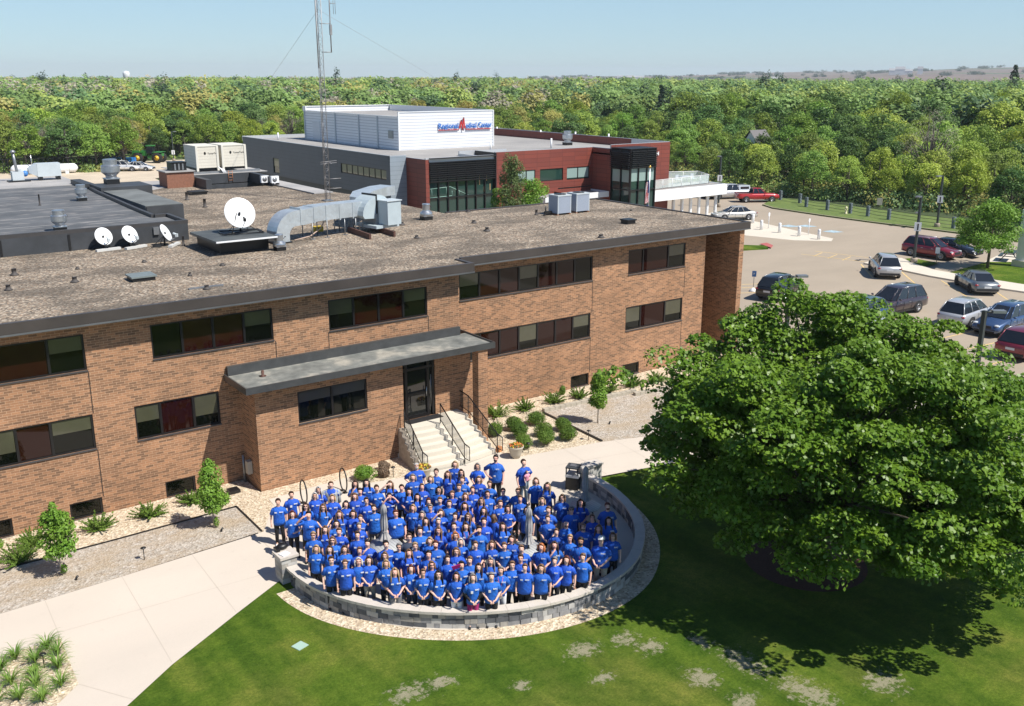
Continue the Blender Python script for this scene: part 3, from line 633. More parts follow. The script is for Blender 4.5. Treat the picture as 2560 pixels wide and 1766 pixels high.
# downpipes, meter boxes by the annex corner
ub = MB(); ub.box(12.15, 12.33, 33.3, 33.55, .5, 1.0); tag(ub.build('utility_box', mat('beige_box', (.45, .42, .36), .6)), 'beige utility box on the shaded side wall of the annex', 'utility box')
ub = MB(); ub.tube([(12.2, 33.85, .0), (12.2, 33.85, 1.1)], .05); tag(ub.build('vent_pipe', M_galvd), 'grey upright pipe in the corner beside the annex', 'pipe')
ub = MB(); ub.box(11.3, 11.7, 33.0, 33.4, 0, .12); tag(ub.build('well_cover', M_black), 'black plastic well cover in the rock by the annex corner', 'cover')
# wall light brackets / intercom omitted: not in the photo
# ---- higher roof block on the left
hb = thing('rooftop_block', 'black-clad raised roof block with pale streaked membrane top, left side of the roof', 'rooftop structure', (0, 0, 0))
w_ = MB(); w_.prism([(-30, 46.6), (15.0, 46.6), (15.0, 49.5), (14.3, 49.45), (14.4, 53.2), (14.75, 61.8), (15.3, 68.3), (15.3, 73.7), (-30, 74.5)], 7.362, 8.14); w_.build('wall', M_membrane, hb, recalc=True)
w_ = MB(); w_.prism([(-30, 46.75), (14.85, 46.75), (14.85, 49.35), (14.15, 49.3), (14.25, 53.2), (14.6, 61.8), (14.9, 67.1), (-30, 67.6)], 8.141, 8.16); w_.build('roof', M_memtop, hb, recalc=True)
w_ = MB(); w_.prism([(-30, 67.75), (15.2, 67.25), (15.25, 73.7), (-30, 74.4)], 8.143, 8.18); w_.build('rear_roof', M_lightroof, hb, recalc=True)
pr = MB()
for a, b in [((-30, 46.6), (15.0, 46.6)), ((15.0, 46.6), (15.0, 49.5)), ((15.0, 49.5), (14.3, 49.45)), ((14.3, 49.45), (14.4, 53.2)), ((14.4, 53.2), (14.75, 61.8)), ((14.75, 61.8), (15.3, 68.3))]:
    a = Vector((*a, 0)); b = Vector((*b, 0)); d = (b-a).normalized(); n = Vector((-d.y, d.x, 0))*.16; pr.prism([(a-d*.001).xy[:], (b+d*.02).xy[:], (b+n+d*.02).xy[:], (a+n-d*.001).xy[:]], 8.139, 8.31+.002*len(pr.f)/6)
pr.build('parapet', mat('dark_parapet', (.05, .047, .047), .5, vary=.1), hb, recalc=True)
w_ = MB(); w_.box(14.99, 16.95, 53.25, 61.7, 7.363, 8.27); w_.build('duct_box', mat('grey_green_membrane', (.15, .16, .155), .8, vary=.25, scale=.7), hb)
w_ = MB(); w_.box(15.02, 16.97, 53.19, 53.245, 7.364, 8.24); w_.box(16.955, 16.99, 53.25, 61.7, 7.364, 8.24); w_.build('duct_box_side', M_membrane, hb)
w_ = MB(); w_.box(14.9, 17.9, 61.75, 64.4, 7.365, 8.45); w_.box(14.6, 15.2, 64.5, 68, 7.365, 8.45); w_.build('curb', M_membrane, hb)
w_ = MB(); w_.box(6.83, 6.92, 46.57, 46.599, 7.4, 8.1); w_.box(9.6, 9.7, 46.57, 46.599, 7.4, 8.1); w_.build('downpipe', M_black, hb)
w_ = MB(); w_.box(13.35, 13.6, 46.5, 46.599, 7.75, 8.1); w_.build('scupper', M_galvd, hb)
lr = MB(); lr.prism([(15.4, 68.2), (19.2, 68.0), (20.9, 69.4), (23.0, 69.4), (23.0, 74.2), (15.4, 74.3)], 7.37, 7.40); tag(lr.build('flat_roof', M_lightroof, recalc=True), 'pale grey flat roof left of the square brick shaft', 'roof')
lr = MB(); lr.box(23.21, 27.6, 66.85, 70.19, 6.3, 6.5); lr.box(15.3, 29.5, 70, 74, 6.2, 7.3); tag(lr.build('court_floor', M_membrane), 'dark floor of the sunken roof court', 'roof court')
# sunken court with black walls further back
ct = MB(); ct.box(23.4, 27.45, 70.2, 70.5, 7.363, 8.02); ct.box(23.0, 23.4, 66.8, 74, 7.363, 8.02); ct.box(27.45, 27.8, 66.7, 74, 7.363, 8.02)
tag(ct.build('roof_curb', M_membrane), 'black curb walls round the sunken roof court below the chillers', 'roof curb')
ct = MB(); ct.box(23.41, 29.0, 70.51, 78, 8.0, 8.03); ct.box(27.81, 29.2, 60, 70.5, 7.38, 7.45)
tag(ct.build('flat_roof', M_lightroof), 'grey membrane roof strip under and beside the two chillers', 'roof')
ld = MB()
for x in (25.85, 26.15): ld.tube([(x, 70.15, 7.4), (x, 70.15, 8.25)], .02, 5)
for k in range(4): ld.tube([(25.85, 70.15, 7.55+k*.2), (26.15, 70.15, 7.55+k*.2)], .015, 5)
tag(ld.build('ladder', mat('orange_ladder', (.45, .2, .1), .6)), 'short orange ladder against the black roof court wall', 'ladder')
ch = thing('brick_chimney', 'square brick shaft with pale coping and black louvred box on top', 'chimney', (0, 0, 0))
w_ = MB(); w_.box(21.05, 22.95, 69.0, 70.8, 7.363, 8.43); w_.build('shaft', mat('red_brick_shaft', (.24, .11, .07), .9, vary=.15, scale=8), ch)
w_ = MB(); w_.box(20.95, 23.05, 68.9, 70.9, 8.431, 8.5); w_.build('coping', M_lightroof, ch)
w_ = MB(); w_.box(21.55, 22.6, 69.4, 70.4, 8.501, 9.05); w_.box(21.5, 22.65, 69.35, 70.45, 9.051, 9.09); w_.build('louvre_box', M_black, ch)
for k in range(3): w_ = MB(); w_.box(21.75+k*.27, 21.85+k*.27, 69.37, 69.399, 8.55, 8.98); w_.build('louvre', M_galvd, ch)
# ================================================================== things on the old roof
ZR = 7.362
def vent_fan(x, y, z, s, label, cap=False):
    """mushroom exhaust fan: black curb, flared skirt, drum, lid"""
    t = thing('exhaust_fan', label, 'roof fan', (x, y, z), group='spun metal roof exhaust fans'); t.scale = (s, s, s)
    c = MB(); c.box(-.42, .42, -.42, .42, 0, .32); c.build('curb', M_black, t)
    c = MB(); c.box(-.46, .46, -.46, .46, .32, .38); c.build('curb_cap', M_galv, t)
    d = MB()
    if not cap: d.lathe([(.34, .38), (.36, .55), (.55, .72), (.6, .78), (.6, 1.18), (.52, 1.24), (.44, 1.24), (.44, 1.5), (.46, 1.52), (.46, 1.6), (.38, 1.63)], n=28, smooth=False)
    else: d.lathe([(.52, .38), (.56, .52), (.54, .62), (.34, .80), (.33, .86), (.33, 1.32), (.36, 1.34), (.34, 1.40), (.05, 1.42)], n=28, smooth=False)
    d.build('housing', M_galv, t)
    h = MB(); h.tube([(.56, .12, 1.1), (.68, .14, 1.1)], .04, 6); h.tube([(.5, .3, .95), (.66, .36, .98)], .03, 6); h.build('conduit', M_black, t)
    return t
vent_fan(9.52, 47.5, 8.16, .58, 'steel exhaust fan on the black roof block nearest the parapet')
vent_fan(13.04, 58.5, 8.16, .55, 'small steel exhaust fan in the middle of the black roof block')
vent_fan(16.1, 63.9, 8.45, .92, 'largest steel exhaust fan on the black curb at the back')
vent_fan(17.34, 41.34, ZR, .52, 'small steel fan standing in front of the duct elbow', True)
vent_fan(27.75, 45.75, ZR, .62, 'steel fan alone on the gravel right of the air handler', True)
def pipe(x, y, h, r, label, z=ZR, m=None, hood=False):
    p = MB(); p.lathe([(r*1.9, 0), (r*1.5, .05), (r, .08), (r, h), (r*1.1, h), (r*.8, h)], (x, y, z), 10)
    tag(p.build('vent_pipe', m or mat('lead_grey', (.07, .062, .058), .7, vary=.2, scale=6)), label, 'vent pipe', 'small vent pipes on the gravel roof')
for x, y, h, r, l in [(39.41, 41.95, .06, .05, 'tiny vent pipe stub near the right end of the roof'), (33.76, 43.69, .30, .07, 'dark vent pipe left of the two grey condensers'), (28.2, 40.59, .18, .09, 'squat vent pipe in the middle of the right roof'), (31.48, 35.57, .16, .10, 'vent stub close to the fascia right of the step'),
        (6.55, 42.05, .26, .09, 'flared vent pipe furthest back on the left roof'), (5.83, 39.14, .2, .08, 'vent stub nearest the left edge of the photo'), (8.15, 39.27, .2, .09, 'vent stub in front of the left satellite dish'), (8.85, 41.89, .10, .05, 'low dark stub below the left dish'), (11.5, 41.88, .10, .06, 'low stub behind the grey roof hatch'),
        (13.89, 39.21, .10, .07, 'low stub right of the grey roof hatch'), (11.77, 35.06, .16, .08, 'vent stub beside the metal strip near the fascia'), (25.64, 44.78, .16, .11, 'dark round stub right of the air handler'), (24.08, 40.63, .14, .08, 'small stub below the air handler rails'), (28.08, 40.42, .2, .09, 'upright stub in mid roof right of the handler'), (29.12, 43.14, .16, .09, 'upper of two stubs in the middle of the right roof'), (31.34, 47.01, .14, .09, 'stub close to the rear roof edge'),
        (20.0, 61.86, .5, .09, 'tall rusty pipe behind the duct box'), (19.71, 57.79, .5, .09, 'tall rusty pipe nearer the white dish'), (12.1, 37.9, .14, .05, 'thin stub left of the fascia strip'), (14.2, 45.0, .45, .05, 'thin pipe beside the third small dish')]: pipe(x, y, h, r, l)
pipe(10.68, 57.6, .6, .04, 'slim black pipe standing on the black roof block', 8.16)
b_ = MB(); b_.ball((7.0, 53.3, 8.2), (.35, .2, .09)); tag(b_.build('sandbag', M_rust), 'rust-brown lump lying on the black roof block', 'sandbag')
def hatch(x, y, sx, sy, h, label, m):
    t = thing('roof_hatch', label, 'roof hatch', (x, y, ZR)); b = MB(); b.box(-sx/2, sx/2, -sy/2, sy/2, 0, h*.7); b.build('curb', M_black, t); b = MB(); b.box(-sx/2-.05, sx/2+.05, -sy/2-.05, sy/2+.05, h*.7+.001, h); b.build('lid', m, t)
M_hl = mat('grey_green_lid', (.17, .20, .20), .5, vary=.15)
hatch(10.35, 38.3, .85, .8, .2, 'grey flat roof hatch on the gravel above the second window', M_hl)
hatch(21.6, 64.6, 1.0, .9, .22, 'low black curb box behind the tall rusty pipes', M_black)
hatch(35.8, 38.3, .55, .55, .24, 'small black curb box in front of the grey condensers', M_black)
b_ = MB(); b_.box(11.2, 12.5, 35.3, 35.42, ZR, ZR+.05); tag(b_.build('metal_strip', M_galvd), 'loose grey metal strip lying on gravel near the fascia', 'metal strip')
# equipment platform with the big dish
pf = thing('equipment_platform', 'dark raised curb platform with bright front trim under the big dish', 'roof platform', (0, 0, 0))
b = MB(); b.box(14.85, 17.1, 42.0, 45.0, 7.363, 7.9); b.build('curb', M_black, pf)
b = MB(); b.box(14.4, 17.2, 41.2, 44.6, 7.93, 8.04); b.build('deck', mat('dark_deck', (.055, .06, .06), .6, col2=(.10, .11, .105), scale=1.3), pf)
b = MB(); b.box(14.4, 17.2, 41.15, 41.199, 7.97, 8.035); b.build('trim', M_white, pf)
b = MB(); b.box(14.7, 17.1, 41.5, 44.9, 7.901, 7.929); b.build('underframe', M_galvd, pf)
def dish(x, y, z, R, face, el, label, big=False):
    t = thing('satellite_dish', label, 'satellite dish', (x, y, z), face, 'rooftop satellite dishes')
    zc = R*1.25 if big else R*1.45
    d = MB(); n = 28; rings = 6; vs = []; fs = []
    for i in range(rings+1):
        rr = R*i/rings
        for k in range(n):
            a = 2*math.pi*k/n; vs.append((rr*math.cos(a)*.93, .22*(rr*rr/R)*1.0, rr*math.sin(a)))
    for i in range(rings):
        for k in range(n): fs.append((i*n+k, i*n+(k+1) % n, (i+1)*n+(k+1) % n, (i+1)*n+k))
    b0 = len(vs); vs2 = [(p[0], p[1]+.0, p[2]) for p in vs]
    # dish bowl opens towards -y; depth curve flipped
    vs = [(p[0], .22*R-p[1]*1.0, p[2]) for p in vs]; back = [(p[0], p[1]+.03, p[2]) for p in vs]
    d.add(vs+back, fs+[tuple(i+len(vs) for i in f[::-1]) for f in fs]+[(rings*n+k, rings*n+(k+1) % n, len(vs)+rings*n+(k+1) % n, len(vs)+rings*n+k) for k in range(n)], True)
    M = Matrix.Translation((0, 0, zc)) @ Matrix.Rotation(-el, 4, 'X'); d.xf(M)
    d.build('reflector', M_dish, t)
    a = MB(); a.tube([M @ Vector((0, .15*R, -R*.95)), M @ Vector((0, -R*.75, -R*.95))], .02 if not big else .018, 6); a.build('feed_arm', M_galvd if not big else M_black, t)
    a = MB(); q = M @ Vector((0, -R*.8, -R*.88)); a.box(q.x-.06, q.x+.06, q.y-.05, q.y+.05, q.z-.03, q.z+.12); a.tube([q+Vector((0, 0, .08)), q+Vector((0, .16, .14))], .045, 8); a.build('receiver', M_ltgrey if not big else M_black, t)
    s = MB(); s.tube([(0, .12, .03), (0, .12, zc)], .04, 8); s.tube([(0, .14, zc*.8), (.0, .04, zc)], .05, 8)
    s.tube([(-.45, .5, .04), (0, .13, zc*.75)], .015, 5); s.tube([(.45, .5, .04), (0, .13, zc*.75)], .015, 5); s.build('mast', M_black, t)
    s = MB()
    if big:
        for (p, q) in (((-.9, -.5), (.9, -.5)), ((-.9, .6), (.9, .6)), ((-.9, -.5), (-.9, .6)), ((.9, -.5), (.9, .6)), ((-.9, -.5), (.9, .6))): s.tube([(*p, .05), (*q, .05)], .028, 5)
        s.tube([(-.5, -.4, .05), (-.12, .1, .9)], .022, 5); s.tube([(.8, -.4, .05), (.05, .1, .5)], .022, 5); s.build('base_frame', M_black, t)
    else:
        s.box(-.55, .55, -.42, -.24, 0, .10); s.build('ballast', mat('pale_ballast', (.55, .55, .53), .8), t)
        s = MB(); s.box(-.55, .55, .15, .55, .0, .03); s.tube([(0, .12, zc*.6), (0, -.3, .1)], .025, 6); s.build('tray', M_black, t)
    return t
M_dish = mat('dish_white', (.80, .82, .83), .45)
dish(11.0, 46.05, ZR, .42, R_(10), R_(28), 'leftmost of the three small pale dishes by the black parapet')
dish(12.12, 45.95, ZR, .42, R_(22), R_(28), 'middle of the three small pale dishes by the black parapet')
dish(13.62, 45.5, ZR, .42, R_(52), R_(28), 'small pale dish turned sideways, third along the black parapet')
dish(16.2, 42.9, 8.045, .74, R_(-8), R_(30), 'large white dish on a black frame on the dark platform', True)
# silver ductwork
dk = thing('roof_duct', 'foil-wrapped silver duct arching over the gravel roof to the air handler', 'ductwork', (0, 0, 0))
M_foil = mat('crinkled_foil', (.56, .61, .64), .38, metal=.55, vary=.12, scale=2.2, bump=.5, bscale=5)
def ductpath(mb, path, w, h):
    """rectangular duct swept along (pos, tangent) in a vertical/horizontal path; w across, h in the turning plane"""
    n = len(path); vs = []
    for i, (p, side, nor) in enumerate(path):
        p = Vector(p); side = Vector(side); nor = Vector(nor)
        for a, b in ((-1, -1), (1, -1), (1, 1), (-1, 1)): vs.append(p+side*a*w/2+nor*b*h/2)
    fs = [(i*4+k, i*4+(k+1) % 4, (i+1)*4+(k+1) % 4, (i+1)*4+k) for i in range(n-1) for k in range(4)]+[(0, 3, 2, 1), ((n-1)*4, (n-1)*4+1, (n-1)*4+2, (n-1)*4+3)]
    mb.add(vs, fs)
d = MB(); dirx = Vector((.985, .17, 0)); side = Vector((-.17, .985, 0)); P0 = Vector((18.15, 43.35, ZR)); R0 = .75; path = [(P0, side, -dirx), (P0+Vector((0, 0, .35)), side, -dirx)]
for i in range(1, 9):
    a = i/8*math.pi/2; c = P0+Vector((0, 0, .35))+dirx*R0; path.append((c-dirx*R0*math.cos(a)+Vector((0, 0, R0*math.sin(a))), side, (-dirx*math.cos(a)+Vector((0, 0, math.sin(a))))))
end = path[-1][0]
for L in (.6, 1.3, 2.0, 2.8, 3.6, 4.3): path.append((end+dirx*L+Vector((0, 0, (.10 if L > 1 else .02)*(1 if L < 4 else .9))), side, Vector((0, 0, 1))))
ductpath(d, path, .85, .72); do_ = d.build('duct', M_foil, dk, recalc=True)
for k, L in enumerate((.25, 1.0, 1.7, 2.5, 3.3)):
    p = end+dirx*L+Vector((0, 0, .06)); c = MB(); ductpath(c, [(p, side, Vector((0, 0, 1))), (p+dirx*.07, side, Vector((0, 0, 1)))], .90, .79); c.build('seam_band', M_foil, dk, recalc=True)
d = MB(); ductpath(d, [((23.2, 45.1, 8.7), side, Vector((0, 0, 1))), ((24.6, 47.0, 8.75), (-.85, .5, 0), (0, 0, 1)), ((26.1, 48.1, 8.8), (-.5, .86, 0), (0, 0, 1)), ((26.9, 48.4, 8.8), (-.3, .95, 0), (0, 0, 1))], 1.1, .5); d.build('rear_branch', M_foil, dk, recalc=True)
for L in (.9, 1.75, 2.8, 3.7):
    p = end+dirx*L
    for s_ in (-.42, .42): c = MB(); q = p+side*s_; c.tube([(q.x, q.y, ZR+.02), (q.x, q.y, p.z-.3)], .028, 5); c.box(q.x-.12, q.x+.12, q.y-.06, q.y+.06, ZR, ZR+.03); c.build('support_leg', M_galvd, dk)
c = MB(); c.box(17.7, 18.65, 42.9, 43.85, 7.363, 7.42); c.build('curb', M_black, dk)
ah = thing('air_handler', 'pale blue-grey rooftop air handler with rounded blower hood on brown rails', 'air handler', (0, 0, 0))
M_ahu = mat('pale_blue_grey_paint', (.42, .49, .52), .42, vary=.05, scale=2)
c = MB(); A = Vector((23.55, 42.75)); 
def rb(mb, x0, x1, y0, y1, z0, z1): mb.box(x0, x1, y0, y1, z0, z1, R_(10), (23.6, 43.3))
c = MB(); rb(c, 23.5, 24.35, 42.6, 43.35, 7.78, 8.95); c.build('cabinet', M_ahu, ah)
c = MB(); rb(c, 23.45, 24.4, 42.55, 43.4, 8.951, 8.99); c.build('cabinet_lid', M_ltgrey, ah)
c = MB(); rb(c, 23.0, 24.45, 42.9, 44.6, 7.62, 7.76); c.build('base', M_ahu, ah)
# blower hood: half drum
c = MB(); n = 14; vs = []
for yy in (43.42, 44.5):
    for i in range(n+1): a = math.pi*i/n; vs.append((23.65+.78*math.cos(a)*(1 if a < math.pi/2 else 1.35), yy, 8.25+.95*math.sin(a)))
    vs.append((22.7, yy, 8.1)); vs.append((24.4, yy, 8.0))
m_ = n+3; fs = [(i, i+1, m_+i+1, m_+i) for i in range(m_-1)]+[(m_-1, 0, m_, 2*m_-1), tuple(range(m_-1, -1, -1)), tuple(range(m_, 2*m_))]
c.add(vs, fs); M = Matrix.Translation((23.6, 43.3, 0)) @ Matrix.Rotation(R_(10), 4, 'Z') @ Matrix.Translation((-23.6, -43.3, 0)); c.xf(M); c.build('blower_hood', M_ahu, ah, recalc=True)
c = MB(); c.box(23.35, 24.2, 43.36, 44.45, 7.77, 8.3, R_(10), (23.6, 43.3)); c.build('blower_body', M_galvd, ah)
c = MB(); rb(c, 23.42, 23.48, 43.38, 44.55, 8.3, 9.26); c.build('flange', M_black, ah)
for x, y0, y1 in ((22.2, 40.4, 44.4), (23.55, 40.4, 44.6)):
    c = MB(); c.box(x-.05, x+.05, y0+1.2, y1, 7.363, 7.62, R_(-5)); c.build('rail', M_rust, ah)
c = MB()
for x, y in ((21.9, 43.9), (22.3, 43.5), (22.6, 44.3), (22.0, 44.7), (22.9, 43.9)): c.tube([(x, y, ZR), (x, y, 8.15)], .03, 5)
c.build('support_posts', M_galvd, ah)
c = MB(); c.tube([(18.8, 43.0, 7.45), (19.8, 43.4, 7.5), (20.6, 43.9, 7.75), (21.2, 44.6, 8.1)], .03, 6); tag(c.build('pipe', mat('copper_beige', (.45, .33, .26), .6)), 'thin bent beige pipe rising under the silver duct', 'pipe')
c = MB(); c.box(20.9, 21.35, 45.2, 45.6, ZR, 7.62); tag(c.build('crate', mat('yellow_plastic', (.55, .38, .03), .6)), 'small yellow crate on gravel under the duct', 'crate')
def condenser(x, y, label):
    t = thing('condenser_unit', label, 'air conditioner', (x, y, ZR)); c = MB(); c.box(-.48, .48, -.42, .42, .1, 1.05); c.build('coil', stripes_mat('condenser_fins', (.34, .39, .47), (.20, .23, .29), .045, .35, 2, .5), t)
    c = MB()
    for a in (-.48, .44):
        for b in (-.42, .38): c.box(a-.003, a+.043, b-.003, b+.043, .06, 1.06)
    c.box(-.5, .5, -.44, .44, 1.051, 1.12); c.build('casing', M_ltgrey, t)
    c = MB(); c.lathe([(.34, 0), (.34, .03), (.1, .035)], (0, 0, 1.121), 18); c.build('fan_grille', M_black, t)
    c = MB(); c.box(-.5, -.38, -.4, .4, 0, .059); c.box(.38, .5, -.4, .4, 0, .059); c.build('feet', mat('timber', (.3, .13, .06), .8), t)
condenser(35.1, 43.25, 'left grey-blue condenser unit on the right part of roof'); condenser(36.55, 43.35, 'right grey-blue condenser unit on the right part of roof')
c = MB(); c.tube([(34.2, 43.4, ZR), (34.2, 43.4, 7.85)], .04, 5); c.box(34.0, 34.5, 43.2, 43.3, 7.45, 7.6); c.tube([(33.9, 43.2, 7.4), (34.7, 43.4, 7.45)], .04, 5); tag(c.build('pipe_stand', M_black), 'black pipe stand with small box left of the condensers', 'pipe stand')
# two big chillers on a frame
for i, (x0, x1, lab) in enumerate(((23.95, 25.56, 'left cream cooling tower box at the back of the roof'), (25.86, 27.66, 'right cream cooling tower box beside the grey building'))):
    t = thing('cooling_tower', lab, 'cooling tower', (0, 0, 0)); y0, y1 = 71.2, 73.8
    c = MB(); c.box(x0, x1, y0, y1, 8.42, 9.93); c.build('casing', stripes_mat('cream_corrugated', (.66, .62, .53), (.50, .46, .40), .22, .1, 2, .6), t)
    c = MB(); c.box(x0-.03, x1+.03, y0-.03, y1+.03, 9.931, 10.0); c.build('top_rim', mat('cream_trim', (.68, .65, .57), .6), t)
    c = MB()
    for xa in (x0-.04, x1-.12): c.box(xa, xa+.16, y0-.05, y0+.1, 8.2, 9.94); 
    c.build('corner_post', mat('cream_trim', (.68, .65, .57)), t)
    c = MB(); c.box(x0+.05, x1-.05, y0+.1, y1-.1, 8.25, 8.419); c.build('sump', M_black, t)
    text('maker_name', 'TowerTech', .17, (x0+.85, y0-.012, 9.38), (R_(90), 0, 0), mat('faded_black_print', (.05, .045, .04), .7), t, .003)
    c = MB(); c.ball((x0+.65, y0-.01, 9.46), (.08, .008, .11)); c.build('maker_emblem', M_black, t)
c = MB(); c.box(23.3, 28.6, 70.95, 71.15, 7.98, 8.18); c.box(23.3, 28.6, 73.5, 73.7, 7.98, 8.18); c.box(23.5, 23.7, 70.9, 74, 7.5, 7.97); c.box(28.1, 28.3, 70.9, 74, 7.5, 7.97); tag(c.build('steel_frame', M_galvd), 'grey steel beams carrying the two cream cooling towers', 'steel frame')
c = MB()
for k in range(5): c.tube([(25.4+.08*k, 70.9, 8.5-.05*k), (25.6+.05*k, 70.75, 8.25), (25.7+.05*k, 70.7, 8.04)], .03, 5)
tag(c.build('pipework', M_white), 'bundle of white pipes dropping between the two cooling towers', 'pipes')
for i, (x, y, lab) in enumerate(((27.25, 66.9, 'left of two small white split air conditioners'), (27.75, 66.3, 'small white split air conditioner with round fan grille'))):
    t = thing('split_unit', lab, 'air conditioner', (x, y, 7.4)); c = MB(); c.box(-.28, .28, -.13, .13, .18, .66); c.build('casing', M_white, t)
    c = MB(); c.lathe([(.17, 0), (.17, .01), (.02, .012)], (0, 0, 0), 16); c.xf(Matrix.Translation((-.04, -.131, .42)) @ Matrix.Rotation(R_(90), 4, 'X')); c.build('fan_grille', M_galvd, t)
    c = MB(); c.box(-.26, -.14, -.2, .2, 0, .179); c.box(.14, .26, -.2, .2, 0, .179); c.build('feet', M_black, t)
# small roof machines and the tank far left
t = thing('pump_skid', 'small pale fan unit with blue motor on the far left roof', 'roof fan', (12.1, 71.3, 8.18)); c = MB(); c.box(-.35, .35, -.3, .3, .1, .65); c.build('casing', M_ltgrey, t); c = MB(); c.tube([(0, 0, .6), (-.1, 0, 1.9)], .09, 8); c.lathe([(.16, 0), (.18, .1), (.05, .2)], (-.1, 0, 1.85), 10); c.build('stack', M_galvd, t); c = MB(); c.ball((.45, -.1, .5), .2); c.build('motor', mat('blue_motor', (.05, .2, .5), .5), t); c = MB(); c.box(-.6, .7, -.4, .4, 0, .09); c.build('skid', M_black, t)
t = thing('pump_skid', 'pale box-shaped duct unit in front of the long white tank', 'air handler', (14.0, 71.5, 8.18)); c = MB(); c.box(-.7, .75, -.4, .4, .25, 1.1); c.build('casing', M_ltgrey, t); c = MB(); c.add([(-1.2, -.2, .5), (-1.2, .2, .5), (-1.2, .2, .8), (-1.2, -.2, .8), (-.71, -.4, .3), (-.71, .4, .3), (-.71, .4, 1.1), (-.71, -.4, 1.1)], [(0, 1, 2, 3), (0, 4, 5, 1), (1, 5, 6, 2), (2, 6, 7, 3), (3, 7, 4, 0)]); c.tube([(-1.8, 0, .65), (-1.2, 0, .65)], .12, 8); c.build('inlet', M_ltgrey, t); c = MB()
for a in (-.6, .5): c.box(a, a+.2, -.35, .35, 0, .249)
c.build('feet', M_black, t)
t = thing('storage_tank', 'long white cylindrical gas tank on legs beyond the roof', 'tank', (0, 0, 0))
pa, pb = atz(28, 438), atz(196, 432); pa = Vector((pa.x, pa.y, .8)); pb = Vector((pb.x, pb.y, .8)); L = pb-pa; dx = L.normalized()
c = MB(); c.tube([pa-dx*.02, pa+dx*.12, pa+dx*.45, pb-dx*.45, pb-dx*.12, pb+dx*.02], [.12, .4, .68, .68, .4, .12], 20); c.build('vessel', M_white, t)
for f in (.15, .42, .62, .87): c = MB(); p = pa+L*f; c.tube([p-dx*.03, p+dx*.03], .7, 20); c.build('band', M_ltgrey, t)
for f in (.18, .82):
    c = MB(); p = pa+L*f; c.box(p.x-.25, p.x+.25, p.y-.6, p.y+.6, -.05, .35); c.build('leg', M_white, t)
c = MB(); p = pa+L*.3; c.tube([(p.x, p.y-1, 1.0), (p.x, p.y-1, 3.0)], .07, 6); c.build('gauge_pipe', M_galv, t)
# fence behind the tank
c = MB()
for i in range(34):
    p = pa-dx*6+dx*(L.length+14)*i/33+Vector((-dx.y, dx.x, 0))*2.2; c.box(p.x-.05, p.x+.05, p.y-.05, p.y+.05, -.1, 2.3)
p = pa-dx*6+Vector((-dx.y, dx.x, 0))*2.2; q = p+dx*(L.length+14)
for z in (.3, 1.2, 2.2): c.tube([(p.x, p.y, z), (q.x, q.y, z)], .06, 5)
tag(c.build('fence', M_black), 'dark open fence behind the long white tank', 'fence')
# ================================================================== radio mast with guy wires
ms = thing('radio_mast', 'tall slender lattice radio mast with antennas, rising out of frame', 'radio mast', (27.02, 56.4, 7.36))
M_ms = mat('galvanised_mast', (.36, .35, .35), .5, metal=.5, vary=.25, scale=1.2)
leg = [(.18*math.cos(a), .18*math.sin(a)) for a in (R_(200), R_(320), R_(80))]
for x, y in leg: c = MB(); c.tube([(x, y, 0), (x, y, 15)], .022, 6); c.build('leg', M_ms, ms)
c = MB(); zz = 0; k = 0
while zz < 14.8:
    for i in range(3):
        a, b = leg[i], leg[(i+1) % 3]; c.tube([(*a, zz), (*b, zz+.4)] if k % 2 == 0 else [(*b, zz), (*a, zz+.4)], .008, 4); c.tube([(*a, zz+.4), (*b, zz+.4)], .007, 4)
    zz += .4; k += 1
c.build('lattice', M_ms, ms)
c = MB(); c.tube([(.60, -.3, 8.9), (.60, -.3, 10.6), (.62, -.3, 15)], .035, 6); c.tube([(.05, 0, 10.55), (.60, -.3, 10.55)], .02, 4); c.tube([(.1, 0, 8.92), (.6, -.3, 8.92)], .025, 4); c.box(.55, .68, -.36, -.24, 9.9, 10.5); c.tube([(.60, -.3, 11.7), (.95, -.4, 11.7)], .018, 4); c.tube([(.82, -.36, 11.1), (.82, -.36, 12.4)], .014, 4); c.tube([(.93, -.4, 11.1), (.93, -.4, 12.4)], .014, 4); c.build('antenna', M_ms, ms)
c = MB()
for z in (2.3, 2.42): c.tube([(-.45, -.2, z), (.7, -.1, z+.04)], .02, 4)
c.tube([(0, .2, 2.35), (.1, -.6, 2.35)], .02, 4); c.tube([(-.3, -.5, 2.35), (.5, .3, 2.35)], .015, 4)
for z in (.75, 1.35): c.tube([(.1, 0, z), (.9, -.2, z+.02)], .018, 4)
for k in range(7): c.tube([(.3+.09*k, -.1, .70), (.3+.09*k, -.1, .82)], .006, 3)
c.tube([(-.18, -.06, 8.0), (-.22, -.06, 15)], .03, 5); c.build('side_antennas', M_ms, ms)
Mw = mat('guy_wire', (.42, .45, .48), .5, metal=.2)
def wire(a, b, lab): c = MB(); c.tube([a, b], .011, 4); tag(c.build('guy_wire', Mw), lab, 'cable', 'guy wires of the radio mast')
top = Vector((27.02, 56.4, 18.7))
wire(top, Vector(_O+ray(676, 198)*78), 'thin guy wire running down left from the mast'); wire(top, Vector(_O+ray(1085, 193)*95), 'thin guy wire running down right from the mast')
c = MB(); c.box(26.75, 27.3, 56.1, 56.7, 7.363, 7.42); c.build('base_plate', M_galvd, None).parent = None
bpl = bpy.data.objects['base_plate']; bpl.parent = ms; bpl.location = (-27.02, -56.4, -7.36)

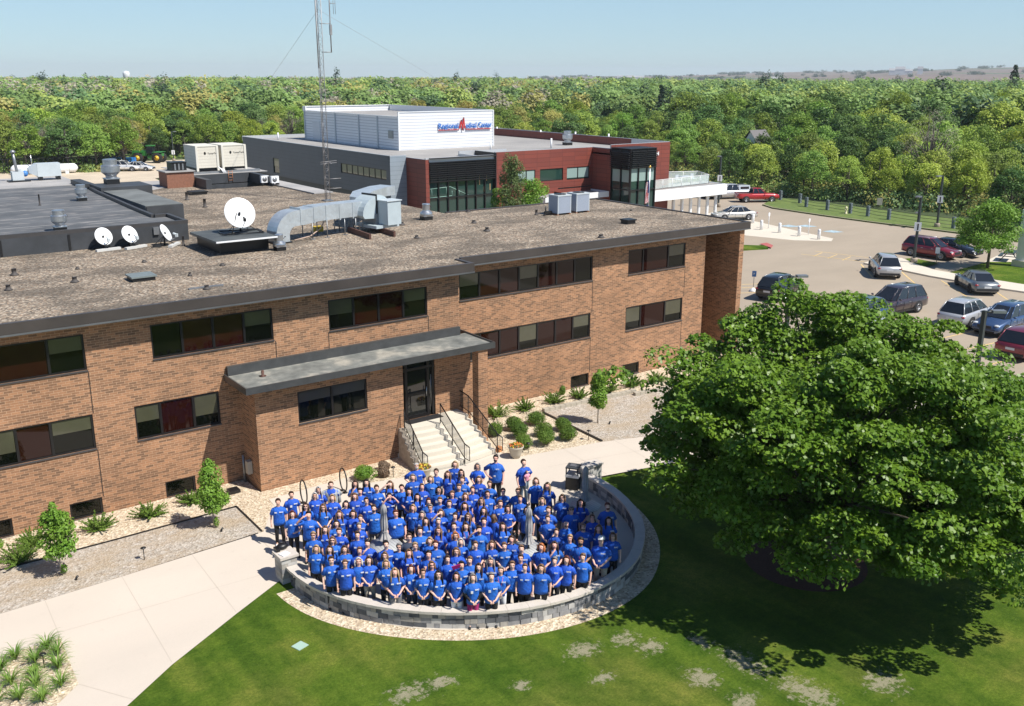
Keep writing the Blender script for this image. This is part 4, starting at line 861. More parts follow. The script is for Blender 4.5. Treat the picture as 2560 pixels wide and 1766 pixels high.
# ================================================================== new medical centre building
nb = thing('medical_centre', 'modern medical building of slate, red panel and glass with white cube on its roof', 'building', (0, 0, 0))
M_slate = stripes_mat('slate_blue_panel', (.085, .10, .125), (.055, .065, .085), .40, .06, 2, .55)
M_slatel = stripes_mat('pale_slate_panel', (.27, .32, .37), (.15, .18, .21), .40, .06, 2, .5)
def panels(name, c1, c2, jw, jh, wj=.03):
    m, t, b, pos = newmat(name, .6)
    sx = _n(t, 'ShaderNodeSeparateXYZ'); t.links.new(pos, sx.inputs[0]); ad = _n(t, 'ShaderNodeMath', operation='ADD'); t.links.new(sx.outputs[0], ad.inputs[0]); t.links.new(sx.outputs[1], ad.inputs[1])
    cb = _n(t, 'ShaderNodeCombineXYZ'); t.links.new(ad.outputs[0], cb.inputs[0]); t.links.new(sx.outputs[2], cb.inputs[1])
    br = _n(t, 'ShaderNodeTexBrick'); br.offset = .0; br.inputs['Scale'].default_value = 1; br.inputs['Brick Width'].default_value = jw; br.inputs['Row Height'].default_value = jh; br.inputs['Mortar Size'].default_value = wj; br.inputs['Bias'].default_value = 0
    br.inputs['Color1'].default_value = (*c1, 1); br.inputs['Color2'].default_value = (*c2, 1); br.inputs['Mortar'].default_value = (*[x*.45 for x in c1], 1)
    t.links.new(cb.outputs[0], br.inputs['Vector']); t.links.new(br.outputs['Color'], b.inputs['Base Color']); return m
M_red = panels('red_panel', (.215, .050, .034), (.175, .042, .030), 1.6, .42, .018)
M_nglass = mat('green_tinted_glass', (.020, .050, .042), .05, spec=.7)
M_nbl = mat('pale_roller_blind', (.26, .36, .34), .3, coat=.5)
M_dark = mat('black_louvre', (.010, .010, .011), .5)
M_whiteclad = stripes_mat('white_ribbed_cladding', (.74, .76, .79), (.50, .52, .56), .30, .28, 2, .5, vary=.03)
GX, GY = 44.85, 80.15; TZ = 7.75
w_ = MB(); wall(w_, 'x', GX, GY, 116, 3.9, TZ, [(80.9, 90.2, 5.49, 6.45), (105.6, 107.25, 4.15, 5.85)], face=-1); w_.build('slate_wall', M_slate, nb)
w_ = MB(); wall(w_, 'x', GX+.25, GY, 116, 0, 3.9, face=-1); w_.box(GX+.02, GX+.25, GY, 116, 3.86, 3.9); w_.build('dark_lower_wall', M_membrane, nb)  # lower stretch of the slate wall, coloured dark and set back a little
w_ = MB(); wall(w_, 'y', GY, GX, 46.57, 0, TZ-.002); w_.build('front_panel', M_slatel, nb)
w_ = MB(); wall(w_, 'x', 46.57, 76.7, GY, 0, 7.58, face=-1); wall(w_, 'y', 76.7, 46.57, 46.95, 0, 7.58); w_.build('red_wall', M_red, nb); w_ = MB()
wall(w_, 'y', 76.7, 54.3, 66.4, 0, 7.92, [(55.9, 59.1, 4.85, 6.05), (59.68, 62.6, 4.85, 6.05), (63.1, 66.05, 4.82, 6.05)])
wall(w_, 'x', 66.4, 73.85, 76.7, 0, 7.92, face=-1); wall(w_, 'y', 73.85, 69.9, 74.6, 0, 8.3); wall(w_, 'x', 74.6, 73.85, 107, 0, 8.3, face=1); wall(w_, 'y', 73.85, 66.4, 69.9, 7.6, 8.3)
w_.build('red_wall', M_red, nb)
def nwin(lst, Yp, axis='y'):
    for (a0, a1, z0, z1, n, bl) in lst:
        f = MB(); g = MB()
        def bx(mb, a, b, d0, d1, za, zb):
            if axis == 'y': mb.box(a, b, Yp+d0, Yp+d1, za, zb)
            else: mb.box(Yp+d0, Yp+d1, a, b, za, zb)
        bx(f, a0, a1, .05, .14, z0, z0+.07); bx(f, a0, a1, .05, .14, z1-.07, z1)
        for i in range(n+1): x = a0+(a1-a0)*i/n; bx(f, max(a0, x-.045), min(a1, x+.045), .048, .14, z0+.071, z1-.071)
        fo = f.build('window', M_frame, nb)
        for i in range(n):
            x = a0+(a1-a0)*i/n; p = MB(); bx(p, x+.05, x+(a1-a0)/n-.05, .10, .13, z0+.07, z1-.07); p.build('pane', M_nglass, fo)
            if bl[i % len(bl)] != '0':
                p = MB(); bx(p, x+.07, x+(a1-a0)/n-.07, .085, .095, z1-.08-(z1-z0)*int(bl[i % len(bl)])/10, z1-.08); p.build('blind', M_nbl, fo)
nwin([(55.9, 59.1, 4.85, 6.05, 3, '068'), (59.68, 62.6, 4.85, 6.05, 1, '0'), (63.1, 66.05, 4.82, 6.05, 2, '88')], 76.7)
M_olive = mat('olive_blind', (.16, .17, .12), .3, coat=.5); M_nbl_save = M_nbl; M_nbl = M_olive
nwin([(80.9, 90.2, 5.49, 6.45, 8, '8'), (105.6, 107.25, 4.15, 5.85, 1, '5')], GX, 'x'); M_nbl = M_nbl_save
# glazed hall with louvres above
def glasshall(x0, x1, Y, z1, n, zl, name='glass_front', axis='y', face=-1):
    def bx(mb, a, b, d0, d1, za, zb):
        if axis == 'y': mb.box(a, b, Y+d0, Y+d1, za, zb)
        else: mb.box(Y+d0, Y+d1, a, b, za, zb)
    f = MB()
    for i in range(n+1): x = x0+(x1-x0)*i/n; bx(f, x-.05, x+.05, 0, .16, 0, z1-.05)
    for z in (0, 1.55, 4.0, zl-.1): bx(f, x0, x1, .005, .15, z, z+.09)
    fo = f.build(name, M_frame, nb); g = MB(); bx(g, x0, x1, .16, .2, 0, z1-.2); g.build('pane', M_nglass, fo)
    l = MB(); k = int((z1-zl)/.19)
    for i in range(k): z = zl+i*.19; bx(l, x0+.02, x1-.02, -.22, -.01, z, z+.07)
    l.build('louvres', M_dark, nb); bk = MB(); bx(bk, x0, x1, .05, .14, zl+.3, z1-.06); bk.build('louvre_backing', mat('very_dark_grey', (.02, .02, .021), .7), nb)
glasshall(46.95, 54.2, 76.75, 7.62, 7, 5.55)
w_ = MB(); w_.box(54.21, 54.3, 76.5, 80, 0, 7.9); w_.box(46.96, 54.2, 76.48, 76.9, 7.62, 7.70); w_.build('trim', M_dark, nb)
tw = glasshall(66.5, 69.9, 71.05, 8.0, 3, 6.25); glasshall(71.05, 73.85, 66.42, 7.98, 2, 6.1, axis='x')
for i, (a, b) in enumerate(((66.6, 67.6), (67.7, 68.75), (68.85, 69.8))):
    w_ = MB(); w_.box(a, b, 71.19, 71.2, 4.9, 6.2); w_.build('blind', M_nbl, nb)
for a, b in ((71.2, 72.35), (72.55, 73.75)): w_ = MB(); w_.box(66.565, 66.575, a, b, 4.8, 6.1); w_.build('blind', M_nbl, nb)
w_ = MB(); w_.box(66.4, 69.95, 71.0, 73.84, 8.001, 8.08); w_.box(69.92, 69.98, 71.1, 73.84, 0, 8.0); w_.build('trim', M_dark, nb)
# pale things inside the hall: stair rails and hanging lamps behind the glass
w_ = MB(); w_.tube([(47.1, 76.9, 4.9), (49.3, 76.9, 5.0), (51.3, 76.9, 4.1)], .03, 4); w_.tube([(47.1, 76.9, 4.1), (49.5, 76.9, 4.15)], .03, 4)
for x in (47.3, 48.1, 48.9, 49.5, 50.3): w_.tube([(x, 76.9, 4.1), (x, 76.9, 4.95 if x < 49.4 else 4.6)], .022, 4)
w_.build('stair_rail', mat('pale_green_rail', (.25, .42, .36), .5), nb)
for x, z0, z1 in ((52.6, 5.0, 5.9), (53.4, 5.3, 6.1), (53.1, 4.3, 4.8), (53.8, 4.4, 5.0)): w_ = MB(); w_.box(x-.03, x+.03, 76.88, 76.9, z0, z1); w_.build('hanging_lamp', mat('warm_lamp_shade', (.55, .36, .18), .6), nb)
# roofs
rp = MB(); rp.prism([(44.9, 80.2), (46.6, 80.2), (46.6, 76.75), (52.6, 76.75), (66.4, 76.75), (66.4, 73.9), (74.55, 73.9), (75.6, 107), (72, 116), (44.9, 116)], 7.3, 7.46); rp.build('roof', M_newroof, nb, recalc=True)
w_ = MB()
def par(a, b, z1, wd=.16, z0=7.3):
    a = Vector((*a, 0)); b = Vector((*b, 0)); d = (b-a).normalized(); n = Vector((-d.y, d.x, 0))*wd; w_.prism([a.xy[:], b.xy[:], (b+n).xy[:], (a+n).xy[:]], z0, z1)
par((GX+.02, 116), (GX+.02, GY+.01), TZ+.04); par((GX, GY+.03), (46.6, GY+.03), TZ+.045); par((46.6, GY), (46.6, 76.72), 7.60); par((46.6, 76.73), (54.3, 76.73), 7.71); par((52.4, 76.9), (52.4, 80.0), 7.7); par((52.4, 80.02), (58.0, 80.02), 7.9)
par((54.3, 76.74), (66.45, 76.74), 7.96); par((66.42, 76.7), (66.42, 73.9), 7.965); par((66.4, 73.88), (74.6, 73.88), 8.33); par((74.58, 73.9), (75.6, 107), 8.335); par((75.6, 107), (60, 116.5), 8.0); par((72, 116.2), (GX, 116.2), 7.83)
w_.build('roof_edge', mat('pale_metal_coping', (.52, .54, .56), .4, metal=.3), nb, recalc=True)
for q, z in (((305, 380), 7.5), ((2000, 465), 7.5)): p = atz(600+q[0]/3.191, 230+q[1]/3.191, z); w_ = MB(); w_.tube([(p.x, p.y, 7.4), (p.x, p.y, 8.3)], .09, 6); w_.build('vent_stub', M_white, nb)
for q in ((135, 335), (483, 365), (760, 380), (1025, 398), (568, 440)): p = atz(1200+q[0]/3.191, 230+q[1]/3.191, 7.6); w_ = MB(); w_.tube([(p.x, p.y, 7.4), (p.x, p.y, 8.5)], .1, 6); w_.build('vent_stub', M_white, nb)
vf = vent_fan(70.5, 85.7, 7.46, .95, 'steel exhaust fan on the roof of the red and grey building')
# white cube with the sign
w_ = MB(); wall(w_, 'y', 89.25, 51.1, 62.9, 7.45, 11.25); wall(w_, 'x', 51.1, 89.25, 112, 7.45, 10.75, face=-1); wall(w_, 'x', 62.9, 89.25, 112, 7.45, 11.25, face=1); wall(w_, 'y', 112, 51.1, 62.9, 7.45, 11.25, face=1); w_.build('white_cube', M_whiteclad, nb)
w_ = MB(); w_.box(51.15, 62.85, 89.35, 111.9, 10.55, 10.62); w_.build('cube_roof', M_newroof, nb)
w_ = MB(); w_.box(51.05, 62.95, 89.2, 89.38, 11.251, 11.33); w_.box(62.8, 62.95, 89.39, 112, 11.252, 11.33); w_.box(51.05, 62.95, 111.9, 112.05, 11.25, 11.331); w_.box(51.02, 51.2, 89.4, 112, 10.76, 10.86); w_.box(51.03, 51.16, 89.2, 89.32, 7.46, 11.25); w_.box(62.86, 62.96, 89.18, 89.30, 7.46, 11.25); w_.box(51.0, 51.1, 111.2, 112, 10.8, 11.33); w_.box(62.79, 62.85, 89.5, 111.8, 10.62, 11.25); w_.build('cube_trim', M_white, nb)
w_ = MB()
for y in (93.6, 97.8, 103.5, 111.6): w_ = MB(); w_.box(50.98, 51.09, y, y+.16, 7.46, 10.75); w_.build('downpipe', M_ltgrey, nb)
w_ = MB(); w_.box(51.04, 51.09, 107.6, 109.6, 7.47, 9.7); do_ = w_.build('service_door', stripes_mat('pale_door', (.62, .64, .67), (.5, .5, .52), .5, .04, 2), nb); w_ = MB(); w_.box(51.03, 51.09, 90.4, 91.4, 8.6, 9.4); w_.build('louvre', M_galvd, nb)
# the roof sign
sg = MATS.get('x'); M_sb = mat('sign_blue', (.02, .16, .52), .4); M_sr = mat('sign_red', (.50, .025, .03), .4)
for tx_, xa, xb in (('Regional', 55.75, 58.28), ('edical Center', 59.22, 62.6)):
    o_ = text('sign_lettering', tx_, .78, (xa, 89.12, 9.52), (R_(90), 0, 0), M_sb, nb, .03, .010); wd_ = max(v.co.x for v in o_.data.vertices); o_.scale = ((xb-xa)/wd_, 1, 1)
w_ = MB()
for pts in ([(58.35, 9.45), (58.62, 10.35), (58.72, 10.35), (58.50, 9.45)], [(58.60, 10.35), (58.78, 9.25), (58.90, 9.25), (58.72, 10.35)], [(58.78, 9.25), (58.86, 9.25), (59.02, 10.62), (58.92, 10.62)], [(58.92, 10.62), (59.02, 10.62), (59.16, 9.45), (59.03, 9.45)]):
    w_.add([(x, 89.08, z) for x, z in pts]+[(x, 89.14, z) for x, z in pts], [(0, 3, 2, 1)[::-1], (4, 5, 6, 7)[::-1], (0, 1, 5, 4), (1, 2, 6, 5), (2, 3, 7, 6), (3, 0, 4, 7)])
w_.build('sign_letter', M_sr, nb, recalc=True)
w_ = MB(); w_.box(55.8, 58.3, 89.09, 89.2, 9.33, 9.39); w_.box(59.25, 62.5, 89.09, 89.2, 9.33, 9.39); w_.build('sign_underline', M_sr, nb)
text('sign_lettering', 'PAVILION', .52, (70.55, 73.76, 7.02), (R_(90), 0, 0), M_white, nb, .03, .012, sx=1.05)
# entrance canopy with terrace, white columns
cz = 3.55
w_ = MB(); w_.prism([(70.0, 75.2), (69.7, 71.95), (82.0, 72.4), (82.1, 75.6), (77.5, 76.6), (77.5, 77.5), (74.6, 77.5), (74.6, 73.8), (70, 73.8)], cz-.02, cz+.03); w_.build('canopy_roof', M_newroof, nb, recalc=True)
w_ = MB()
for a, b in (((69.7, 71.93), (82.1, 72.38)), ((82.1, 72.4), (82.2, 75.7)), ((69.98, 73.8), (69.68, 71.95))):
    a = Vector((*a, 0)); b = Vector((*b, 0)); d = (b-a).normalized(); n = Vector((-d.y, d.x, 0))*.2; w_.prism([a.xy[:], b.xy[:], (b+n).xy[:], (a+n).xy[:]], 2.55, cz+.1)
w_.build('canopy_edge', M_white, nb, recalc=True)
w_ = MB(); w_.prism([(70, 72.2), (81.9, 72.6), (81.9, 75.4), (70, 73.8)], 2.8, 2.86); w_.build('canopy_soffit', M_ltgrey, nb, recalc=True)
for i in range(6):
    for j, yy in enumerate((73.4,)):
        x = 74.9+1.3*i
        c = MB(); c.lathe([(.20, 0), (.17, .1), (.17, 2.7), (.2, 2.8)], (x, yy-.1+j*.3, 0), 14); c.build('column', M_white, nb)
w_ = MB(); w_.prism([(70.1, 73.9), (74.6, 73.9), (74.7, 77.2), (82.7, 76.1), (80.6, 74.3), (70.1, 73.6)], cz+.03, cz+.06); w_.build('terrace', M_lightroof, nb, recalc=True)
def glassrail(a, b, n, z=cz+.06, h=.95):
    a = Vector((*a, z)); b = Vector((*b, z)); f = MB()
    f.tube([a+Vector((0, 0, h)), b+Vector((0, 0, h))], .035, 5)
    for i in range(n+1): p = a+(b-a)*i/n; f.tube([p, p+Vector((0, 0, h))], .035, 5)
    f.build('terrace_rail', M_white, nb); d = (b-a).normalized(); q = Vector((-d.y, d.x, 0))*.01; g = MB(); g.add([a+Vector((0, 0, .08))-q, b+Vector((0, 0, .08))-q, b+Vector((0, 0, h-.05))-q, a+Vector((0, 0, h-.05))-q, a+Vector((0, 0, .08))+q, b+Vector((0, 0, .08))+q, b+Vector((0, 0, h-.05))+q, a+Vector((0, 0, h-.05))+q], [(0, 1, 2, 3), (7, 6, 5, 4)])
    m = mat('rail_glass', (.75, .85, .82), .05); 
    if not m.get('gl'): m['gl'] = 1; m.node_tree.nodes['Principled BSDF'].inputs['Alpha'].default_value = .35
    g.build('rail_glass', m, nb)
glassrail((71.5, 73.0), (80.9, 74.0), 6); glassrail((80.9, 74.0), (82.9, 77.5), 3); glassrail((82.9, 77.5), (76, 80), 4)
t = thing('patio_table', 'pale outdoor table with chairs on the glass-railed terrace', 'table', (79.2, 76.0, cz+.06)); c = MB(); c.box(-.8, .8, -.4, .4, .7, .75); c.build('top', M_ltgrey, t); c = MB(); [c.tube([(x, y, 0), (x, y, .7)], .03, 5) for x in (-.7, .7) for y in (-.3, .3)]; c.build('legs', M_galvd, t)
for i, x in enumerate((-.9, .9)):
    t = thing('patio_chair', ('left' if x < 0 else 'right')+' pale blue chair beside the table on the terrace', 'chair', (79.2+x*1.3, 75.8, cz+.06)); c = MB(); c.box(-.25, .25, -.25, .25, .42, .46); c.build('seat', M_ltgrey, t); c = MB(); c.box(-.25, .25, .2, .24, .461, .95); c.build('backrest', M_ltgrey, t); c = MB(); [c.tube([(a, b, 0), (a, b, .42)], .02, 4) for a in (-.22, .22) for b in (-.22, .22)]; c.build('legs', M_galvd, t)
# two low canopies left of the entrance
for i, (x0, x1, y0, y1) in enumerate(((57.8, 61.4, 73.4, 76.6), (61.5, 66.2, 74.0, 76.6))):
    w_ = MB(); w_.box(x0, x1, y0, y1, 3.55, 3.6); w_.build('low_canopy', M_newroof, nb); w_ = MB(); w_.box(x0-.1, x1+.1, y0-.12, y0, 3.2, 3.75); w_.box(x1, x1+.1, y0, y1, 3.2, 3.75); w_.box(x0-.1, x0, y0, y1, 3.2, 3.75); w_.build('low_canopy_edge', M_white, nb)
glasshall(62, 66.3, 76.66, 3.2, 6, 3.1, 'ground_floor_glazing')
# flagpole and flag
fp = thing('flagpole', 'silver flagpole with gold ball in front of the canopy', 'flagpole', (65.6, 66.6, 0)); ftop = aty(1625, 420, 66.6); c = MB(); c.tube([(0, 0, 0), (0, 0, ftop.z)], [.08, .045], 8); fp.location = (ftop.x, 66.6, 0); c.build('pole', M_galv, fp); c = MB(); c.ball((0, 0, ftop.z+.1), .13); c.build('finial', mat('gold', (.6, .4, .1), .3, metal=.8), fp)
def flag(name, lab, z1, h, cols, w=.55, canton=None):
    m = MB(); nx = 14; vs = []
    nz = 13
    for i in range(nz+1):
        for k in range(nx+1):
            u = k/nx; v = i/nz; fold = .09*math.sin(u*15+v*2.2)
            vs.append((ftop.x-.06-u*w*(.55+.35*v), 66.6+fold-.02, z1-h*v-u*.25*h*(.3)))
    mi = []
    for i in range(nz):
        for k in range(nx):
            a = i*(nx+1)+k; m.m = 2 if (canton and i < 7 and k < 7) else (0 if (k//1) % 2 == 0 else 1); m.add([vs[a], vs[a+1], vs[a+nx+2], vs[a+nx+1]], [(0, 1, 2, 3)], True)
    o = m.build(name, cols); sd = o.modifiers.new('th', 'SOLIDIFY'); sd.thickness = .01; tag(o, lab, 'flag')
flag('flag', 'drooping red and white striped flag with blue canton on the pole', ftop.z-1.2, 2.0, [mat('flag_red', (.5, .03, .04), .8), mat('flag_white', (.8, .8, .8), .8), mat('flag_blue', (.02, .03, .16), .8)], canton=1)
flag('flag', 'drooping dark blue flag below the striped flag', ftop.z-3.4, 1.2, [mat('flag_blue', (.02, .03, .16)), mat('flag_navy', (.03, .05, .22), .8), mat('flag_white', (.8, .8, .8))], w=.45)
# ================================================================== curved patio wall
M_blk = [mat('block_light', (.44, .43, .41), .9, vary=.15, scale=4), mat('block_mid', (.24, .24, .245), .9, vary=.2, scale=4), mat('block_dark', (.10, .105, .115), .9, vary=.25, scale=4), mat('block_warm', (.33, .31, .28), .9, vary=.2, scale=4)]
M_cap = mat('pale_limestone_cap', (.56, .51, .45), .85, vary=.06, scale=3, bump=.3, bscale=30)
pw = thing('patio_wall', 'low curved wall of grey blocks with pale stone cap round the patio', 'wall', (0, 0, 0))
A0, A1 = -math.pi*1.02, math.pi*.03
rng = random.Random(4)
bk = MB()
for c in range(3):
    a = A0+.02+.03*c
    while a < A1-.02:
        L = rng.choice([.22, .3, .38, .16])/6.0; a2 = min(a+L, A1-.02); z0 = -.05 if c == 0 else .16*c; z1 = .16*(c+1)-.006
        ro, ri = rwall(a)+rng.uniform(-.006, .006), rwall(a)-.25
        bk.m = rng.choices([0, 1, 2, 3], [3, 4, 3, 2])[0]
        g = .004/6; P = []
        for r in (ro, ri):
            for ang in (a+g, a2-g): P.append((CX+r*math.cos(ang), CY+r*math.sin(ang)))
        bk.prism([P[0], P[1], P[3], P[2]], z0, z1); a = a2
bk.build('block_course', M_blk, pw, recalc=True)
cpm = MB(); ang = A0
i = 0
while ang < A1-.001:
    a2 = min(ang+.62/5.9, A1); pts = []
    for k in range(5): t_ = ang+.0006+(a2-ang-.0012)*k/4; r = rwall(t_)+.07+rng.uniform(-.006, .006); pts.append((CX+r*math.cos(t_), CY+r*math.sin(t_)))
    for k in range(4, -1, -1): t_ = ang+.0006+(a2-ang-.0012)*k/4; pts.append((CX+(rwall(t_)-.26)*math.cos(t_), CY+(rwall(t_)-.26)*math.sin(t_)))
    cpm.prism(pts, .478, .56); ang = a2
cpm.build('cap', M_cap, pw, recalc=True)
def pillar(x0, x1, y0, y1, h, label):
    t = thing('wall_pillar', label, 'pillar', (0, 0, 0)); b = MB(); r = random.Random(9)
    n = 5
    for c in range(n):
        z0 = -.05 if c == 0 else h*c/n; z1 = h*(c+1)/n-.005; xm = x0+(x1-x0)*(.4 if c % 2 else .6)
        for a, bb in ((x0, xm-.003), (xm+.003, x1)): b.m = r.choice([0, 1, 3, 0]); b.box(a, bb, y0, y1, z0, z1)
    b.build('blocks', M_blk, t); c = MB(); c.box(x0-.05, x1+.05, y0-.05, y1+.05, h, h+.08); c.build('cap', M_cap, t)
pillar(10.18, 10.68, 25.66, 26.2, .82, 'grey block end pillar of the patio wall beside the path, camera bag on it')
pillar(22.2, 23.15, 25.75, 26.1, .78, 'grey block end pillar of the patio wall next to the litter bin')
# things lying on the left pillar
c = MB(); c.ball((10.45, 26.2, .99), (.2, .14, .1)); c.tube([(10.3, 26.2, .98), (10.35, 26.2, 1.12), (10.55, 26.2, 1.12), (10.6, 26.2, .98)], .02, 5); c.box(10.2, 10.32, 26.05, 26.3, .91, 1.0); tag(c.build('camera_bag', M_black), 'black camera bag standing on the left pillar', 'bag')
c = MB(); c.box(10.22, 10.5, 25.72, 25.95, .903, .93, .3); tag(c.build('paper_sheets', M_white), 'white sheets of paper lying on the left pillar', 'paper')
# bicycle hoops on the pad
pad = sheet('rack_pad', [(12.30, 31.80), (15.82, 31.93), (15.9, 31.0), (15.8, 30.8), (12.2, 30.9)], .014, M_path)
for x, y, lab in ((13.17, 30.65, 'black hoop bike rack nearest the mulch bed'), (14.83, 30.8, 'black hoop bike rack nearest the round bush')):
    t = thing('bike_rack', lab, 'bike rack', (x, y, .014), R_(86), group='black hoop bike racks'); c = MB()
    c.tube([(.34*math.cos(a)*(1), 0, .47+.45*math.sin(a)) for a in [R_(-68+316*i/28-90+68-90+0) for i in range(0)] or [R_(-70)+R_(320)*i/30 for i in range(31)]], .028, 8); c.build('hoop', M_black, t)
    for a in (-1, 1): c = MB(); c.lathe([(.10, 0), (.10, .015), (.03, .02)], (.12*a, 0, 0), 14); c.tube([(.12*a, 0, 0), (.12*a*1.0, 0, .06)], .028, 8); c.build('foot_plate', M_black, t)
# closed umbrellas with tables
M_cloth = mat('light_grey_canvas', (.40, .39, .385), .85, vary=.1, scale=9)
M_slat = stripes_mat('grey_slat_table', (.42, .43, .43), (.12, .12, .12), .11, .1, 0, .6)
def umbrella(x, y, h, label, table=True, rot=0.3, hem=.95):
    t = thing('closed_umbrella', label, 'parasol', (x, y, 0), rot, 'closed grey patio umbrellas'); c = MB(); c.tube([(0, 0, 0), (0, 0, h-.05)], .025, 8); c.build('pole', M_black, t)
    c = MB(); n = 32; prof = [(.03, h), (.09, h-.10), (.11, h-.28), (.085, h-.30), (.11, h-.55), (.12, h-.80), (.085, h-.92), (.13, hem+.12), (.20, hem)]
    vs = [];
    for r, z in prof:
        for k in range(n): a = 2*math.pi*k/n; rr = .82*r*(1+.28*math.cos(8*a)+.08*math.cos(3*a+z*3)); vs.append((rr*math.cos(a), rr*math.sin(a), z+(.03*math.cos(8*a) if z < hem+.2 else 0)))
    c.add(vs, [(i*n+k, i*n+(k+1) % n, (i+1)*n+(k+1) % n, (i+1)*n+k) for i in range(len(prof)-1) for k in range(n)], True); c.build('canopy', M_cloth, t)
    c = MB(); c.tube([(.09*math.cos(a), .09*math.sin(a), h-.92) for a in [2*math.pi*k/16 for k in range(16)]], .012, 5, True); c.build('tie_strap', M_cloth, t)
    c = MB(); c.lathe([(.26, 0), (.26, .05), (.05, .09), (.04, .3)], n=18); c.build('base', M_black, t)
    if table:
        g = thing('patio_table', 'grey slatted table with '+table, 'table', (x, y, 0), rot); c = MB(); c.lathe([(.05, .72), (.56, .72), (.56, .75), (.05, .75)], n=8, cap=False); c.build('table_top', M_slat, g)
        for a in range(4): an = R_(45+90*a); c = MB(); c.tube([(.2*math.cos(an), .2*math.sin(an), .72), (.42*math.cos(an), .42*math.sin(an), 0)], .025, 6); c.build('leg', M_black, g)
        for a in range(3):
            an = R_(30+120*a); c = MB(); bx, by = .85*math.cos(an), .85*math.sin(an); c.box(bx-.18, bx+.18, by-.18, by+.18, .42, .45, an); c.build('seat', M_slat, g); c = MB(); c.tube([(bx, by, .42), (bx*.5, by*.5, .2)], .025, 6); c.build('seat_arm', M_black, g)
def upos(px, py, z): p = atz(px, py, z); return p.x, p.y
ux, uy = upos(680+1695/6.09, 1180+490/6.09, 2.15); umbrella(ux, uy, 2.15, 'closed grey patio umbrella left in the crowd, by a person in grey trousers', 'a closed umbrella in the left of the crowd')
ux, uy = upos(1220+775/7.6, 1130+1050/7.6, 2.15); umbrella(ux, uy, 2.15, 'closed grey patio umbrella in the right middle of the crowd', 'a closed umbrella in the right middle of the crowd', .9)
ux, uy = upos(1220+1860/7.6, 1130+275/7.6, 2.2); umbrella(ux, uy, 2.2, 'closed grey patio umbrella at the back beside the litter bin', 'a closed umbrella beside the litter bin', .2)
t = thing('litter_bin', 'dark litter bin with pale band and hooded top at the patio edge', 'litter bin', (22.0, 26.05, 0), R_(35)); c = MB(); c.box(-.24, .24, -.24, .24, 0, .5); c.build('base', M_black, t)
M_bin = mat('bin_grey', (.05, .055, .06), .5); c = MB(); c.box(-.25, .25, -.25, .25, .501, .6); c.build('liner', mat('bag_white', (.6, .6, .6), .6), t); c = MB()
for a in (-.24, .2):
    for b in (-.24, .2): c.box(a, a+.04, b, b+.04, .601, .85)
c.box(-.25, .25, -.25, .25, .851, .90); c.build('hood', M_bin, t); c = MB(); c.box(-.12, .12, -.12, .12, .901, .93); c.build('ash_tray', M_galvd, t)
# planters with flowers
def planter(x, y, lab):
    t = thing('flower_planter', lab, 'planter', (x, y, .012)); c = MB(); c.lathe([(.17, 0), (.24, .18), (.30, .42), (.33, .46), (.33, .50), (.29, .50), (.28, .44)], n=24); c.build('pot', mat('tan_pot', (.42, .38, .31), .8, vary=.08), t)
    c = MB(); c.lathe([(.28, .43), (.05, .45)], n=18); c.build('soil', M_mulch, t)
    rg = np.random.default_rng(int(x*10)); n = 260; a = rg.uniform(0, 6.28, n); r = .29*np.sqrt(rg.uniform(0, 1, n)); P = np.stack([r*np.cos(a), r*np.sin(a), .5+.12*(1-r/.3)+rg.uniform(-.04, .05, n)], 1); N = np.tile([0, 0, 1.0], (n, 1))
    mi = rg.choice([0, 0, 1, 1, 2, 3], n)
    mkobj('flowers', leafmesh('flowers', P, N, .07, [mat('planter_leaf', (.06, .13, .02), .8), mat('yellow_flower', (.75, .6, .05), .7), mat('red_flower', (.55, .06, .04), .7), mat('orange_flower', (.7, .25, .04), .7)], mi=mi, rng=rg), t)
planter(22.04, 29.75, 'tan flower pot of yellow and red flowers right of the steps'); planter(17.85, 30.05, 'tan flower pot of red and yellow flowers left of the steps')
c = MB(); c.box(21.78, 21.98, 30.6, 30.8, .01, .22, .3); tag(c.build('brick_block', mat('orange_block', (.55, .24, .10), .8)), 'small orange block at the foot of the right railing', 'block')
# path lights
def pathlight(x, y, lab):
    t = thing('path_light', lab, 'garden light', (x, y, 0), group='black path lights'); c = MB(); c.tube([(0, 0, 0), (0, 0, .44)], .014, 6); c.build('stem', M_black, t); c = MB(); c.lathe([(.09, .42), (.085, .44), (.02, .47)], n=16); c.build('shade', M_black, t)
for x, y, l in ((7.23, 29.75, 'black path light standing in the left mulch bed'), (3.34, 25.23, 'black path light among the grassy plants at lower left'), (25.73, 29.52, 'black path light at the right edge of the shrub group'), (22.75, 29.85, 'black path light behind the right flower pot'), (17.0, 30.9, 'black path light left of the left flower pot')): pathlight(x, y, l)
for x, y, l in ((5.15, 29.65, 'small black spotlight by the first young tree'), (9.95, 30.25, 'small black spotlight by the second young tree'), (27.75, 30.45, 'small black spotlight by the young tree on the right')):
    c = MB(); c.tube([(x, y, 0), (x, y, .08), (x+.06, y, .14)], .035, 6); tag(c.build('spotlight', M_black), l, 'garden light')
c = MB(); c.box(9.02, 9.36, 22.1, 22.42, 0, .02, .3); tag(c.build('valve_cover', mat('pale_green_plastic', (.36, .50, .42), .6)), 'pale green valve cover set flat in the lawn', 'cover')

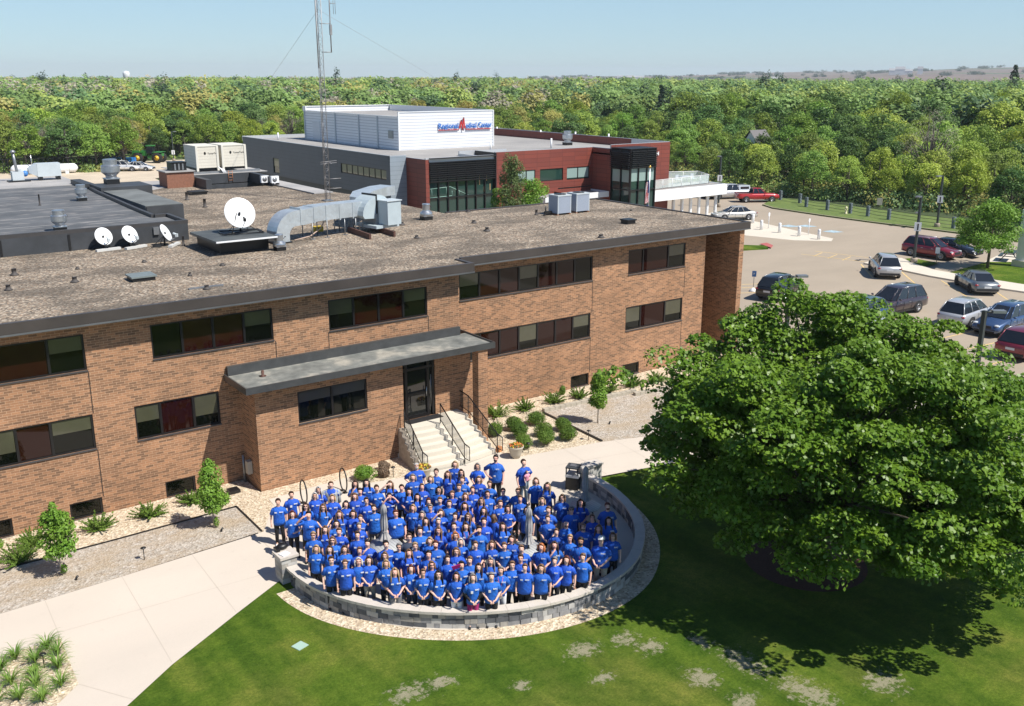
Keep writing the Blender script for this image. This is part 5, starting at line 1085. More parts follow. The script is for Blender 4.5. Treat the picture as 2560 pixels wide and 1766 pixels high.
# ================================================================== plants
M_maple = leaf_mat('maple_leaf', (.085, .18, .014), (.19, .31, .028), rough=.42)
M_young = leaf_mat('young_tree_leaf', (.12, .26, .025), (.23, .38, .05))
M_juni = leaf_mat('juniper_needle', (.11, .20, .028), (.21, .32, .055), rough=.8)
M_box = leaf_mat('shrub_leaf', (.08, .16, .022), (.17, .27, .04), rough=.7)
M_lily = leaf_mat('daylily_blade', (.10, .22, .03), (.22, .34, .06), rough=.6)
M_dead = leaf_mat('dry_stem', (.22, .15, .10), (.33, .25, .18), rough=.9)
M_bark = mat('bark', (.12, .095, .07), .95, vary=.3, scale=9, bump=.6)
M_barkl = mat('pale_bark', (.32, .28, .23), .95, vary=.2, scale=9)
def shell(rg, n, c, r, low=-1.0, inner=.55):
    u = rg.normal(0, 1, (n*2, 3)); u /= np.linalg.norm(u, axis=1)[:, None]; u = u[u[:, 2] > low][:n]
    k = rg.uniform(inner, 1.03, len(u))[:, None]**.6
    return np.array(c)+u*k*np.array(r), u
def crown(rg, blobs, per, low=-.6, inner=.6):
    P = []; N = []
    for c, r in blobs: p, u = shell(rg, per, c, r, low, inner); P.append(p); N.append(u)
    return np.concatenate(P), np.concatenate(N)
def limb(mb, a, b, r0, r1, rg, bend=.15, n=5):
    a = np.array(a, float); b = np.array(b, float); pts = []; L = np.linalg.norm(b-a)
    o = rg.normal(0, bend*L*.5, 3); o[2] = abs(o[2])*.4
    for i in range(n+1): t_ = i/n; pts.append(tuple(a+(b-a)*t_+o*math.sin(math.pi*t_)))
    mb.tube(pts, [r0+(r1-r0)*i/n for i in range(n+1)], 6)
# the big maple
bt = thing('maple_tree', 'large round leafy maple tree on the lawn right of the patio', 'tree', (0, 0, 0))
rg = np.random.default_rng(11); TC = np.array([25.0, 16.1, 4.5]); RX = np.array([5.85, 5.85, 4.1])
cl = []
for i in range(128):
    u = rg.normal(0, 1, 3); u /= np.linalg.norm(u)
    if u[2] < -.72: u[2] *= -.5; u /= np.linalg.norm(u)
    k0 = (rg.uniform(.55, 1.0)**.35)*rg.uniform(.90, 1.06)
    for j in range(7):
        v = u+rg.normal(0, .115, 3); k = k0*rg.uniform(.88, 1.04); s = rg.uniform(.38, .82)
        c = TC+v*RX*k*np.array([1, 1, 1.0 if v[2] > 0 else .8])*(1-.10*max(0, v[2]-.6))
        rr_ = (c[0]-TC[0])*.81-(c[1]-TC[1])*.59       # towards the right of the view the dome is lower
        if c[2] > TC[2]: c[2] = TC[2]+(c[2]-TC[2])*(1-.085*max(0, rr_+.5))
        cl.append((c, (s, s, s*.52)))
for i in range(120):
    v = rg.normal(0, 1, 3); v /= np.linalg.norm(v); cl.append((TC+v*RX*rg.uniform(.15, .75)*np.array([1, 1, .85]), (.8, .8, .5)))
for i in range(46):
    a = R_(rg.uniform(165, 330)); k = rg.uniform(.6, .93); s = rg.uniform(.5, .8); cl.append((TC+np.array([5.6*k*math.cos(a), 5.6*k*math.sin(a), -2.1+rg.uniform(-.3, .9)]), (s, s, s*.6)))
# a taller knot of branches towards the top left
for d in ((-1.0, 2.6, 3.55), (-1.4, 2.9, 3.0), (-.6, 2.0, 3.9)):
    for _ in range(3): cl.append((TC+np.array(d)+rg.normal(0, .25, 3), (.62, .62, .42)))
P, N = crown(rg, cl, 230, low=-.35, inner=.5); N = N*.45+np.array([.12, -.28, .75])
P[:, 2] = np.maximum(P[:, 2], .5)
mkobj('crown', leafmesh('maple_crown', P, N, .12, M_maple, rng=rg, asp=.95, jit=.5), bt)
tr = MB(); tr.tube([(24.8, 16.6, -.1), (24.8, 16.6, .5), (24.85, 16.5, 1.3), (24.9, 16.4, 2.4)], [.42, .30, .26, .22], 12)
for i in range(0, len(cl), 9): c, s = cl[i]; limb(tr, (24.88, 16.42, rg.uniform(1.3, 2.4)), c, .085, .014, rg)
tr.build('trunk', M_bark, bt)
def sapling(x, y, h, lab, seed, lean=0.0, stem=.75, w=.72, shoot=True):
    t = thing('young_tree', lab, 'tree', (x, y, 0)); rg = np.random.default_rng(seed); bl = []
    for i in range(26):
        f = rg.uniform(0, 1); z = stem+(h-stem-.2)*f; rr = w*(1.0-.55*f)*(.6 if f < .08 else 1); a = rg.uniform(0, 6.28); k = rg.uniform(.2, 1)*rr*.75; s = rg.uniform(.19, .34)
        bl.append(((lean*z+k*math.cos(a), k*math.sin(a), z), (s, s, s*.9)))
    bl.append(((lean*h, 0, h-.12), (.13, .13, .25)))
    P, N = crown(rg, bl, 170, -.9, .4); N[:, 2] += .4
    mkobj('crown', leafmesh('sapling_crown', P, N, .09, M_young, rng=rg), t)
    m = MB(); m.tube([(0, 0, -.05), (lean*.5, 0, .5), (lean*h*.8, 0, h*.8)], [.03, .024, .01], 7)
    for i in range(0, 26, 3): limb(m, (lean*.9, 0, stem+.1+.03*i), bl[i][0], .012, .004, rg)
    m.build('trunk', M_barkl, t)
    if shoot: P, N = crown(rg, [((.08, -.05, .22), (.11, .11, .2))], 130, -.9, .3); mkobj('root_shoots', leafmesh('shoots', P, N, .06, M_young, rng=rg), t)
sapling(4.86, 30.27, 2.35, 'young tree furthest left, with green shoots at its foot', 1)
sapling(9.85, 30.68, 2.45, 'young tree nearest the patio in the left mulch bed', 2)
sapling(27.44, 30.88, 2.42, 'young tree on thin stem in the right mulch bed', 3, w=.5, stem=.85, shoot=False)
def juniper(x, y, s, lab, seed, z0=0):
    t = thing('juniper_shrub', lab, 'shrub', (x, y, z0), group='feathery juniper shrubs along the wall'); rg = np.random.default_rng(seed); P = []; N = []; m = MB()
    for i in range(46):
        a = rg.uniform(0, 6.28); L = 1.28*s*rg.uniform(.6, 1.05); el = rg.uniform(.25, 1.2); d = np.array([math.cos(a)*math.cos(el), math.sin(a)*math.cos(el), math.sin(el)]); n = 85
        q = rg.uniform(.15, 1, n)[:, None]; p = q*L*d+rg.normal(0, .035*s, (n, 3))*(1.3-q); p[:, 2] *= .8; P.append(p); N.append(np.tile(d, (n, 1))*.3+rg.normal(0, .6, (n, 3)))
    P = np.concatenate(P); P[:, 2] = np.maximum(P[:, 2], .01); o = mkobj('foliage', leafmesh('juniper', P, np.concatenate(N), .065, M_juni, rng=rg, asp=.5), t)
    for i in range(7): limb(m, (0, 0, -.03), (rg.uniform(-.3, .3)*s, rg.uniform(-.3, .3)*s, .35*s), .012, .005, rg)
    m.build('stem', M_bark, t)
for i, (x, y, s, l) in enumerate([(4.55, 32.9, .62, 'feathery juniper between the two left basement windows'), (6.60, 32.9, .62, 'feathery juniper under the second basement window'), (8.33, 32.85, .60, 'feathery juniper midway along the left wall'), (9.9, 33.15, .5, 'feathery juniper hidden behind the second young tree'), (3.95, 31.9, .7, 'feathery juniper behind the first young tree'),
    (24.27, 34.3, .75, 'feathery juniper nearest the brick pier'), (25.91, 34.25, .6, 'second feathery juniper from the brick pier'), (27.6, 34.25, .6, 'third feathery juniper from the brick pier'), (29.1, 34.1, .58, 'feathery juniper under the nearer right basement window'), (30.85, 33.95, .55, 'feathery juniper behind the right young tree'), (32.3, 33.9, .62, 'feathery juniper under the far right basement window'), (33.9, 33.75, .62, 'last feathery juniper before the building end')]): juniper(x, y, s, l, 40+i)
def roundbush(x, y, s, lab, seed, h=.62, m=None, grp='dark rounded shrubs right of the steps', name='round_shrub'):
    t = thing(name, lab, 'shrub', (x, y, 0), group=grp); rg = np.random.default_rng(seed)
    bl = [((rg.uniform(-.25, .25)*s, rg.uniform(-.25, .25)*s, h*.5+rg.uniform(-.08, .1)), (s*.62, s*.62, h*.42)) for _ in range(7)]
    P, N = crown(rg, bl, 380, -.8, .55); P[:, 2] = np.maximum(P[:, 2], .015); mkobj('foliage', leafmesh('bush', P, N, .055, m or M_box, rng=rg), t)
    k = MB(); [limb(k, (0, 0, -.03), (rg.uniform(-.3, .3)*s, rg.uniform(-.3, .3)*s, h*.6), .015, .006, rg) for _ in range(5)]; k.build('stem', M_bark, t)
for i, (x, y, s, l) in enumerate([(22.87, 32.37, .5, 'round dark shrub beside the right railing'), (23.92, 32.34, .55, 'round dark shrub in the back row, second from railing'), (25.06, 32.38, .55, 'round dark shrub at the back right of the group'), (24.43, 31.03, .5, 'round dark shrub in the middle of the group'), (23.54, 31.47, .48, 'round dark shrub left of the middle one'), (23.92, 30.13, .55, 'large round dark shrub in the front row'),
    (22.93, 30.42, .5, 'round dark shrub just behind the right flower pot'), (25.53, 31.07, .5, 'upper of the two round shrubs by the edging'), (25.01, 30.0, .52, 'round dark shrub at the front right by the edging')]): roundbush(x, y, s, l, 70+i)
roundbush(16.01, 31.35, .56, 'bright green round bush alone in rock near the bike racks', 90, .6, M_young, None, 'green_bush')
for i, (x, y) in enumerate(((17.1, 31.75), (16.75, 31.15))): roundbush(x, y, .32, ('upper' if i == 0 else 'lower')+' dry brown twiggy plant left of the steps', 95+i, .35, M_dead, None, 'dry_plant')
roundbush(28.74, 35.0, .22, 'small round shrub tight against the brick wall', 98, .45, M_box, None, 'small_shrub')
roundbush(3.4, 33.6, .5, 'low pale green ground plant under the leftmost basement window', 99, .16, M_young, None, 'low_plant')
def daylily(x, y, s, lab, seed):
    t = thing('daylily_clump', lab, 'plant', (x, y, 0), group='grassy daylily clumps in the lower left bed'); rg = np.random.default_rng(seed); m = MB()
    for i in range(80):
        a = rg.uniform(0, 6.28); L = s*rg.uniform(.6, 1.1); hh = L*rg.uniform(.55, .9); w_ = .015; d = Vector((math.cos(a), math.sin(a), 0)); sd_ = Vector((-d.y, d.x, 0)); pts = []
        for k in range(5): f = k/4; p = d*(L*.8*f**1.4)+Vector((0, 0, hh*math.sin(f*2.0)*.9)); ww = w_*(1-f*.85); pts += [p-sd_*ww, p+sd_*ww]
        m.add(pts, [(2*k, 2*k+1, 2*k+3, 2*k+2) for k in range(4)], True)
    m.build('leaves', M_lily, t)
for i, (x, y, l) in enumerate([(2.81, 26.09, 'upper left'), (3.59, 26.13, 'topmost'), (3.2, 25.61, 'beside the path light'), (3.77, 25.67, 'top right by the path'), (3.62, 24.98, 'right edge, middle'), (2.4, 25.75, 'cut by the photo edge, upper'), (3.05, 25.05, 'small, in the middle'), (2.50, 24.94, 'left middle'), (3.5, 24.1, 'large, by the lower right corner'), (2.99, 24.45, 'centre of the lower part'), (2.55, 24.12, 'lower left'), (3.0, 23.72, 'bottom middle'), (2.1, 24.3, 'bottom left corner of the photo')]): daylily(x, y, .56 if 'small' not in l else .36, 'grassy daylily clump in lower left bed: '+l, 120+i)
# ================================================================== vehicles
M_tyre = mat('tyre_rubber', (.018, .018, .019), .85)
M_rim = mat('alloy_rim', (.45, .46, .48), .3, metal=.8)
M_cglass = mat('car_glass', (.018, .022, .028), .04, spec=.7)
M_trim = mat('black_trim', (.02, .02, .022), .6)
M_head = mat('headlight_glass', (.55, .58, .60), .1, coat=1)
M_tail = mat('tail_light', (.32, .012, .015), .2, coat=1)
M_plate = mat('number_plate', (.62, .64, .66), .5)
def paint(name, c, metal=.35): return mat(name, c, .32, metal=metal, coat=1.0)
def vehicle(name, label, cat, x, y, head, P, kind='suv', L=4.7, W=1.84, H=1.68, group=None, rim=M_rim, z=.012):
    t = thing(name, label, cat, (x, y, z), R_(head), group)
    hl = L/2; w = W/2
    if kind == 'sedan': H = 1.43
    belt = {'suv': 1.06, 'sedan': .90, 'pickup': 1.08}[kind]; hood = {'suv': .98, 'sedan': .84, 'pickup': 1.06}[kind]
    # lower body, lofted along the length
    if kind == 'sedan': st = [(-hl, .42, .62, .80), (-hl+.05, .28, .86, .90), (-hl+.35, .24, .94, .97), (-hl+1.0, .22, .93, 1), (-.6, .20, belt, 1), (.6, .20, belt, 1), (1.0, .21, .90, 1), (hl-.9, .22, .80, .99), (hl-.3, .24, .68, .93), (hl-.06, .28, .58, .84), (hl, .36, .50, .72)]
    elif kind == 'suv': st = [(-hl, .48, .80, .84), (-hl+.05, .33, 1.00, .92), (-hl+.3, .30, 1.04, .97), (-hl+1.0, .27, 1.04, 1), (-.5, .26, belt, 1), (.7, .26, belt, 1), (1.15, .27, 1.00, 1), (hl-.9, .28, .93, .99), (hl-.3, .30, .82, .94), (hl-.05, .33, .70, .86), (hl, .42, .60, .74)]
    else: st = [(-hl, .55, .98, .92), (-hl+.03, .50, 1.08, .96), (-hl+.4, .45, 1.08, .98), (-hl+1.75, .40, 1.08, 1), (-.6, .36, 1.08, 1), (.9, .36, 1.08, 1), (1.3, .36, 1.06, 1), (hl-.6, .38, 1.02, .99), (hl-.15, .40, .96, .95), (hl-.03, .42, .86, .88), (hl, .50, .76, .82)]
    vs = []; n = 10
    for (X, zl, zh, k) in st:
        ww = w*k
        for (yy, zz) in ((.80, zl), (.97, zl+.10), (1.0, zl+(zh-zl)*.5), (.97, zh-.12), (.86, zh)): vs.append((X, ww*yy, zz))
        for (yy, zz) in ((.86, zh), (.97, zh-.12), (1.0, zl+(zh-zl)*.5), (.97, zl+.10), (.80, zl)): vs.append((X, -ww*yy, zz))
    fs = [(i*n+k, i*n+(k+1) % n, (i+1)*n+(k+1) % n, (i+1)*n+k) for i in range(len(st)-1) for k in range(n)]+[tuple(range(n-1, -1, -1)), tuple((len(st)-1)*n+k for k in range(n))]
    b = MB(); b.add(vs, fs, True); bo = b.build('body', P, t, recalc=True)
    # greenhouse
    if kind == 'suv': g = (-hl+.12, 1.12, -hl+.42, .22)
    elif kind == 'sedan': g = (-hl+.55, 1.10, -hl+1.25, .28)
    else: g = (-.78, 1.05, -.68, .35) if P is not M_whitep else (-1.25, 1.10, -1.12, .35)
    zb = belt-.02; zt = H-.05
    bot = [(g[0], .84*w), (g[1]-.25, .86*w), (g[1], .62*w)]; top = [(g[2]+.05, .60*w), (g[3]-.15, .65*w), (g[3], .46*w)]
    if kind == 'sedan': bot[0] = (g[0], .74*w)
    B = [(a, c, zb) for a, c in bot]+[(a, -c, zb) for a, c in bot[::-1]]; T = [(a, c, zt) for a, c in top]+[(a, -c, zt) for a, c in top[::-1]]
    gm = MB(); gm.add(B+T, [(i, (i+1) % 6, 6+(i+1) % 6, 6+i) for i in range(6)]); gm.build('window', M_cglass, t, recalc=True)
    r = MB(); T2 = [(a, c, zt+.002) for a, c, _ in T]; T3 = [((a-(g[2]+g[3])/2)*.86+(g[2]+g[3])/2, c*.80, zt+.06) for a, c, _ in T]
    r.add(T2+T3, [(i, (i+1) % 6, 6+(i+1) % 6, 6+i) for i in range(6)]+[tuple(range(6, 12))], True); r.build('roof', P, t, recalc=True)
    V = Vector
    for i, j in ((0, 0), (1, 1), (5, 5), (4, 4), (2, 2), (3, 3)): pl_ = MB(); pl_.tube([V(B[i]), V(T[j])], [.035, .028], 5); pl_.build('roof_pillar', P, t)
    for s in (1, -1):
        for fx in ((.36, .66) if kind != 'pickup' else (.5,)):
            xb = B[0][0]+(B[1][0]-B[0][0])*fx; xt = T[0][0]+(T[1][0]-T[0][0])*fx; yb = (.85*w if kind != 'sedan' else .82*w)*s; pl_ = MB(); pl_.tube([(xb, yb+.004*s, zb), (xt, (.635*w+.004)*s, zt)], .028, 5); pl_.build('door_pillar', P, t)
    if kind == 'suv':
        for s in (1, -1): q = MB(); q.tube([(g[2]+.15, s*.57*w, zt+.05), (g[3]-.2, s*.60*w, zt+.05)], .016, 5); q.build('roof_rail', M_rim, t)
    # wheels, arches
    R = .375 if kind != 'sedan' else .33; wb = {'suv': 1.40, 'sedan': 1.40, 'pickup': 1.62}[kind]
    for X in (wb, -wb+(.05 if kind != 'pickup' else .0)):
        for s in (1, -1):
            a = MB(); pts = [(X+(R+.06)*math.cos(i*math.pi/12), s*(w+.003), R-.0+(R+.06)*math.sin(i*math.pi/12)) for i in range(-2, 15)]; c0 = (X, s*(w+.003), R)
            a.add([c0]+pts+[(p[0], p[1]-s*.25, p[2]) for p in pts], [(0, i+1, i+2) if s < 0 else (0, i+2, i+1) for i in range(16)]+[(i+1, 18+i, 19+i, i+2) for i in range(16)]); a.build('wheel_arch', M_trim, t)
            q = MB(); q.lathe([(R*.62, -.10), (R*.95, -.10), (R, -.07), (R, .07), (R*.95, .10), (R*.62, .10)], n=22); q.xf(Matrix.Translation((X, s*(w-.075), R)) @ Matrix.Rotation(R_(90), 4, 'X')); wo_ = q.build('wheel', M_tyre, t)
            q = MB(); q.lathe([(R*.64, .0), (R*.60, .02), (R*.5, -.01), (.06, .0), (.05, .02)], n=18, cap=True); 
            q.xf(Matrix.Translation((X, s*(w+.026), R)) @ Matrix.Rotation(R_(90 if s < 0 else -90), 4, 'X')); q.build('rim', rim, wo_)
            q = MB()
            for k in range(5): an = 2*math.pi*k/5+.3; q.tube([(X+R*.2*math.cos(an), s*(w+.05), R+R*.2*math.sin(an)), (X+R*.52*math.cos(an), s*(w+.04), R+R*.52*math.sin(an))], .012, 4)
            q.build('spoke_gap', M_trim, wo_)
    # lamps, plates, bumpers, mirrors
    zf = {'suv': .72, 'sedan': .60, 'pickup': .86}[kind]; zr = {'suv': .86, 'sedan': .76, 'pickup': .88}[kind]
    for s in (1, -1):
        q = MB(); q.ball((hl-.20, s*w*.70, zf+.04), (.17, .16, .075), 8, 6); q.build('headlight', M_head, t)
        q = MB(); q.ball((-hl+.09, s*w*.80, zr), (.10, .16 if kind != 'pickup' else .07, .07 if kind != 'pickup' else .16), 8, 6); q.build('tail_light', M_tail, t)
        q = MB(); q.ball((.78, s*(w+.09), belt+.08), (.07, .11, .065), 8, 6); q.build('mirror', P, t)
    q = MB(); q.box(hl-.10, hl+.012, -.42, .42, zf-.16, zf+.0); q.build('grille', M_trim, t)
    q = MB(); q.box(-hl-.012, -hl+.01, -.24, .24, zr-.20, zr-.07); q.build('number_plate', M_plate, t)
    for bx_ in ((-hl-.02, -hl+.1, -w*.8, w*.8, .36, .52), (hl-.12, hl+.015, -w*.66, w*.66, .34, .42), (-wb+.5, wb-.45, w*.975, w*1.004, .25, .34), (-wb+.5, wb-.45, -w*1.004, -w*.975, .25, .34)):
        q = MB(); q.box(*bx_); q.build('bumper_trim' if bx_[5] > .4 else 'sill_trim', M_trim if kind != 'pickup' else M_rim, t)
    if kind == 'suv' or kind == 'sedan':
        q = MB(); q.box(-.5, -.3, w*1.0, w*1.012, belt-.2, belt-.17); q.box(-.5, -.3, -w*1.012, -w*1.0, belt-.2, belt-.17); q.box(.45, .65, -w*1.012, -w*1.0, belt-.2, belt-.17); q.box(.45, .65, w*1.0, w*1.012, belt-.2, belt-.17); q.build('door_handles', M_rim, t)
        q = MB(); [q.box(xx, xx+.012, s*w*1.0-.006, s*w*1.0+.006, .34, belt-.12) for xx in (-.62, .20, 1.0) for s in (1, -1)]; q.build('door_gaps', M_trim, t)
    return t
M_whitep = paint('silver_white_paint', (.62, .63, .64))
def pick_bed(t, P, L, W, cap):
    if cap:
        q = MB(); q.add([(-L/2+.08, s*W*.44, 1.06) for s in (1, -1)]+[(-1.25, s*W*.44, 1.06) for s in (-1, 1)]+[(-L/2+.2, s*W*.36, 1.66) for s in (1, -1)]+[(-1.2, s*W*.36, 1.68) for s in (-1, 1)], [(0, 1, 5, 4), (1, 2, 6, 5), (2, 3, 7, 6), (3, 0, 4, 7), (4, 5, 6, 7)]); q.build('bed_cap', P, t, recalc=True)
        q = MB(); q.box(-L/2+.35, -1.45, -W*.425, -W*.418, 1.2, 1.5); q.box(-L/2+.35, -1.45, W*.418, W*.425, 1.2, 1.5); q.build('cap_window', M_cglass, t)
    else:
        q = MB(); q.box(-L/2+.12, -.95, -W*.40, W*.40, 1.082, 1.088); q.build('bed_floor', M_trim, t)
        q = MB(); q.box(-L/2+.02, -.88, -W*.47, -W*.41, 1.0, 1.13); q.box(-L/2+.02, -.88, W*.41, W*.47, 1.0, 1.13); q.box(-L/2+.02, -L/2+.1, -W*.41, W*.41, 1.0, 1.13); q.box(-.95, -.88, -W*.41, W*.41, 1.0, 1.13); q.build('bed_rails', P, t)
PK = 'vehicles in the car park'
vehicle('parked_car', 'silver SUV seen from behind, standing at the tip of the kerbed walkway', 'car', 68.05, 43.45, 43, paint('silver_paint', (.50, .51, .52)), group=PK)
vehicle('parked_car', 'dark grey saloon with sloping tail parked by the white walkway', 'car', 68.45, 36.2, 48, paint('gunmetal_paint', (.16, .175, .19)), 'sedan', rim=M_trim, group=PK)
vehicle('parked_car', 'dark red SUV beside the lamp post with the number 1 sign', 'car', 77.98, 45.5, -89, paint('ruby_paint', (.22, .018, .03)), group=PK)
vehicle('parked_car', 'black saloon half hidden by the young car park tree', 'car', 80.55, 45.0, -89, paint('black_paint', (.012, .013, .015)), 'sedan', group=PK)
vehicle('parked_car', 'dark plum-brown SUV facing left behind the maple top', 'car', 57.1, 35.55, 177, paint('plum_paint', (.055, .040, .048)), L=5.0, W=1.95, H=1.75, group=PK)
vehicle('parked_car', 'silver-white SUV with black tail window beside the blue SUV', 'car', 58.25, 31.05, 4, paint('pale_silver_paint', (.55, .56, .575)), group=PK)
vehicle('parked_car', 'blue SUV facing left at the right edge of the photo', 'car', 58.2, 28.75, 181, paint('blue_paint', (.045, .085, .18)), L=4.6, group=PK)
vehicle('parked_car', 'maroon SUV cut off by the right edge of the photo', 'car', 54.35, 25.3, 4, paint('maroon_paint', (.20, .020, .035)), group=PK)
vehicle('parked_car', 'black SUV parked by the left small blue sign', 'car', 55.0, 43.0, 15, paint('black_paint', (.012, .013, .015)), group=PK)
p_ = atz(2140, 752, 1.6); vehicle('parked_car', 'blue car with only its roof showing above the maple', 'car', p_.x, p_.y, 177, paint('blue_paint', (.045, .085, .18)), group=PK)
p_ = atz(2060, 880, 1.0); vehicle('parked_car', 'pale car mostly hidden behind the maple crown', 'car', 50.5, 33.6, 2, paint('pale_silver_paint', (.55, .56, .575)), group=PK)
t = vehicle('pickup_truck', 'red pickup truck with empty bed by the far grass', 'pickup truck', 95.6, 79.45, -30, paint('bright_red_paint', (.42, .012, .015), .1), 'pickup', L=5.2, W=1.85, H=1.72); pick_bed(t, paint('bright_red_paint', (1, 0, 0)), 5.2, 1.85, False)
t = vehicle('pickup_truck', 'silver-white pickup truck with canopy over its bed', 'pickup truck', 95.2, 83.9, 160, M_whitep, 'pickup', L=5.9, W=1.95, H=1.82); pick_bed(t, M_whitep, 5.9, 1.95, True)
vehicle('parked_car', 'pale champagne saloon by the first white bollard', 'car', 81.5, 70.7, 155, paint('champagne_paint', (.52, .50, .46)), 'sedan', L=4.8, group=PK)
p_ = atz(1728, 494); vehicle('parked_car', 'dark car glimpsed between the white canopy columns', 'car', p_.x, p_.y, 150, paint('black_paint', (.012, .013, .015)), group=PK)

# ---- lamp posts
def lamppost(x, y, h, lab, arm, sign=None, back=False, base=True, r=.085):
    t = thing('lamp_post', lab, 'lamp post', (x, y, 0), group='dark car park lamp posts'); c = MB(); c.box(-r, r, -r, r, .3, h); c.build('pole', mat('dark_green_metal', (.035, .045, .045), .5), t)
    c = MB(); c.lathe([(.28, -.05), (.28, .42), (.24, .5)], n=18); c.build('base', M_lot, t)
    a = R_(arm); d = Vector((math.cos(a), math.sin(a), 0)); c = MB(); c.tube([(0, 0, h-.08), tuple(d*.35+Vector((0, 0, h-.03)))], .05, 6); c.build('arm', mat('dark_green_metal', (0, 0, 0)), t)
    c = MB(); c.box(.3, .85, -.16, .16, h-.08, h+.03, 0); c.xf(Matrix.Rotation(a, 4, 'Z')); c.build('lamp_head', M_galvd, t)
    if sign:
        # a plate facing the camera side; the far one faces away
        ang = math.atan2(-x, y)+(math.pi if back else 0); c = MB(); c.box(-.27, .27, -.03, 0, sign-.36, sign+.36); c.xf(Matrix.Rotation(ang, 4, 'Z') @ Matrix.Translation((0, -.10, 0))); s = c.build('sign', M_white if not back else M_ltgrey, t)
        if not back:
            m = text_mesh('1', .72, .004, M_black, .02); o = mkobj('sign_number', m, s); o.matrix_local = Matrix.Rotation(ang, 4, 'Z') @ Matrix.Translation((-.17, -.136, sign-.27)) @ Matrix.Rotation(R_(90), 4, 'X')
    return t
lamppost(73.97, 44.6, 5.6, 'lamp post with number 1 sign standing by the dark red SUV', 190, 3.1)
lamppost(93.84, 54.48, 5.3, 'lamp post with number 1 sign on the far grass', 170, 2.95)
def lampat(px, py, h=5.4):
    d_ = ray(px, py); L = math.hypot(d_[0], d_[1]); return d_/L*((15-h)/(-d_[2]/L))
q = lampat(2462, 777); lamppost(q[0], q[1], 5.4, 'nearest lamp post rising behind the maple crown', -40, 1.5, True)
q = lampat(1977, 690); lamppost(q[0], q[1], 5.4, 'lamp post in front of the black SUV', -30)
d_ = ray(1803, 390); q = d_/math.hypot(d_[0], d_[1])*118; lamppost(q[0], q[1], 15+d_[2]/math.hypot(d_[0], d_[1])*118, 'lamp post beyond the white canopy by the trees', 200, 3.4)
d_ = ray(2300, 530); q = d_/math.hypot(d_[0], d_[1])*108; lamppost(q[0], q[1], 15+d_[2]/math.hypot(d_[0], d_[1])*108, 'short far lamp post behind the number 1 lamp', 190)
q = atz(435, 404); lamppost(q.x, q.y, 5.2, 'lamp post near the green tractor', 10, 1.6)
# ---- posts, bollards, signs, hydrant
def simple(name, lab, cat, parts, loc=(0, 0, 0), rz=0, group=None):
    t = thing(name, lab, cat, loc, rz, group)
    for nm, mb, m in parts: mb.build(nm, m, t)
    return t
for i, ((x, y), l) in enumerate(zip([(78.21, 64.14), (78.13, 61.79), (77.95, 59.29), (77.93, 56.99), (81.0, 67.6)], ['first white bollard from the brick building corner', 'second white bollard on the pale plaza', 'third white bollard on the pale plaza', 'last white bollard nearest the yellow hatching', 'white bollard beside the champagne saloon'])):
    a = MB().lathe([(.15, 0), (.15, .9), (.10, .98), (.02, 1.0)], n=14); b = MB().lathe([(.152, .78), (.152, .82)], n=14, cap=False); simple('bollard', l, 'bollard', [('post', a, M_white), ('band', b, M_ltgrey)], (x, y, .01), group='white bollards on the plaza')
M_post = mat('slate_blue_post', (.14, .17, .19), .8, vary=.1)
fp = [(98.88, 78.44), (98.2, 74.98), (95.9, 72.27), (95.61, 69.11), (95.4, 65.90), (94.9, 63.31), (94.5, 60.47), (94.32, 53.0), (94.1, 46.0)]
fnc = thing('post_fence', 'grey square posts with sagging dark wires along the far grass', 'fence')
for x, y in fp: c = MB(); c.box(x-.15, x+.15, y-.15, y+.15, 0, 1.25); c.build('post', M_post, fnc)
for h in (.45, .8, 1.1):
    c = MB()
    for a, b in zip(fp, fp[1:]): c.tube([(*a, h), ((a[0]+b[0])/2, (a[1]+b[1])/2, h-.06), (*b, h)], .022, 4)
    c.build('wire', M_black, fnc)
a = MB().lathe([(.13, 0), (.13, .08), (.09, .1), (.09, .45), (.12, .47), (.12, .52), (.06, .64), (.02, .66)], n=12); a.tube([(-.17, 0, .36), (.17, 0, .36)], .05, 8); simple('fire_hydrant', 'small yellow-white fire hydrant on the far grass strip', 'hydrant', [('barrel', a, mat('hydrant_cream', (.62, .58, .36), .5))], (94.4, 65.75, .12)).scale = (1.3, 1.3, 1.3)
def signpost(x, y, h, lab, col, w=.3, hh=.42, cone=True, face=None):
    ang = math.atan2(-x, y) if face is None else face
    a = MB(); a.tube([(0, 0, 0), (0, 0, h)], .025, 6); b = MB(); b.box(-w/2, w/2, -.045, -.03, h-hh, h); ps = [('pole', a, M_galvd), ('sign', b, col)]
    if cone: ps.append(('base', MB().lathe([(.3, 0), (.3, .05), (.05, .28)], n=14), M_white))
    return simple('small_sign', lab, 'sign', ps, (x, y, .012), ang)
M_sblue = mat('sign_panel_blue', (.05, .14, .33), .5)
s1 = signpost(54.74, 45.22, 1.5, 'small blue parking sign on white cone base, left one', M_sblue); q = atz(1800+482/2.901, 400+1010/2.901, 0.6)
signpost(q.x+2.2, q.y+1.4, 1.7, 'small blue parking sign behind the black SUV', M_sblue, cone=False)
for s_ in [o for o in COL.objects if o.name.startswith('small_sign')]:
    p = [c for c in s_.children if c.name.startswith('sign')][0]; h = 1.5 if s_ is s1 else 1.7; o = mkobj('symbol', text_mesh('P', .2, .002, M_white), p); o.matrix_local = Matrix.Translation((-.06, -.05, h-.28)) @ Matrix.Rotation(R_(90), 4, 'X')
signpost(75.54, 43.52, 1.35, 'small white sign on a post before the dark red SUV', M_white, .35, .5, False)
q = atz(2184, 530); signpost(q.x+1.0, q.y, 1.5, 'small beige sign at the edge of the trees', mat('beige_sign', (.55, .47, .40), .6), .6, .8, False)
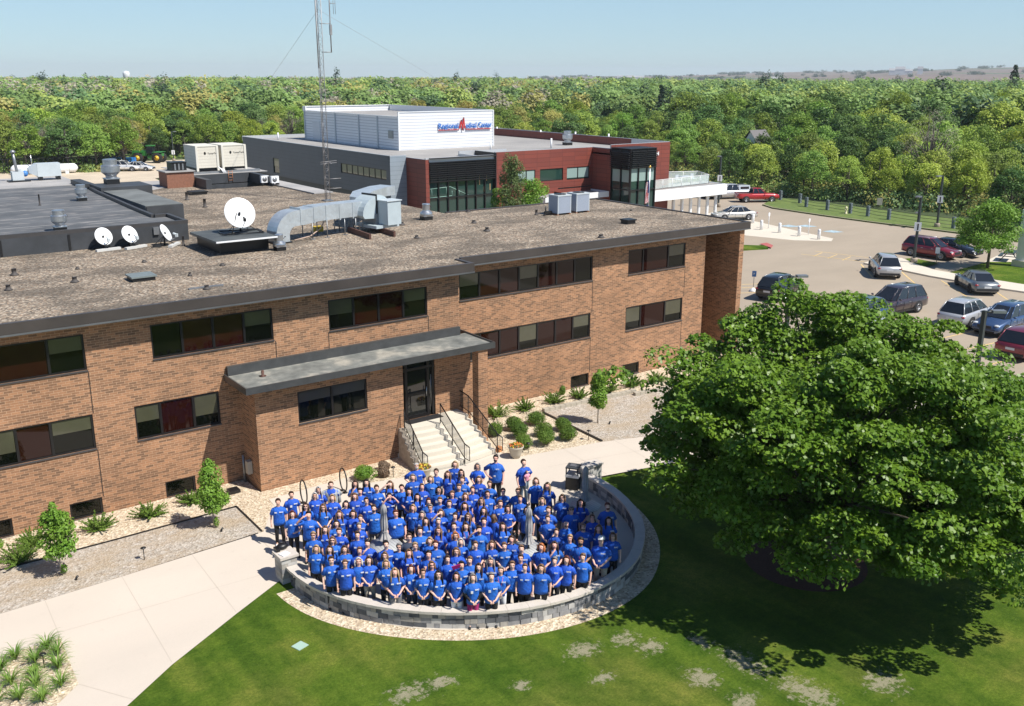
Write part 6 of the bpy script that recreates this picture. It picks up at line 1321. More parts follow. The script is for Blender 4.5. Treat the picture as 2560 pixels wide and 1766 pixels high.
for i, ((x, y), l) in enumerate((((79.53, 64.33), 'slim white pole between the first bollards'), ((79.39, 59.30), 'slim white pole between the last bollards'))): c = MB(); c.tube([(x, y, 0), (x, y, 1.55)], .04, 6); c.box(x-.12, x+.12, y-.02, y+.02, 1.3, 1.6); tag(c.build('sign_pole', M_white), l, 'pole')
# picnic table
t = thing('picnic_table', 'dark picnic table with benches on the pale pad, right edge', 'picnic table', (81.2, 40.3, .137), R_(20)); M_pic = mat('dark_green_plastic', (.04, .06, .06), .5)
c = MB(); c.box(-.95, .95, -.38, .38, .72, .78); c.build('table_top', M_pic, t)
for s in (-1, 1): c = MB(); c.box(-.95, .95, s*.72-.14, s*.72+.14, .42, .47); c.build('bench', M_pic, t)
for s in (-.6, .6): c = MB(); c.tube([(s, -.75, 0), (s, -.2, .72)], .04, 6); c.tube([(s, .75, 0), (s, .2, .72)], .04, 6); c.tube([(s, -.75, .42), (s, .75, .42)], .035, 6); c.build('leg_frame', M_pic, t)
q = atz(2553, 665, .15); simple('shelter_column', 'white square column at the right edge by the picnic table', 'column', [('shaft', MB().box(-.35, .35, -.35, .35, .5, 4.6), M_white), ('plinth', MB().box(-.55, .55, -.55, .55, 0, .5), M_white_conc)], (q.x, q.y, .13))
q = atz(2551, 1120); 
# young tree in the car park and trees by the new building
def leaftree(x, y, base, h, w, lab, seed, m, n_bl=34, per=170, leaf=.22, name='young_tree', droop=False, z0=0):
    t = thing(name, lab, 'tree', (x, y, z0)); rg = np.random.default_rng(seed); bl = []
    for i in range(n_bl):
        f = rg.uniform(0, 1)**.8; z = base+(h-base)*f; rr = w/2*math.sin(math.pi*(.22+.70*f))*rg.uniform(.25, 1); a = rg.uniform(0, 6.28); s = w*rg.uniform(.10, .17)
        bl.append(((rr*math.cos(a), rr*math.sin(a), z), (s, s, s*(.75 if not droop else 1.3))))
    P, N = crown(rg, bl, per, -.8, .45); N[:, 2] += .5; mkobj('crown', leafmesh('crown', P, N, leaf, m, rng=rg), t)
    k = MB(); k.tube([(0, 0, -.1), (0, 0, base), (.05, 0, h*.85)], [w*.022, w*.018, .02], 7)
    for i in range(0, n_bl, 3): limb(k, (0, 0, base+.1), bl[i][0], .04, .01, rg)
    k.build('trunk', M_bark, t); return t
leaftree(76.46, 39.68, 1.7, 5.2, 5.6, 'bright green young tree on the grass by the picnic table', 201, M_young, 60, 190, .17)
q = aty(1200+255/3.191, 500, 60); qt = aty(1200+250/3.191, 230+540/3.191, 60); leaftree(qt.x, 60, 1.0, qt.z, 3.2, 'feathery pale tree in front of the red panelled wing', 202, leaf_mat('willow_leaf', (.09, .14, .04), (.16, .22, .07)), 60, 150, .13, 'tree', True)
qt = aty(1200+410/3.191, 230+720/3.191, 61); leaftree(qt.x, 61, .8, qt.z, 4.2, 'lower bright green tree right of the feathery one', 203, M_young, 60, 150, .14, 'tree')
qt = aty(1200+180/3.191, 230+780/3.191, 62); leaftree(qt.x, 62, .5, qt.z, 3.6, 'low green tree at the foot of the feathery one', 204, M_young, 40, 150, .14, 'tree')
leaftree(40.9, 18.6, 1.2, 3.1, 1.3, 'thin sparse young tree at the right edge past the maple', 205, M_young, 16, 70, .09)
# ---- tractor, blue skip, white cars in the yard at the back
t = thing('tractor', 'green articulated farm tractor with yellow wheels by the trees', 'tractor', (0, 0, 0)); q = atz(377, 407); t.location = q; t.rotation_euler = (0, 0, R_(142)); t.scale = (.95, .95, .95)
M_tg = mat('tractor_green', (.035, .20, .04), .45); M_ty = mat('wheel_yellow', (.65, .42, .03), .5)
c = MB(); c.box(.4, 3.1, -.5, .5, 1.3, 2.2); c.build('bonnet', M_tg, t); c = MB(); c.box(-2.4, -.6, -.6, .6, 1.2, 1.7); c.box(-.6, .4, -.4, .4, .9, 1.3); c.build('chassis', M_tg, t)
c = MB(); c.box(-.75, .38, -.65, .65, 1.75, 3.0); c.build('cab', M_cglass, t); c = MB(); c.box(-.85, .48, -.72, .72, 3.001, 3.15); c.build('cab_roof', M_tg, t); c = MB(); c.tube([(1.5, .4, 2.2), (1.5, .4, 3.1)], .06, 6); c.build('exhaust', M_black, t)
for X in (1.9, -1.7):
    for s in (1, -1):
        c = MB(); c.lathe([(.45, -.3), (.88, -.3), (.95, -.2), (.95, .2), (.88, .3), (.45, .3)], n=24); c.xf(Matrix.Translation((X, s*1.05, .93)) @ Matrix.Rotation(R_(90), 4, 'X')); wh = c.build('wheel', M_tyre, t); c = MB(); c.lathe([(.46, -.31), (.2, -.25), (.2, .25), (.46, .31)], n=18); c.xf(Matrix.Translation((X, s*1.05, .93)) @ Matrix.Rotation(R_(90), 4, 'X')); c.build('rim', M_ty, wh)
    c = MB(); c.box(X-.8, X+.8, -1.3, 1.3, 1.92, 1.98); c.build('mudguard', M_tg, t)
q = atz(309, 414); simple('waste_skip', 'blue waste skip standing in the sandy yard', 'skip', [('body', MB().box(-1.9, 1.9, -.9, .9, .2, 1.3), mat('skip_blue', (.02, .17, .5), .5)), ('rim', MB().box(-1.95, 1.95, -.95, -.9, 1.1, 1.35), mat('skip_rim_blue', (.03, .25, .62), .5)), ('ribs', MB().box(-1.2, -1.1, -.96, -.951, .2, 1.1).box(0, .1, -.96, -.951, .2, 1.1).box(1.1, 1.2, -.96, -.951, .2, 1.1), M_trim)], (q.x, q.y, 0), R_(-36))
q = atz(312, 428); vehicle('parked_car', 'white van-like car low behind the roof in the yard', 'car', q.x, q.y, -30, paint('white_gloss', (.75, .75, .75)), z=0)
q = atz(350, 427); vehicle('parked_car', 'white car right of the white van in the sandy yard', 'car', q.x, q.y, -40, paint('white_gloss', (.75, .75, .75)), 'sedan', z=0)
q = atz(298, 425); simple('site_machine', 'small yellow machine beside the blue skip', 'machine', [('body', MB().box(-.8, .8, -.5, .5, .4, 1.2), mat('plant_yellow', (.6, .4, .03), .6)), ('wheels', MB().box(-.7, .7, -.55, .55, 0, .4), M_tyre)], (q.x, q.y, 0), .4)
# ================================================================== people
def skin_mesh(name, verts, edges, radii, subdiv=1, root=0, post=None):
    me = bpy.data.meshes.new(name); me.from_pydata([tuple(v) for v in verts], edges, []); o = bpy.data.objects.new(name, me); COL.objects.link(o)
    m = o.modifiers.new('skin', 'SKIN'); m.use_smooth_shade = True; m.branch_smoothing = .4
    for i, r in enumerate(radii):
        sv = me.skin_vertices[0].data[i]; sv.radius = r if isinstance(r, tuple) else (r, r); sv.use_root = (i == root)
    if subdiv: s = o.modifiers.new('sub', 'SUBSURF'); s.levels = subdiv; s.render_levels = subdiv
    dg = bpy.context.evaluated_depsgraph_get(); dg.update(); out = bpy.data.meshes.new_from_object(o.evaluated_get(dg)); bpy.data.objects.remove(o); bpy.data.meshes.remove(me)
    out.name = name
    if post: 
        for v in out.vertices: v.co = post(v.co)
    for p in out.polygons: p.use_smooth = True
    return out
POSES = {   # elbow, wrist, palm for left(+x) and right(-x) arm, metres on a 1.70 m figure facing -y
 'down': (((.255, .03, 1.12), (.265, -.05, .89), (.26, -.08, .83)),)*2,
 'clasp': (((.265, .02, 1.12), (.10, -.20, .965), (.03, -.235, .93)),)*2,
 'shade': (((.255, .03, 1.12), (.265, -.05, .89), (.26, -.08, .83)), ((.35, -.16, 1.40), (.17, -.21, 1.62), (.09, -.19, 1.665))),
 'both': (((.30, -.18, 1.42), (.15, -.21, 1.62), (.08, -.19, 1.655)),)*2,
 'hip': (((.255, .03, 1.12), (.265, -.05, .89), (.26, -.08, .83)), ((.40, .06, 1.16), (.22, -.10, 1.03), (.17, -.12, 1.01))),
 'hold': (((.27, -.05, 1.13), (.12, -.24, 1.05), (.05, -.25, 1.04)), ((.255, .03, 1.12), (.265, -.05, .89), (.26, -.08, .83))),
 'chin': (((.265, .02, 1.12), (.10, -.20, .99), (.03, -.235, .98)), ((.24, -.08, 1.12), (.10, -.16, 1.36), (.04, -.14, 1.44))),
 'wave': (((.255, .03, 1.12), (.265, -.05, .89), (.26, -.08, .83)), ((.33, -.10, 1.28), (.26, -.16, 1.52), (.24, -.16, 1.60)))}
def body_proto(pose, wd):
    V = []; E = []; Rr = []
    def add(p, r, par=None):
        V.append(Vector(p)); Rr.append(r); i = len(V)-1
        if par is not None: E.append((par, i))
        return i
    b = add((0, .01, .93), (.125*wd, .10*wd)); s1 = add((0, .01, 1.10), (.12*wd, .095*wd), b); ch = add((0, .0, 1.28), (.135*wd**.7, .095*wd**.7), s1); nb_ = add((0, .015, 1.43), (.06, .06), ch); nk = add((0, .0, 1.495), (.052, .052), nb_)
    TL = Matrix.Translation((0, .0, 1.50)) @ Matrix.Rotation(R_(-17), 4, 'X') @ Matrix.Translation((0, 0, -1.50)); hd = lambda *p: TL @ Vector(p); h1 = add(hd(0, -.02, 1.56), (.080, .086), nk); h2 = add(hd(0, -.022, 1.625), (.098, .108), h1); h3 = add(hd(0, -.012, 1.675), (.072, .082), h2)
    ns = add(hd(0, -.130, 1.598), (.014, .016), h1)
    for s, arm in ((1, POSES[pose][0]), (-1, POSES[pose][1])):
        sw = .03*(wd-1)
        sh = add((s*(.175+sw), .01, 1.362), .042, ch); el = add((s*(arm[0][0]+sw*1.5), arm[0][1], arm[0][2]), .041, sh); wr = add((s*(arm[1][0]+sw), arm[1][1]-(wd-1)*.2, arm[1][2]), .028, el)
        pa = add((s*(arm[2][0]+sw*.5), arm[2][1]-(wd-1)*.2, arm[2][2]), (.034, .018), wr)
        d = (V[pa]-V[wr]).normalized(); si = Vector((-s*d.z, 0, s*d.x)); si = (si if si.length > .1 else Vector((0, 1, 0))).normalized()
        for k, L in ((-1.5, .062), (-.5, .075), (.5, .07), (1.5, .055)): f1 = add(V[pa]+d*.045+si*.013*k, .010, pa); add(V[pa]+d*(.045+L*.8)+si*.014*k+Vector((0, .012, 0)), .008, f1)
        add(V[wr]+d*.05+si*-.05, .010, pa)
        lg = .02*(wd-1)
        hp = add((s*(.085+lg), .01, .86),   .07*wd**.5, b); kn = add((s*(.10+lg), 0, .49), .050, hp); an = add((s*(.11+lg), .02, .09), .038, kn); add((s*(.12+lg), -.10, .045), (.036, .028), an)
    m = skin_mesh('person_body', V, E, Rr, 1)
    mb = MB(); n = 18
    def rings(R):
        vs = [(rx*math.cos(2*math.pi*k/n)*(1+.03*math.sin(5*2*math.pi*k/n+z*9)*(z < 1.2)), yc+ry*math.sin(2*math.pi*k/n), z) for z, rx, ry, yc in R for k in range(n)]
        mb.add(vs, [(i*n+k, i*n+(k+1) % n, (i+1)*n+(k+1) % n, (i+1)*n+k) for i in range(len(R)-1) for k in range(n)]+[tuple(range(n-1, -1, -1))], True)
    w5 = wd**.6
    rings([(.80, .188*wd, .138*wd, .01), (.90, .190*wd, .142*wd, .008), (1.04, .176*wd, .132*wd, .005), (1.17, .176*wd**.8, .132*wd**.8, -.004), (1.28, .190*w5, .138*w5, -.012), (1.36, .196*w5, .110*w5, .0), (1.405, .165*w5, .085, .01), (1.43, .11, .072, .012), (1.452, .074, .064, .012)])
    for s, arm in ((1, POSES[pose][0]), (-1, POSES[pose][1])):
        S = Vector((s*(.150+.03*(wd-1)), .01, 1.365)); EL = Vector((s*(arm[0][0]+.045*(wd-1)), *arm[0][1:])); mb.tube([S, S.lerp(EL, .3), S.lerp(EL, .85)], [.068, .076, .074], 10)
    sh_ = mb.mesh('tee_shirt', [])
    mb = MB(); rings([(.74, .12*wd**.5, .10*wd**.5, .01), (.80, .165*wd, .125*wd, .01), (.90, .168*wd, .125*wd, .01), (.97, .155*wd, .118*wd, .01)])
    for s in (1, -1):
        lg = .02*(wd-1); mb.tube([(s*(.088+lg), .01, .86), (s*(.092+lg), .01, .74), (s*(.102+lg), 0, .48), (s*(.112+lg), .02, .07)], [.10*wd**.5, .094*wd**.5, .068*wd**.3, .056], 10)
    tr_ = mb.mesh('trousers', [])
    return m, sh_, tr_
HZ = 1.63
def hair_proto(kind):
    L = {'S': .16, 'M': .27, 'L': .44, 'U': .17, 'F': .05}[kind]; rg = random.Random(ord(kind)); mb = MB(); n = 24; rows = 12
    vs = []
    for i in range(rows+1):
        f = i/rows; z = 1.745-L*f-.015*math.sin(f*3)
        hz = (z-1.645)/.105
        base = .098*math.sqrt(max(0, 1-hz*hz)) if hz > 0 else .098
        if z < 1.56: base = .098+ (.045 if kind == 'L' else .03)*min(1, (1.56-z)/.12)
        if kind in 'SU' and z < 1.62: base = .098-.03*(1.62-z)/.05
        op = 0 if z > 1.712 else min(1.02, (1.712-z)/.03*.9)   # half opening of the face
        op = {'S': 1.25, 'M': 1.12, 'L': 1.05, 'U': 1.25, 'F': 1.4}[kind]*min(1, op)
        for k in range(n+1):
            a = -math.pi/2+op+(2*math.pi-2*op)*k/n; r = base*(1+.05*math.sin(9*a+i)+rg.uniform(-.02, .02)); vs.append((r*.93*math.cos(a), -.015+r*1.05*math.sin(a), z))
    mb.add(vs, [(i*(n+1)+k, (i+1)*(n+1)+k, (i+1)*(n+1)+k+1, i*(n+1)+k+1) for i in range(rows) for k in range(n)], True)
    mb.add([(0, -.015, 1.752)]+[vs[k] for k in range(n)], [(0, 1+k, 1+(k+1) % n) for k in range(n)], True)
    if kind == 'U': mb.ball((0, .12, 1.66), (.045, .045, .05), 8, 6)
    if kind in 'ML': mb.tube([(.09, -.01, 1.66), (.105, -.015, 1.55), (.11, -.04, 1.745-L)], [.03, .03, .018], 7); mb.tube([(-.09, -.01, 1.66), (-.105, -.015, 1.55), (-.11, -.04, 1.745-L)], [.03, .03, .018], 7)
    return mb.mesh('hair', [M_trim])
PROTO = {}
for pz in POSES:
    for wi, wd in enumerate((.92, 1.08, 1.32)):
        if pz not in ('down', 'clasp', 'hip') and wi == 2: continue
        PROTO[(pz, wi)] = body_proto(pz, wd)
HAIR = {k: hair_proto(k) for k in 'SMLUF'}
_sh = MB(); _sh.tube([(0, .06, .035), (0, -.06, .035), (0, -.15, .028)], [.042, .045, .032], 8); SHOE = _sh.mesh('shoe', [M_trim])
_e = MB(); _e.ball((0, 0, 0), (.013, .008, .007), 6, 4); EYE = _e.mesh('eye', [mat('dark_eye', (.03, .02, .015), .4)])
_e = MB(); _e.ball((0, 0, 0), (.024, .008, .007), 8, 4); MOUTH = _e.mesh('mouth', [mat('smile_teeth', (.62, .42, .38), .4)])
_e = MB(); _e.ball((-.034, 0, 0), (.028, .010, .020), 8, 5); _e.ball((.034, 0, 0), (.028, .010, .020), 8, 5); _e.tube([(-.085, .09, .005), (-.06, .0, .005), (.06, 0, .005), (.085, .09, .005)], .004, 4); GLS = _e.mesh('sunglasses', [mat('black_lens', (.008, .008, .008), .1)])
_e = MB()
for s in (-.034, .034): _e.tube([(s+.024*math.cos(a), 0, .018*math.sin(a)) for a in [2*math.pi*k/10 for k in range(10)]], .0035, 4, True)
_e.tube([(-.085, .09, .005), (-.058, .0, .005)], .004, 4); _e.tube([(.058, 0, .005), (.085, .09, .005)], .004, 4); SPEC = _e.mesh('glasses', [mat('thin_frame', (.06, .04, .03), .4)])
LOGO = text_mesh('RMC', .062, .002, mat('shirt_print_white', (.85, .86, .88), .7), .003)
_e = MB(); _e.box(-.035, .035, -.004, .004, -.05, .03); BADGE = _e.mesh('badge', [mat('badge_white', (.80, .80, .80), .5)])
_e = MB(); _e.tube([(-.075, -.05, 1.42), (-.05, -.135, 1.30), (0, -.150, 1.08), (.05, -.135, 1.30), (.075, -.05, 1.42)], .007, 5); LANY = _e.mesh('lanyard', [mat('lanyard_pink', (.62, .10, .18), .6)])
_e = MB(); _e.lathe([(.102, 1.66), (.10, 1.71), (.07, 1.755), (.01, 1.77)], (0, -.01, 0), 18); _e.box(-.065, .065, -.19, -.09, 1.672, 1.685); CAP = _e.mesh('cap', [mat('cap_white', (.72, .72, .70), .7)])
_e = MB(); _e.ball((0, -.06, 1.545), (.062, .055, .05), 10, 7); BEARD = _e.mesh('beard', [M_trim])
SK = [mat('skin_fair', (.74, .46, .36), .55, vary=.05), mat('skin_pink', (.78, .43, .34), .55), mat('skin_light', (.66, .39, .29), .55), mat('skin_tan', (.36, .19, .12), .55)]
for s_ in SK: s_.node_tree.nodes['Principled BSDF'].inputs['Subsurface Weight'].default_value = 0.0
HC = {k: mat('hair_'+n, c, .5, vary=.25, scale=40) for k, n, c in (('k', 'black', (.018, .014, .013)), ('d', 'dark_brown', (.060, .034, .022)), ('b', 'brown', (.17, .095, .052)), ('y', 'blonde', (.38, .26, .14)), ('g', 'grey', (.22, .20, .19)), ('w', 'silver', (.48, .46, .44)), ('r', 'ginger', (.42, .14, .04)), ('a', 'auburn', (.11, .028, .018)))}
SHIRT = mat('royal_blue_tee', (.012, .105, .53), .75, vary=.16, scale=11, bump=.9, bscale=16, rand=.14)
TR = {k: mat('trousers_'+n, c, .85, vary=.15, scale=12) for k, n, c in (('k', 'black', (.012, .012, .014)), ('g', 'grey', (.15, .15, .155)), ('t', 'tan', (.42, .36, .28)), ('w', 'white', (.72, .72, .72)), ('n', 'navy', (.025, .03, .05)), ('j', 'denim', (.10, .15, .21)), ('m', 'magenta', (.35, .02, .14)))}
TRN = {'k': 'black', 'g': 'grey', 't': 'tan', 'w': 'white', 'n': 'navy', 'j': 'denim', 'm': 'magenta'}
PN = {'down': 'arms down', 'clasp': 'hands clasped in front', 'shade': 'one hand shading the eyes', 'both': 'both hands shading the eyes', 'hip': 'one hand on hip', 'hold': 'one arm bent', 'chin': 'hand at the chin', 'wave': 'one hand raised'}
SHM = {'w': mat('white_trainers', (.72, .72, .72), .6), 'k': M_trim}
def setmat(o, m):
    o.material_slots[0].link = 'OBJECT'; o.material_slots[0].material = m
HEADT = Matrix.Translation((0, .0, 1.50)) @ Matrix.Rotation(R_(-17), 4, 'X') @ Matrix.Translation((0, 0, -1.50))
def part(name, me, par, loc=(0, 0, 0), rot=(0, 0, 0), m=None, sc=None):
    o = bpy.data.objects.new(name, me); COL.objects.link(o); o.parent = par; o.location = loc; o.rotation_euler = rot
    if name in ('hair', 'eye', 'mouth', 'sunglasses', 'glasses', 'cap', 'beard'): v = HEADT @ Vector(loc); o.location = v; o.rotation_euler = (R_(-17)+rot[0], rot[1], rot[2])
    if sc: o.scale = sc
    if m: setmat(o, m)
    return o
for k_ in PROTO.values():
    for me in k_: me.materials.clear(); me.materials.append(M_trim)
def person(x, y, h, pose, wi, hk, hc, skin, trs, label, yaw=0.0, extra='', shirt=None, z=.016):
    body, shm, trm = PROTO.get((pose, wi)) or PROTO[(pose, 1)]
    o = bpy.data.objects.new('person', body); COL.objects.link(o); setmat(o, SK[skin]); tag(o, label, 'person', 'people gathered on the patio')
    s = h/1.735; o.location = (x, y, z); o.scale = (s*rgp.uniform(.93, 1.10), s*rgp.uniform(.95, 1.12), s); face = math.atan2(-y, -x)+math.pi/2; o.rotation_euler = (0, 0, face+yaw)
    part('shirt', shm, o, m=shirt or SHIRT); part('trousers', trm, o, m=TR[trs])
    for sx in (1, -1): part('shoe', SHOE, o, (sx*.118, .0, 0), (0, 0, sx*.1), SHM['w' if 'W' in extra else 'k'])
    if hk == 'B': 
        if hc != '-': part('hair', HAIR['F'], o, m=HC[hc], loc=(0, 0, -.04))
    elif hk == 'C': part('cap', CAP, o)
    else: part('hair', HAIR[hk], o, m=HC[hc])
    if 'e' not in extra:
        for sx in (1, -1): part('eye', EYE, o, (sx*.034, -.108, 1.625))
    part('mouth', MOUTH, o, (0, -.103, 1.558))
    if 's' in extra: part('sunglasses', GLS, o, (0, -.118, 1.628))
    if 'q' in extra: part('glasses', SPEC, o, (0, -.12, 1.626))
    d = -.135*(1, 1.08, 1.32)[wi]**.75-.012
    part('shirt_lettering', LOGO, o, (.035, d-.012, 1.285), (R_(90), 0, .08))
    if 'n' in extra: part('badge', BADGE, o, (-.085, d-.004, 1.30), (0, 0, -.15), sc=(1.1, 1, .55))
    if 'N' in extra: part('badge', BADGE, o, (-.06, d-.006, 1.24), (0, 0, -.1))
    if 'l' in extra: part('lanyard', LANY, o); part('badge', BADGE, o, (0, -.17, 1.05), sc=(1, 1, .7))
    if 'v' in extra: part('beard', BEARD, o, m=HC[hc if hc in 'kdbagw' else 'b'])
    return o
# head centre in each enlarged crop (scale 7.6), hair form, hair colour, pose, trousers, build, extras
CROPS = {1: (660, 1130), 2: (940, 1130), 3: (1220, 1130), 4: (660, 1310), 5: (940, 1310), 6: (1220, 1310), 7: (1400, 1130), 8: (1400, 1310)}
PEOPLE = """1 265 960 U d down k 1 nW|1 520 820 U d down k 0 N|1 1035 730 L w down k 0 q|1 965 840 M w down k 1 qn|1 1270 630 S b down k 0 J|1 1730 610 L d chin k 1 N|1 1945 590 L k down k 1 n|1 2140 700 S d clasp k 0 n|1 1825 760 U k down k 0 n|1 1295 880 M y clasp k 0 n
1 1720 850 M b down k 1 N|1 1555 1000 M k down k 0 n|1 1945 940 S d clasp k 1 nq|1 790 1040 L d down k 1 sn|1 1120 1060 L b clasp k 0 s|1 2085 1080 S d down g 1 vn|1 540 1190 M a hold k 2 n|1 845 1205 S k shade k 2 e|1 1430 1190 L b down k 1 n|1 1690 1180 M d down k 1 N
1 1830 1270 S b down k 1 -|1 1375 1370 M k wave k 1 n|1 1805 1420 S g down k 0 -|1 1160 1480 L b down k 0 n|1 1425 1520 U b down k 0 n|4 935 225 S y down k 0 sn|4 1775 220 S d down k 1 n|4 1300 320 M b down k 0 s|4 1965 380 S k chin k 1 N|4 990 480 M y down k 1 n
4 1245 490 L d down k 0 -|4 1530 490 M d down k 1 n|4 1815 520 U b down k 1 n|4 1280 700 U d down k 1 qn|4 1540 760 U b down k 1 qn|4 1796 720 M w clasp k 0 q|4 1990 700 M d clasp t 1 n|2 770 270 B w hip k 1 vq|2 1140 390 S d down k 0 nq|2 1500 240 M y down k 1 n
2 1925 280 M g clasp k 0 q|2 1360 430 L b down k 0 -|2 1620 400 L d down k 1 q|2 700 490 M g down k 1 n|2 1035 520 M y down k 1 -|2 1635 540 U b down k 0 N|2 1950 530 M b down k 1 N|2 265 620 L b shade k 0 ne|2 485 690 U d down k 0 -|2 630 760 L k clasp k 1 n
2 875 670 U b clasp k 1 N|2 1195 730 M k down k 1 Nq|2 1575 680 U b down k 0 N|2 1835 730 S b down k 1 N|2 2155 620 U b down k 1 N|2 255 850 U k both k 0 ne|2 785 860 L k down k 0 N|2 1000 950 U a down k 1 -|2 1215 930 U b down k 1 N|2 1445 810 U b down k 1 q
2 1695 850 M b down k 0 n|2 2120 810 U d down k 1 Nq|2 700 1070 M y down k 1 n|2 1030 1070 U g down k 0 s|2 1390 990 U b down k 1 -|2 1685 1030 L d down k 0 n|2 2000 940 L b down k 1 s|2 1230 1160 M b shade k 0 ne|2 2045 1120 L d down k 1 n|2 375 1180 S a down k 2 Nq
2 875 1200 M g down k 0 n|2 1500 1230 U d down k 1 -|2 1745 1230 L b wave k 0 s|2 945 1320 L d down k 0 n|2 1185 1330 S w down k 1 -|2 1480 1420 S d down k 1 -|2 1705 1420 L d down k 0 ln|2 2050 1330 S d down k 1 -|3 115 1250 M b down k 0 T|2 1185 1500 L b down k 1 q
2 835 1510 S d down k 2 -|2 1960 1490 S d shade k 1 ve|5 1510 230 M r down k 1 q|5 630 260 S d down k 1 Gq|3 145 130 S k hip k 2 lvq|3 680 210 S d hold j 1 A|3 910 560 M b down k 1 -|3 1125 650 L y down k 0 n|3 1410 880 M b down t 1 q|3 1030 940 M y clasp k 1 q
3 1760 970 L k clasp k 0 n|3 290 760 U k clasp k 1 -|3 570 760 U b down k 1 N|3 610 900 U b down k 0 N|3 235 990 U b clasp k 1 n|3 375 1090 M d hold n 0 qn|3 735 1110 M k down k 1 -|3 1145 1110 U b clasp k 1 n|3 1585 1110 S g down k 1 s|3 1135 1280 S b clasp k 1 -
3 1985 1260 U b down k 1 qn|3 1485 1370 B - down k 1 vn|3 1815 1430 B b down k 2 vqn|3 280 1420 L d clasp k 1 n|7 905 1040 S a down k 2 v|7 925 1310 L k down k 1 -|7 735 1460 L b down k 1 n|6 1300 160 U b down k 1 -|5 190 400 S k down k 1 -|5 435 450 U g down k 1 sn
5 1020 330 M y down k 0 -|5 1130 400 S a down k 2 vN|5 745 430 U y hip k 0 Nq|5 625 560 L b down k 1 n|5 1000 590 S k down k 1 n|5 165 610 M b down k 1 q|5 1610 350 M w down k 0 -|5 1525 530 M b down k 1 qN|5 1890 410 S b clasp k 1 -|6 70 400 M b down k 0 n
5 190 760 M y clasp k 1 n|5 355 920 L y clasp g 0 n|5 665 860 M a clasp n 0 N|5 1060 790 M b wave k 1 s|5 1360 680 U d down k 0 -|5 895 940 U b clasp k 1 qn|5 1185 970 L k clasp k 0 qn|5 1625 790 U k hold k 0 NF|5 1780 700 U b down k 1 -|5 1950 830 L d down k 1 n
5 1525 1000 M d clasp w 1 -|5 1840 1030 M g clasp m 1 NK|6 50 720 L g down k 1 n|6 65 1010 S g clasp k 1 N|6 445 300 M d down k 1 n|6 310 430 S b clasp k 0 n|6 635 480 U b down k 1 N|6 1010 450 M r clasp k 1 -|6 1260 410 L d chin k 0 -|6 1555 280 U y down k 1 q
6 1760 340 S k clasp k 1 lvX|6 2150 330 C - clasp t 2 l|6 620 660 S d down k 1 q|6 240 890 S g clasp w 0 ln|6 460 790 U b down k 1 qn|6 700 840 S b down k 2 n|6 1010 850 M b down k 1 -|6 1265 710 S g clasp k 1 -|6 1490 690 M a down k 0 -|6 1800 640 U b down k 1 n|8 1005 240 M b hip k 1 q"""
lst = []
for tok in PEOPLE.replace('\n', '|').split('|'):
    a = tok.split(); ox, oy = CROPS[int(a[0])]; px = ox+float(a[1])/7.6; py = oy+float(a[2])/7.6
    lst.append([px, py]+a[3:])
